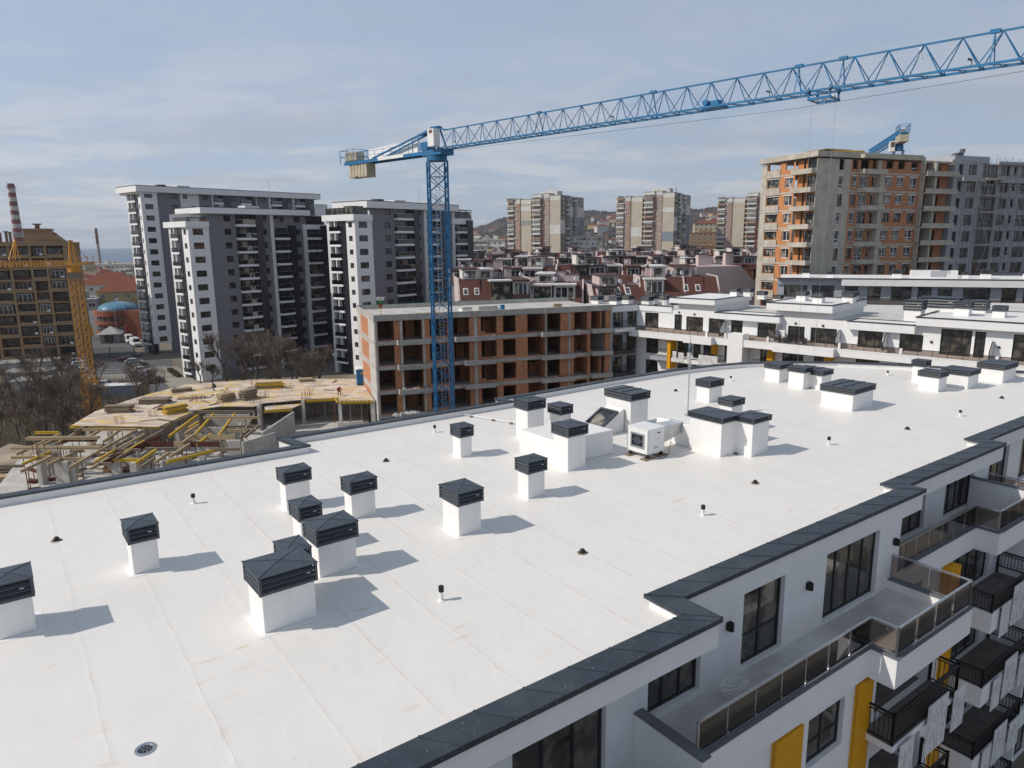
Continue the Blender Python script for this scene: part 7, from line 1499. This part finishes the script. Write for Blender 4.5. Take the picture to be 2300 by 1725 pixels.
for k in range(16): [b.bar((6.02 * math.cos(a * .157) * math.cos(k * .393), 6.02 * math.cos(a * .157) * math.sin(k * .393), -10.17 + 2.6 * math.sin(a * .157)), (6.02 * math.cos((a + 1) * .157) * math.cos(k * .393), 6.02 * math.cos((a + 1) * .157) * math.sin(k * .393), -10.17 + 2.6 * math.sin((a + 1) * .157)), .09, 'plaster_grey') for a in range(9)]
b.box(-.6, .6, -.6, .6, -7.8, -6.9, 'plaster_grey'); b.build('dome', dm)
for z in (-13.4, -16.6):
    for k in range(9):
        a = R(200 + k * 17); b = MB(); b.at(6.23 * math.cos(a), 6.23 * math.sin(a), 0, math.degrees(a) + 90); b.box(-.75, .75, -.03, .05, z, z + 1.5, 'glass_dark'); b.box(-.03, .03, -.06, -.03, z, z + 1.5, 'frame_white'); b.build('window', dm)
ks = thing('kiosk', 'grey kiosk with a pyramid roof before the dome building', 'kiosk', (-120.5, 213, GZ), 20, rel=True); b = MB(); b.box(-2.6, 2.6, -2.6, 2.6, 0, 2.8, 'plaster_grey'); b.box(-1.4, 1.0, -2.63, -2.6, .3, 2.4, 'glass_dark'); b.build('wall', ks)
b = MB(); q = [(-3.4, -3.4, 2.8), (3.4, -3.4, 2.8), (3.4, 3.4, 2.8), (-3.4, 3.4, 2.8)]; [b.face([q[i], q[(i + 1) % 4], (0, 0, 5.0)], 'plaster_grey') for i in range(4)]; b.build('roof', ks)
for i, (x, y, h, mm) in enumerate(((-118, 217, 5, 'flag_red'), (-129, 217, 5, 'yellow_panel'))): f = thing('flag', ['red feather flag at the dome building', 'yellow feather flag left of the dome building'][i], 'flag', (x, y, GZ), 10, rel=True); b = MB(); b.tube((0, 0, 0), (0, 0, h), .05, 'galv', 5); b.build('pole', f); b = MB(); b.hexa([(0.05, 0, 1.4), (.9, 0, 1.6), (.9, .03, 1.6), (.05, .03, 1.4), (.05, 0, h), (.6, 0, h - .4), (.6, .03, h - .4), (.05, .03, h)], mm); b.build('cloth', f)
longblock('white apartment block far left seen just beside the tallest grey tower', -166, 380, 8, 26, -.5, 41, endm='panel_white')
townhouse('orange topped pale house just left of the tallest grey tower', -139, 320, 8, 18, 12, GZ, -4.5, 'plaster_yellow', 'red_tiles', 2.0, cols=5)
longblock('grey low block on the skyline right of the yellow crane head', -218, 470, 4, 58, -2.6, 42)
longblock('low pale block on the skyline behind the yellow crane', -262, 480, 4, 40, -3.2, 43)
rr = random.Random(77)
for i in range(16):
    y = rr.uniform(290, 700); px = rr.uniform(150, 300); x = (px - 1150) / 1597 * y * 1.02; kn, m = KIN[rr.randrange(5)]; f_ = rr.random() < .45
    townhouse(f'{kn} {"flat roofed" if f_ else "red roofed"} town house ' + ('beside the tallest tower' if px > 235 else 'behind the yellow crane head') + (', far off' if y > 480 else ', nearer'), x, y, rr.uniform(-10, 25), rr.uniform(11, 20), 11, GZ, GZ + rr.choice((8, 10, 12, 14)), m, 'red_tiles', 3, group='far town houses on the left', flat=f_)
mat('chimney_red', (.20, .05, .045), .85, .15, .3); mat('chimney_white', (.45, .43, .41), .85, .1, .3); mat('chimney_grey', (.33, .30, .29), .9, .15, .3)
ck = thing('industrial_chimney', 'tall red and white striped industrial chimney behind the brown block', 'chimney', (-406, 600, GZ), 0); b = MB(); z = 60.0; H_ = 82.0
def cr_(z): return 2.5 + (60 - z) * .024
k = 0
for i in range(24):
    z1 = z - 3.55; 
    if z1 < GZ: z1 = GZ
    m = 'chimney_grey' if z < 14 else ('chimney_red' if k % 2 == 0 else 'chimney_white'); b.tube((0, 0, z1), (0, 0, z), cr_(z1), m, 24, cr_(z), cap=(k == 0)); z = z1; k += 1
    if z <= GZ: break
b.build('shaft', ck); b = MB()
for zz_ in (56.5, 19): b.lathe([(cr_(zz_), zz_), (cr_(zz_) + 1.2, zz_), (cr_(zz_) + 1.2, zz_ + .3), (cr_(zz_), zz_ + .3)], 'chimney_grey', 24); b.lathe([(cr_(zz_) + 1.15, zz_ + 1.2), (cr_(zz_) + 1.2, zz_ + 1.3)], 'chimney_grey', 24)
b.build('walkway_ring', ck)
ck = thing('industrial_chimney', 'thin distant rusty chimney on the skyline left of the towers', 'chimney', (-512, 900, GZ), 0); b = MB(); b.tube((0, 0, GZ), (0, 0, 12), 2.0, 'chimney_grey', 14, 1.6); b.tube((0, 0, 12), (0, 0, 31), 1.6, 'rust', 14, 1.4); [b.lathe([(1.5, z), (2.5, z), (2.5, z + .6), (1.5, z + .6)], 'rust', 14) for z in (14, 20, 26)]; b.build('shaft', ck)
# ------------------------------------------------------------------ cars
for nm, c in (('car_black', (.012, .012, .014)), ('car_silver', (.42, .43, .44)), ('car_white', (.72, .72, .72)), ('car_blue', (.02, .10, .32)), ('car_wine', (.10, .012, .03)), ('car_grey', (.10, .11, .12)), ('car_darkblue', (.02, .03, .07))): mat(nm, c, .28, .05, 2, spec=.6)
mat('tyre', (.015, .015, .015), .9, .1, 5); mat('rim', (.35, .35, .36), .35, .1, 5, metal=.7); mat('lamp_red', (.35, .01, .01), .3, .1, 5); mat('lamp_clear', (.75, .75, .72), .2, .05, 5)
CB = {}
def car(label, x, y, rz, paint, van=False, z=GZ + .06, group='parked cars'):
    c = thing('van' if van else 'parked_car', label, 'van' if van else 'car', (x, y, z), rz, group, rel=True)
    if van: L_, W_, prof, roof = 5.6, 1.98, [(-2.8, .35), (2.8, .35), (2.8, .95), (2.55, 1.15), (1.75, 1.25), (1.05, 2.25), (.8, 2.42), (-2.72, 2.42), (-2.8, 2.2)], 2.42
    else: L_, W_, prof, roof = 4.3, 1.76, [(-2.12, .32), (2.12, .30), (2.16, .60), (2.0, .76), (1.05, .92), (.35, 1.40), (-.25, 1.47), (-1.2, 1.43), (-1.85, .98), (-2.12, .90)], 1.47
    k = (van, paint)
    if k not in CB:
        b = MB(); n = len(prof); sh = lambda z_: W_ / 2 - max(0, (z_ - .95)) * (.06 if van else .30); i = b.vs([(px, -sh(pz), pz) for px, pz in prof] + [(px, sh(pz), pz) for px, pz in prof]); m = b.mi(paint)
        b.f += [tuple(i + a for a in range(n)), tuple(i + n + a for a in reversed(range(n)))]; b.m += [m, m]
        for a in range(n): e = (a + 1) % n; b.f.append((i + a, i + n + a, i + n + e, i + e)); b.m.append(m)
        g = MB()
        def pane(pts): g.face(pts, 'glass_dark'); g.face([(x_, -y_, z_) for x_, y_, z_ in reversed(pts)], 'glass_dark')
        if van: g.face([(1.72, -.82, 1.30), (1.72, .82, 1.30), (1.10, .78, 2.2), (1.10, -.78, 2.2)], 'glass_dark'); pane([(.55, -W_ / 2 - .004, 1.3), (1.5, -W_ / 2 - .004, 1.3), (1.0, -W_ / 2 + .06, 2.05), (.55, -W_ / 2 + .06, 2.05)])
        else: g.face([(1.08, -.74, .94), (1.08, .74, .94), (.39, .62, 1.40), (.39, -.62, 1.40)], 'glass_dark'); g.face([(-1.87, .74, .99), (-1.87, -.74, .99), (-1.24, -.6, 1.42), (-1.24, .6, 1.42)], 'glass_dark'); pane([(-1.5, -.885, .97), (.85, -.885, .97), (.28, -.765, 1.38), (-1.15, -.765, 1.40)])
        w_ = MB(); r_ = .33; w_.tube((0, -.1, r_), (0, .1, r_), r_, 'tyre', 16); ri = MB(); ri.tube((0, -.106, r_), (0, -.09, r_), .2, 'rim', 12)
        h = MB(); h.box(-.03, .03, -.16, .16, -.06, .06, 'lamp_clear'); tl_ = MB(); tl_.box(-.03, .03, -.15, .15, -.08, .08, 'lamp_red'); wd = MB()
        CB[k] = (b.mesh('body'), g.mesh('windows'), w_.mesh('tyre'), ri.mesh('rim'), h.mesh('headlight'), tl_.mesh('tail_light'))
    bm, gm, wm_, rm, hm, tm = CB[k]; o = inst(bm, 'body', c, bevel=.07); inst(gm, 'windows', c)
    wb_ = 1.75 if van else 1.32
    for sx in (-1, 1):
        for sy in (-1, 1): w_ = inst(wm_, 'wheel', c, (sx * wb_, sy * (W_ / 2 - .08), 0), 0 if sy < 0 else 180); r = inst(rm, 'rim', None); r.parent = w_
    for sy in (-1, 1): inst(hm, 'headlight', c, (L_ / 2 - .03, sy * .62, .68 if not van else .85)); inst(tm, 'tail_light', c, (-L_ / 2 + .02, sy * .66, .8 if not van else 1.1))
    return c
car('black car at the near end of the row below the tallest tower', -89.5, 168.2, 22, 'car_black'); car('silver car beside the black one below the tallest tower', -92.6, 172.2, 22, 'car_silver'); car('wine red car in the row below the tallest tower', -96.4, 176.5, 22, 'car_wine'); car('dark car at the far end of the row below the tallest tower', -99.3, 184.2, 10, 'car_grey')
for i_ in range(3): car(['grey car parked behind the black one below the tallest tower', 'white car further along the kerb below the tallest tower', 'silver car across from the row below the tallest tower'][i_], (-87.2, -84.6, -98.5)[i_], (163.8, 160.2, 160)[i_], (22, 24, 195)[i_], ('car_grey', 'car_white', 'car_silver')[i_])
car('blue car in the row behind the formwork deck', -79.6, 152.0, 38, 'car_blue'); car('silver car between the blue and the dark car behind the formwork deck', -77.6, 150.2, 38, 'car_silver'); car('dark car nearest to the formwork deck', -75.8, 147.6, 38, 'car_black')
car('white car left of the yellow crane mast in the car park', -103.6, 168.8, 8, 'car_white'); car('silver car right behind the yellow crane mast', -83.5, 143.5, 5, 'car_silver'); car('dark blue car close behind the yellow crane mast base', -81.5, 139.5, 5, 'car_darkblue')
car('white van on the street beyond the gate', -114.5, 211.5, -50, 'car_white', True, group='white vans'); car('white panel van parked closest to the tallest tower', -108.8, 204.3, -50, 'car_white', True, group='white vans')
for j_ in range(8): car('car in the long row along the street side, ' + ['first from the near end, grey', 'second from the near end, white', 'third from the near end, black', 'fourth from the near end, silver', 'fourth from the far end, blue', 'third from the far end, white', 'second from the far end, wine red', 'first at the far end, grey'][j_], -101.5 - j_ * 2.0, 163.5 + j_ * 3.4, 8, ('car_grey', 'car_white', 'car_black', 'car_silver', 'car_blue', 'car_white', 'car_wine', 'car_grey')[j_]) if j_ != 1 and j_ != 2 else None
for i, (x, y, p, l) in enumerate(((-146, 221, 'car_blue', 'blue car at the far end beside the brown block'), (-143.5, 214, 'car_darkblue', 'dark blue car in the line beside the brown block'), (-141.5, 208, 'car_silver', 'silver car in the line beside the brown block'), (-139, 203, 'car_white', 'white car in the line beside the brown block'), (-131, 205, 'car_black', 'black car before the dome building'), (-127, 199, 'car_grey', 'grey car behind the yellow crane mast, before the gate'), (-124, 190.5, 'car_white', 'white car at the corner of the brown block'))): car(l, x, y, 15 + i * 2, p)
# sheds, gate, fences, lamp
b = MB(); b.box(-3.4, 3.4, -1.3, 1.3, 0, 2.6, 'panel_blue'); b.box(-3.45, 3.45, -1.35, 1.35, 2.6, 2.7, 'board'); [b.box(-3.3 + k * .4, -3.26 + k * .4, -1.33, -1.3, .1, 2.5, 'panel_grey') for k in range(17)]; tag(b.build('site_container', None, (-74.5, 133, GZ), 8), 'blue grey site container with white top behind the yellow crane', 'container')
for i, (x, y, w_, rz, l) in enumerate(((-103, 150, 9, 5, 'low shed with a pale flat roof among the bare trees at the far left'), (-96, 140, 6, 10, 'small shed with a grey roof deep in the bare trees'), (-112, 163, 12, 19, 'long low garage with a grey roof at the foot of the brown block'))):
    s = thing('shed', l, 'shed', (x, y, GZ), rz, rel=True); b = MB(); b.box(-w_ / 2, w_ / 2, -2, 2, 0, 2.5, 'plaster_grey'); b.build('wall', s); b = MB(); b.hexa([(-w_ / 2 - .3, -2.3, 2.5), (w_ / 2 + .3, -2.3, 2.5), (w_ / 2 + .3, 2.3, 2.7), (-w_ / 2 - .3, 2.3, 2.7), (-w_ / 2 - .3, -2.3, 2.62), (w_ / 2 + .3, -2.3, 2.62), (w_ / 2 + .3, 2.3, 2.82), (-w_ / 2 - .3, 2.3, 2.82)], 'panel_grey'); b.build('roof', s)
gt = thing('gate', 'dark metal gate across the street beyond the car park', 'gate', (-106, 188, GZ), 8, rel=True); b = MB(); [b.bar((x, 0, 0), (x, 0, 2.0), .18, 'frame_dark') for x in (-6, -1.2, 5)]; b.build('post', gt); b = MB(); [b.bar((-6, 0, z), (5, 0, z), .06, 'frame_dark') for z in (.4, 1.8)]; [b.bar((-6 + k * .3, 0, .4), (-6 + k * .3, 0, 1.8), .04, 'frame_dark') for k in range(37)]; b.build('leaf', gt)
lp = thing('street_lamp', 'slim pale street lamp before the dome building', 'street lamp', (-117.5, 211, GZ), 20, rel=True); b = MB(); b.tube((0, 0, 0), (0, 0, 9.5), .1, 'galv', 8, .06); b.bar((0, 0, 9.4), (-1.2, 0, 9.7), .07, 'galv'); b.build('pole', lp); b = MB(); b.box(-1.9, -1.1, -.15, .15, 9.65, 9.8, 'galv'); b.build('lamp_head', lp)
pf = thing('playground_fence', 'fence of rainbow coloured pickets between the two left towers', 'fence', (-76.5, 163.5, GZ), 12, rel=True)
PK = [('picket_red', (.5, .04, .03)), ('picket_yellow', (.7, .5, .02)), ('picket_green', (.08, .35, .05)), ('picket_blue', (.04, .15, .5)), ('picket_orange', (.6, .2, .02))]; [mat(n_, c_, .6, .1, 4) for n_, c_ in PK]
for k in range(20): b = MB(); b.box(k * .38, k * .38 + .32, 0, .05, .1, 1.5 + .2 * (k % 2), PK[k % 5][0]); b.build('picket', pf)
hg = thing('hedge', 'clipped dark brown hedge along the kerb by the nearest grey tower', 'hedge', (-76, 157.5, GZ), -54, rel=True); rr = random.Random(5); b = MB(); mat('hedge_leaf', (.075, .055, .035), .95, .4, 3)
for _ in range(1800): x, y, z = rr.uniform(-5, 5), rr.uniform(-.55, .55), rr.uniform(0, 1.0); s = .16; b.face([(x + rr.uniform(-s, s), y + rr.uniform(-s, s), z + rr.uniform(-s, s)) for _ in range(3)], 'hedge_leaf')
b.box(-5, 5, -.4, .4, 0, .8, 'hedge_leaf'); b.build('foliage', hg)

# ------------------------------------------------------------------ bare trees
mat('bark', (.105, .085, .068), .95, .3, 2, objvar=.25); mat('twigs', (.16, .125, .095), .95, .3, 1, objvar=.3); mat('twigs_dark', (.12, .090, .062), .95, .35, 1, objvar=.3)
def tree_mesh(seed, h, spread, tw, dens=1.0):
    rr = random.Random(seed); T = MB(); B = MB()
    def br(p, d, l, r, lev):
        q = p + d * l; (T if lev < 2 else B).tube(p, q, r, 'bark' if lev < 2 else tw, 6 if lev < 2 else 3, r * .7, cap=False)
        if lev >= 5: return
        n = (3, 4, 4, 4, 4)[lev] if rr.random() < dens else 3
        for i in range(n):
            ax = Vector((rr.gauss(0, 1), rr.gauss(0, 1), rr.gauss(0, .5))).normalized(); nd = (d + ax * spread * rr.uniform(.5, 1.0) + Vector((0, 0, .16))).normalized()
            br(p + d * l * rr.uniform(.45, 1.0) if lev > 0 else q, nd, l * rr.uniform(.58, .78), max(.012, r * rr.uniform(.42, .58)), lev + 1)
    br(Vector((0, 0, 0)), Vector((rr.uniform(-.1, .1), rr.uniform(-.1, .1), 1)).normalized(), h * .3, h * .018, 0)
    return T.mesh('trunk'), B.mesh('crown')
TM = [tree_mesh(1, 9, .75, 'twigs'), tree_mesh(2, 10, .65, 'twigs'), tree_mesh(3, 8, .9, 'twigs_dark'), tree_mesh(4, 9, .8, 'twigs_dark'), tree_mesh(5, 7, 1.0, 'twigs_dark')]
def tree(label, x, y, s, v, rz, z=GZ, group='bare trees'):
    t = thing('bare_tree', label, 'tree', (x, y, z), rz, group, rel=True); t.scale = (s, s, s); inst(TM[v][0], 'trunk', t); inst(TM[v][1], 'crown', t); return t
rr = random.Random(64)
RT = [(-62.0, 139, .95, 0), (-59.0, 137, .85, 2), (-56.5, 139, 1.45, 1), (-52.5, 137, 1.3, 0), (-49.5, 134.5, 1.5, 1), (-46.5, 133, 1.2, 0), (-44, 131.5, 1.45, 1), (-40.5, 130, 1.3, 0), (-37.5, 126, 1.2, 1), (-34.5, 124, 1.1, 0), (-20, 138, 1.6, 1), (-14, 140, 1.55, 0), (-7, 143, 1.5, 1), (-27.5, 108, .95, 1), (-51, 129.5, 1.0, 2), (-42, 124, 1.0, 3)]
for i, (x, y, s, v) in enumerate(RT): tree('bare tree before the grey towers, ' + ['by the foot of the nearest tower', 'low, beside the hedge', 'in front of the dark cladding of the nearest tower', 'tall one in the middle of the row', 'below the gap between two towers', 'right of the gap between two towers', 'below the balcony bay of the middle tower', 'behind the rear edge of the deck', 'beside the portable toilet, further back', 'close to the end wall of the unfinished block', 'behind the unfinished roof, left of the crane mast', 'behind the unfinished roof and the crane mast', 'behind the unfinished roof, right of the crane mast', 'against the pale end wall of the unfinished block', 'small one at the left of the row', 'small one before the row'][i], x, y, s * 1.08, v, rr.uniform(0, 360))
for j, (x, y, s, v) in enumerate(((-54.5, 141, 1.5, 1), (-50.8, 139, 1.5, 0), (-47.6, 138, 1.6, 1), (-44.8, 135, 1.5, 0), (-41.8, 134, 1.6, 1), (-38.6, 131, 1.5, 0), (-36, 129, 1.4, 1))): tree('bare tree in the rear row before the grey towers, ' + ['leftmost', 'second from the left', 'third from the left', 'in the middle', 'third from the right', 'second from the right', 'rightmost, near the toilet'][j], x, y, s, v, 50 * j)
side = ['at the left edge of the photo', 'left of the yellow crane', 'just left of the yellow crane mast', 'right of the yellow crane mast']
i = 0
for row, (yy, n, x0, x1) in enumerate(((96, 9, -72, -56), (104, 9, -80, -58), (112, 9, -86, -62), (122, 9, -92, -64), (134, 9, -102, -72), (147, 7, -110, -88))):
    for k in range(n):
        x = x0 + (x1 - x0) * k / (n - 1) + rr.uniform(-1.2, 1.2); y = yy + rr.uniform(-3, 3); 
        px = 1150 + 1597 * x / y
        if 168 < px < 232 and y < 119 or px > 212 and y > 108: continue
        tree('thicket tree ' + side[0 if px < 70 else 1 if px < 150 else 2 if px < 205 else 3] + ', ' + ['in the front row', 'in the second row', 'in the third row', 'in the fourth row', 'in the fifth row', 'at the back by the sheds'][row], x, y, rr.uniform(.75, 1.25) * (1.25 if row < 2 else 1), rr.choice((2, 3, 1, 0, 3, 0)), rr.uniform(0, 360), group='thicket of bare trees'); i += 1
for j, (x, y) in enumerate(((-66, 126.5), (-63.5, 124))): tree(['slim bare tree before the site container', 'bare tree left of the site container', 'bare tree at the corner of the formwork deck', 'bare tree between the container and the deck'][j], x, y, (1.05, .95, 1.1, .9)[j], (0, 1, 0, 1)[j], 70 * j)
b = MB(); k = b.mi('twigs_dark'); g = b.mi('grass_green')
for _ in range(16000):
    y = rr.uniform(84, 150); x = rr.uniform(-.78, -.52) * y; z = GZ; h = rr.uniform(.6, 2.6); a = rr.uniform(0, 6.28); w_ = .02 + .02 * rr.random(); dx, dy = rr.uniform(-.8, .8), rr.uniform(-.8, .8)
    if x > -66 and y > 112: continue
    q = b.vs([(x - w_, y, z), (x + w_, y, z), (x + dx, y + dy, z + h)]); b.f.append((q, q + 1, q + 2)); b.m.append(g if rr.random() < .12 else k)
o = b.build('undergrowth'); o['kind'] = 'stuff'; o['label'] = 'brown leafless undergrowth between the thicket trees'
flush_over()
# ------------------------------------------------------------------ air
hb = MB(); hb.box(-9200, 9200, -9200, 9200, -22, 118, 'board'); hz = hb.build('haze'); hz['kind'] = 'stuff'; hz['label'] = 'thin pale haze in the air'
hm = bpy.data.materials.new('haze_air'); hm.use_nodes = True; t = hm.node_tree; t.nodes.clear()
o = t.nodes.new('ShaderNodeOutputMaterial'); v = t.nodes.new('ShaderNodeVolumePrincipled'); v.inputs['Color'].default_value = (.86, .91, 1, 1); v.inputs['Density'].default_value = .00010; v.inputs['Anisotropy'].default_value = .2
t.links.new(v.outputs[0], o.inputs['Volume']); hz.data.materials.clear(); hz.data.materials.append(hm)

# things that share a wording are told apart by their order in the photo
_seen = {}
for o in bpy.data.objects:
    if o.parent is None and 'label' in o: _seen.setdefault(o['label'], []).append(o)
ORD = ['first', 'second', 'third', 'fourth', 'fifth', 'sixth', 'seventh', 'eighth']
for k, v in _seen.items():
    if len(v) > 1:
        for i, o in enumerate(sorted(v, key=lambda q: q.location.x / q.location.y)): o['label'] = (ORD[i] if i < len(v) - 1 or len(v) < 3 else 'rightmost') + ' ' + k
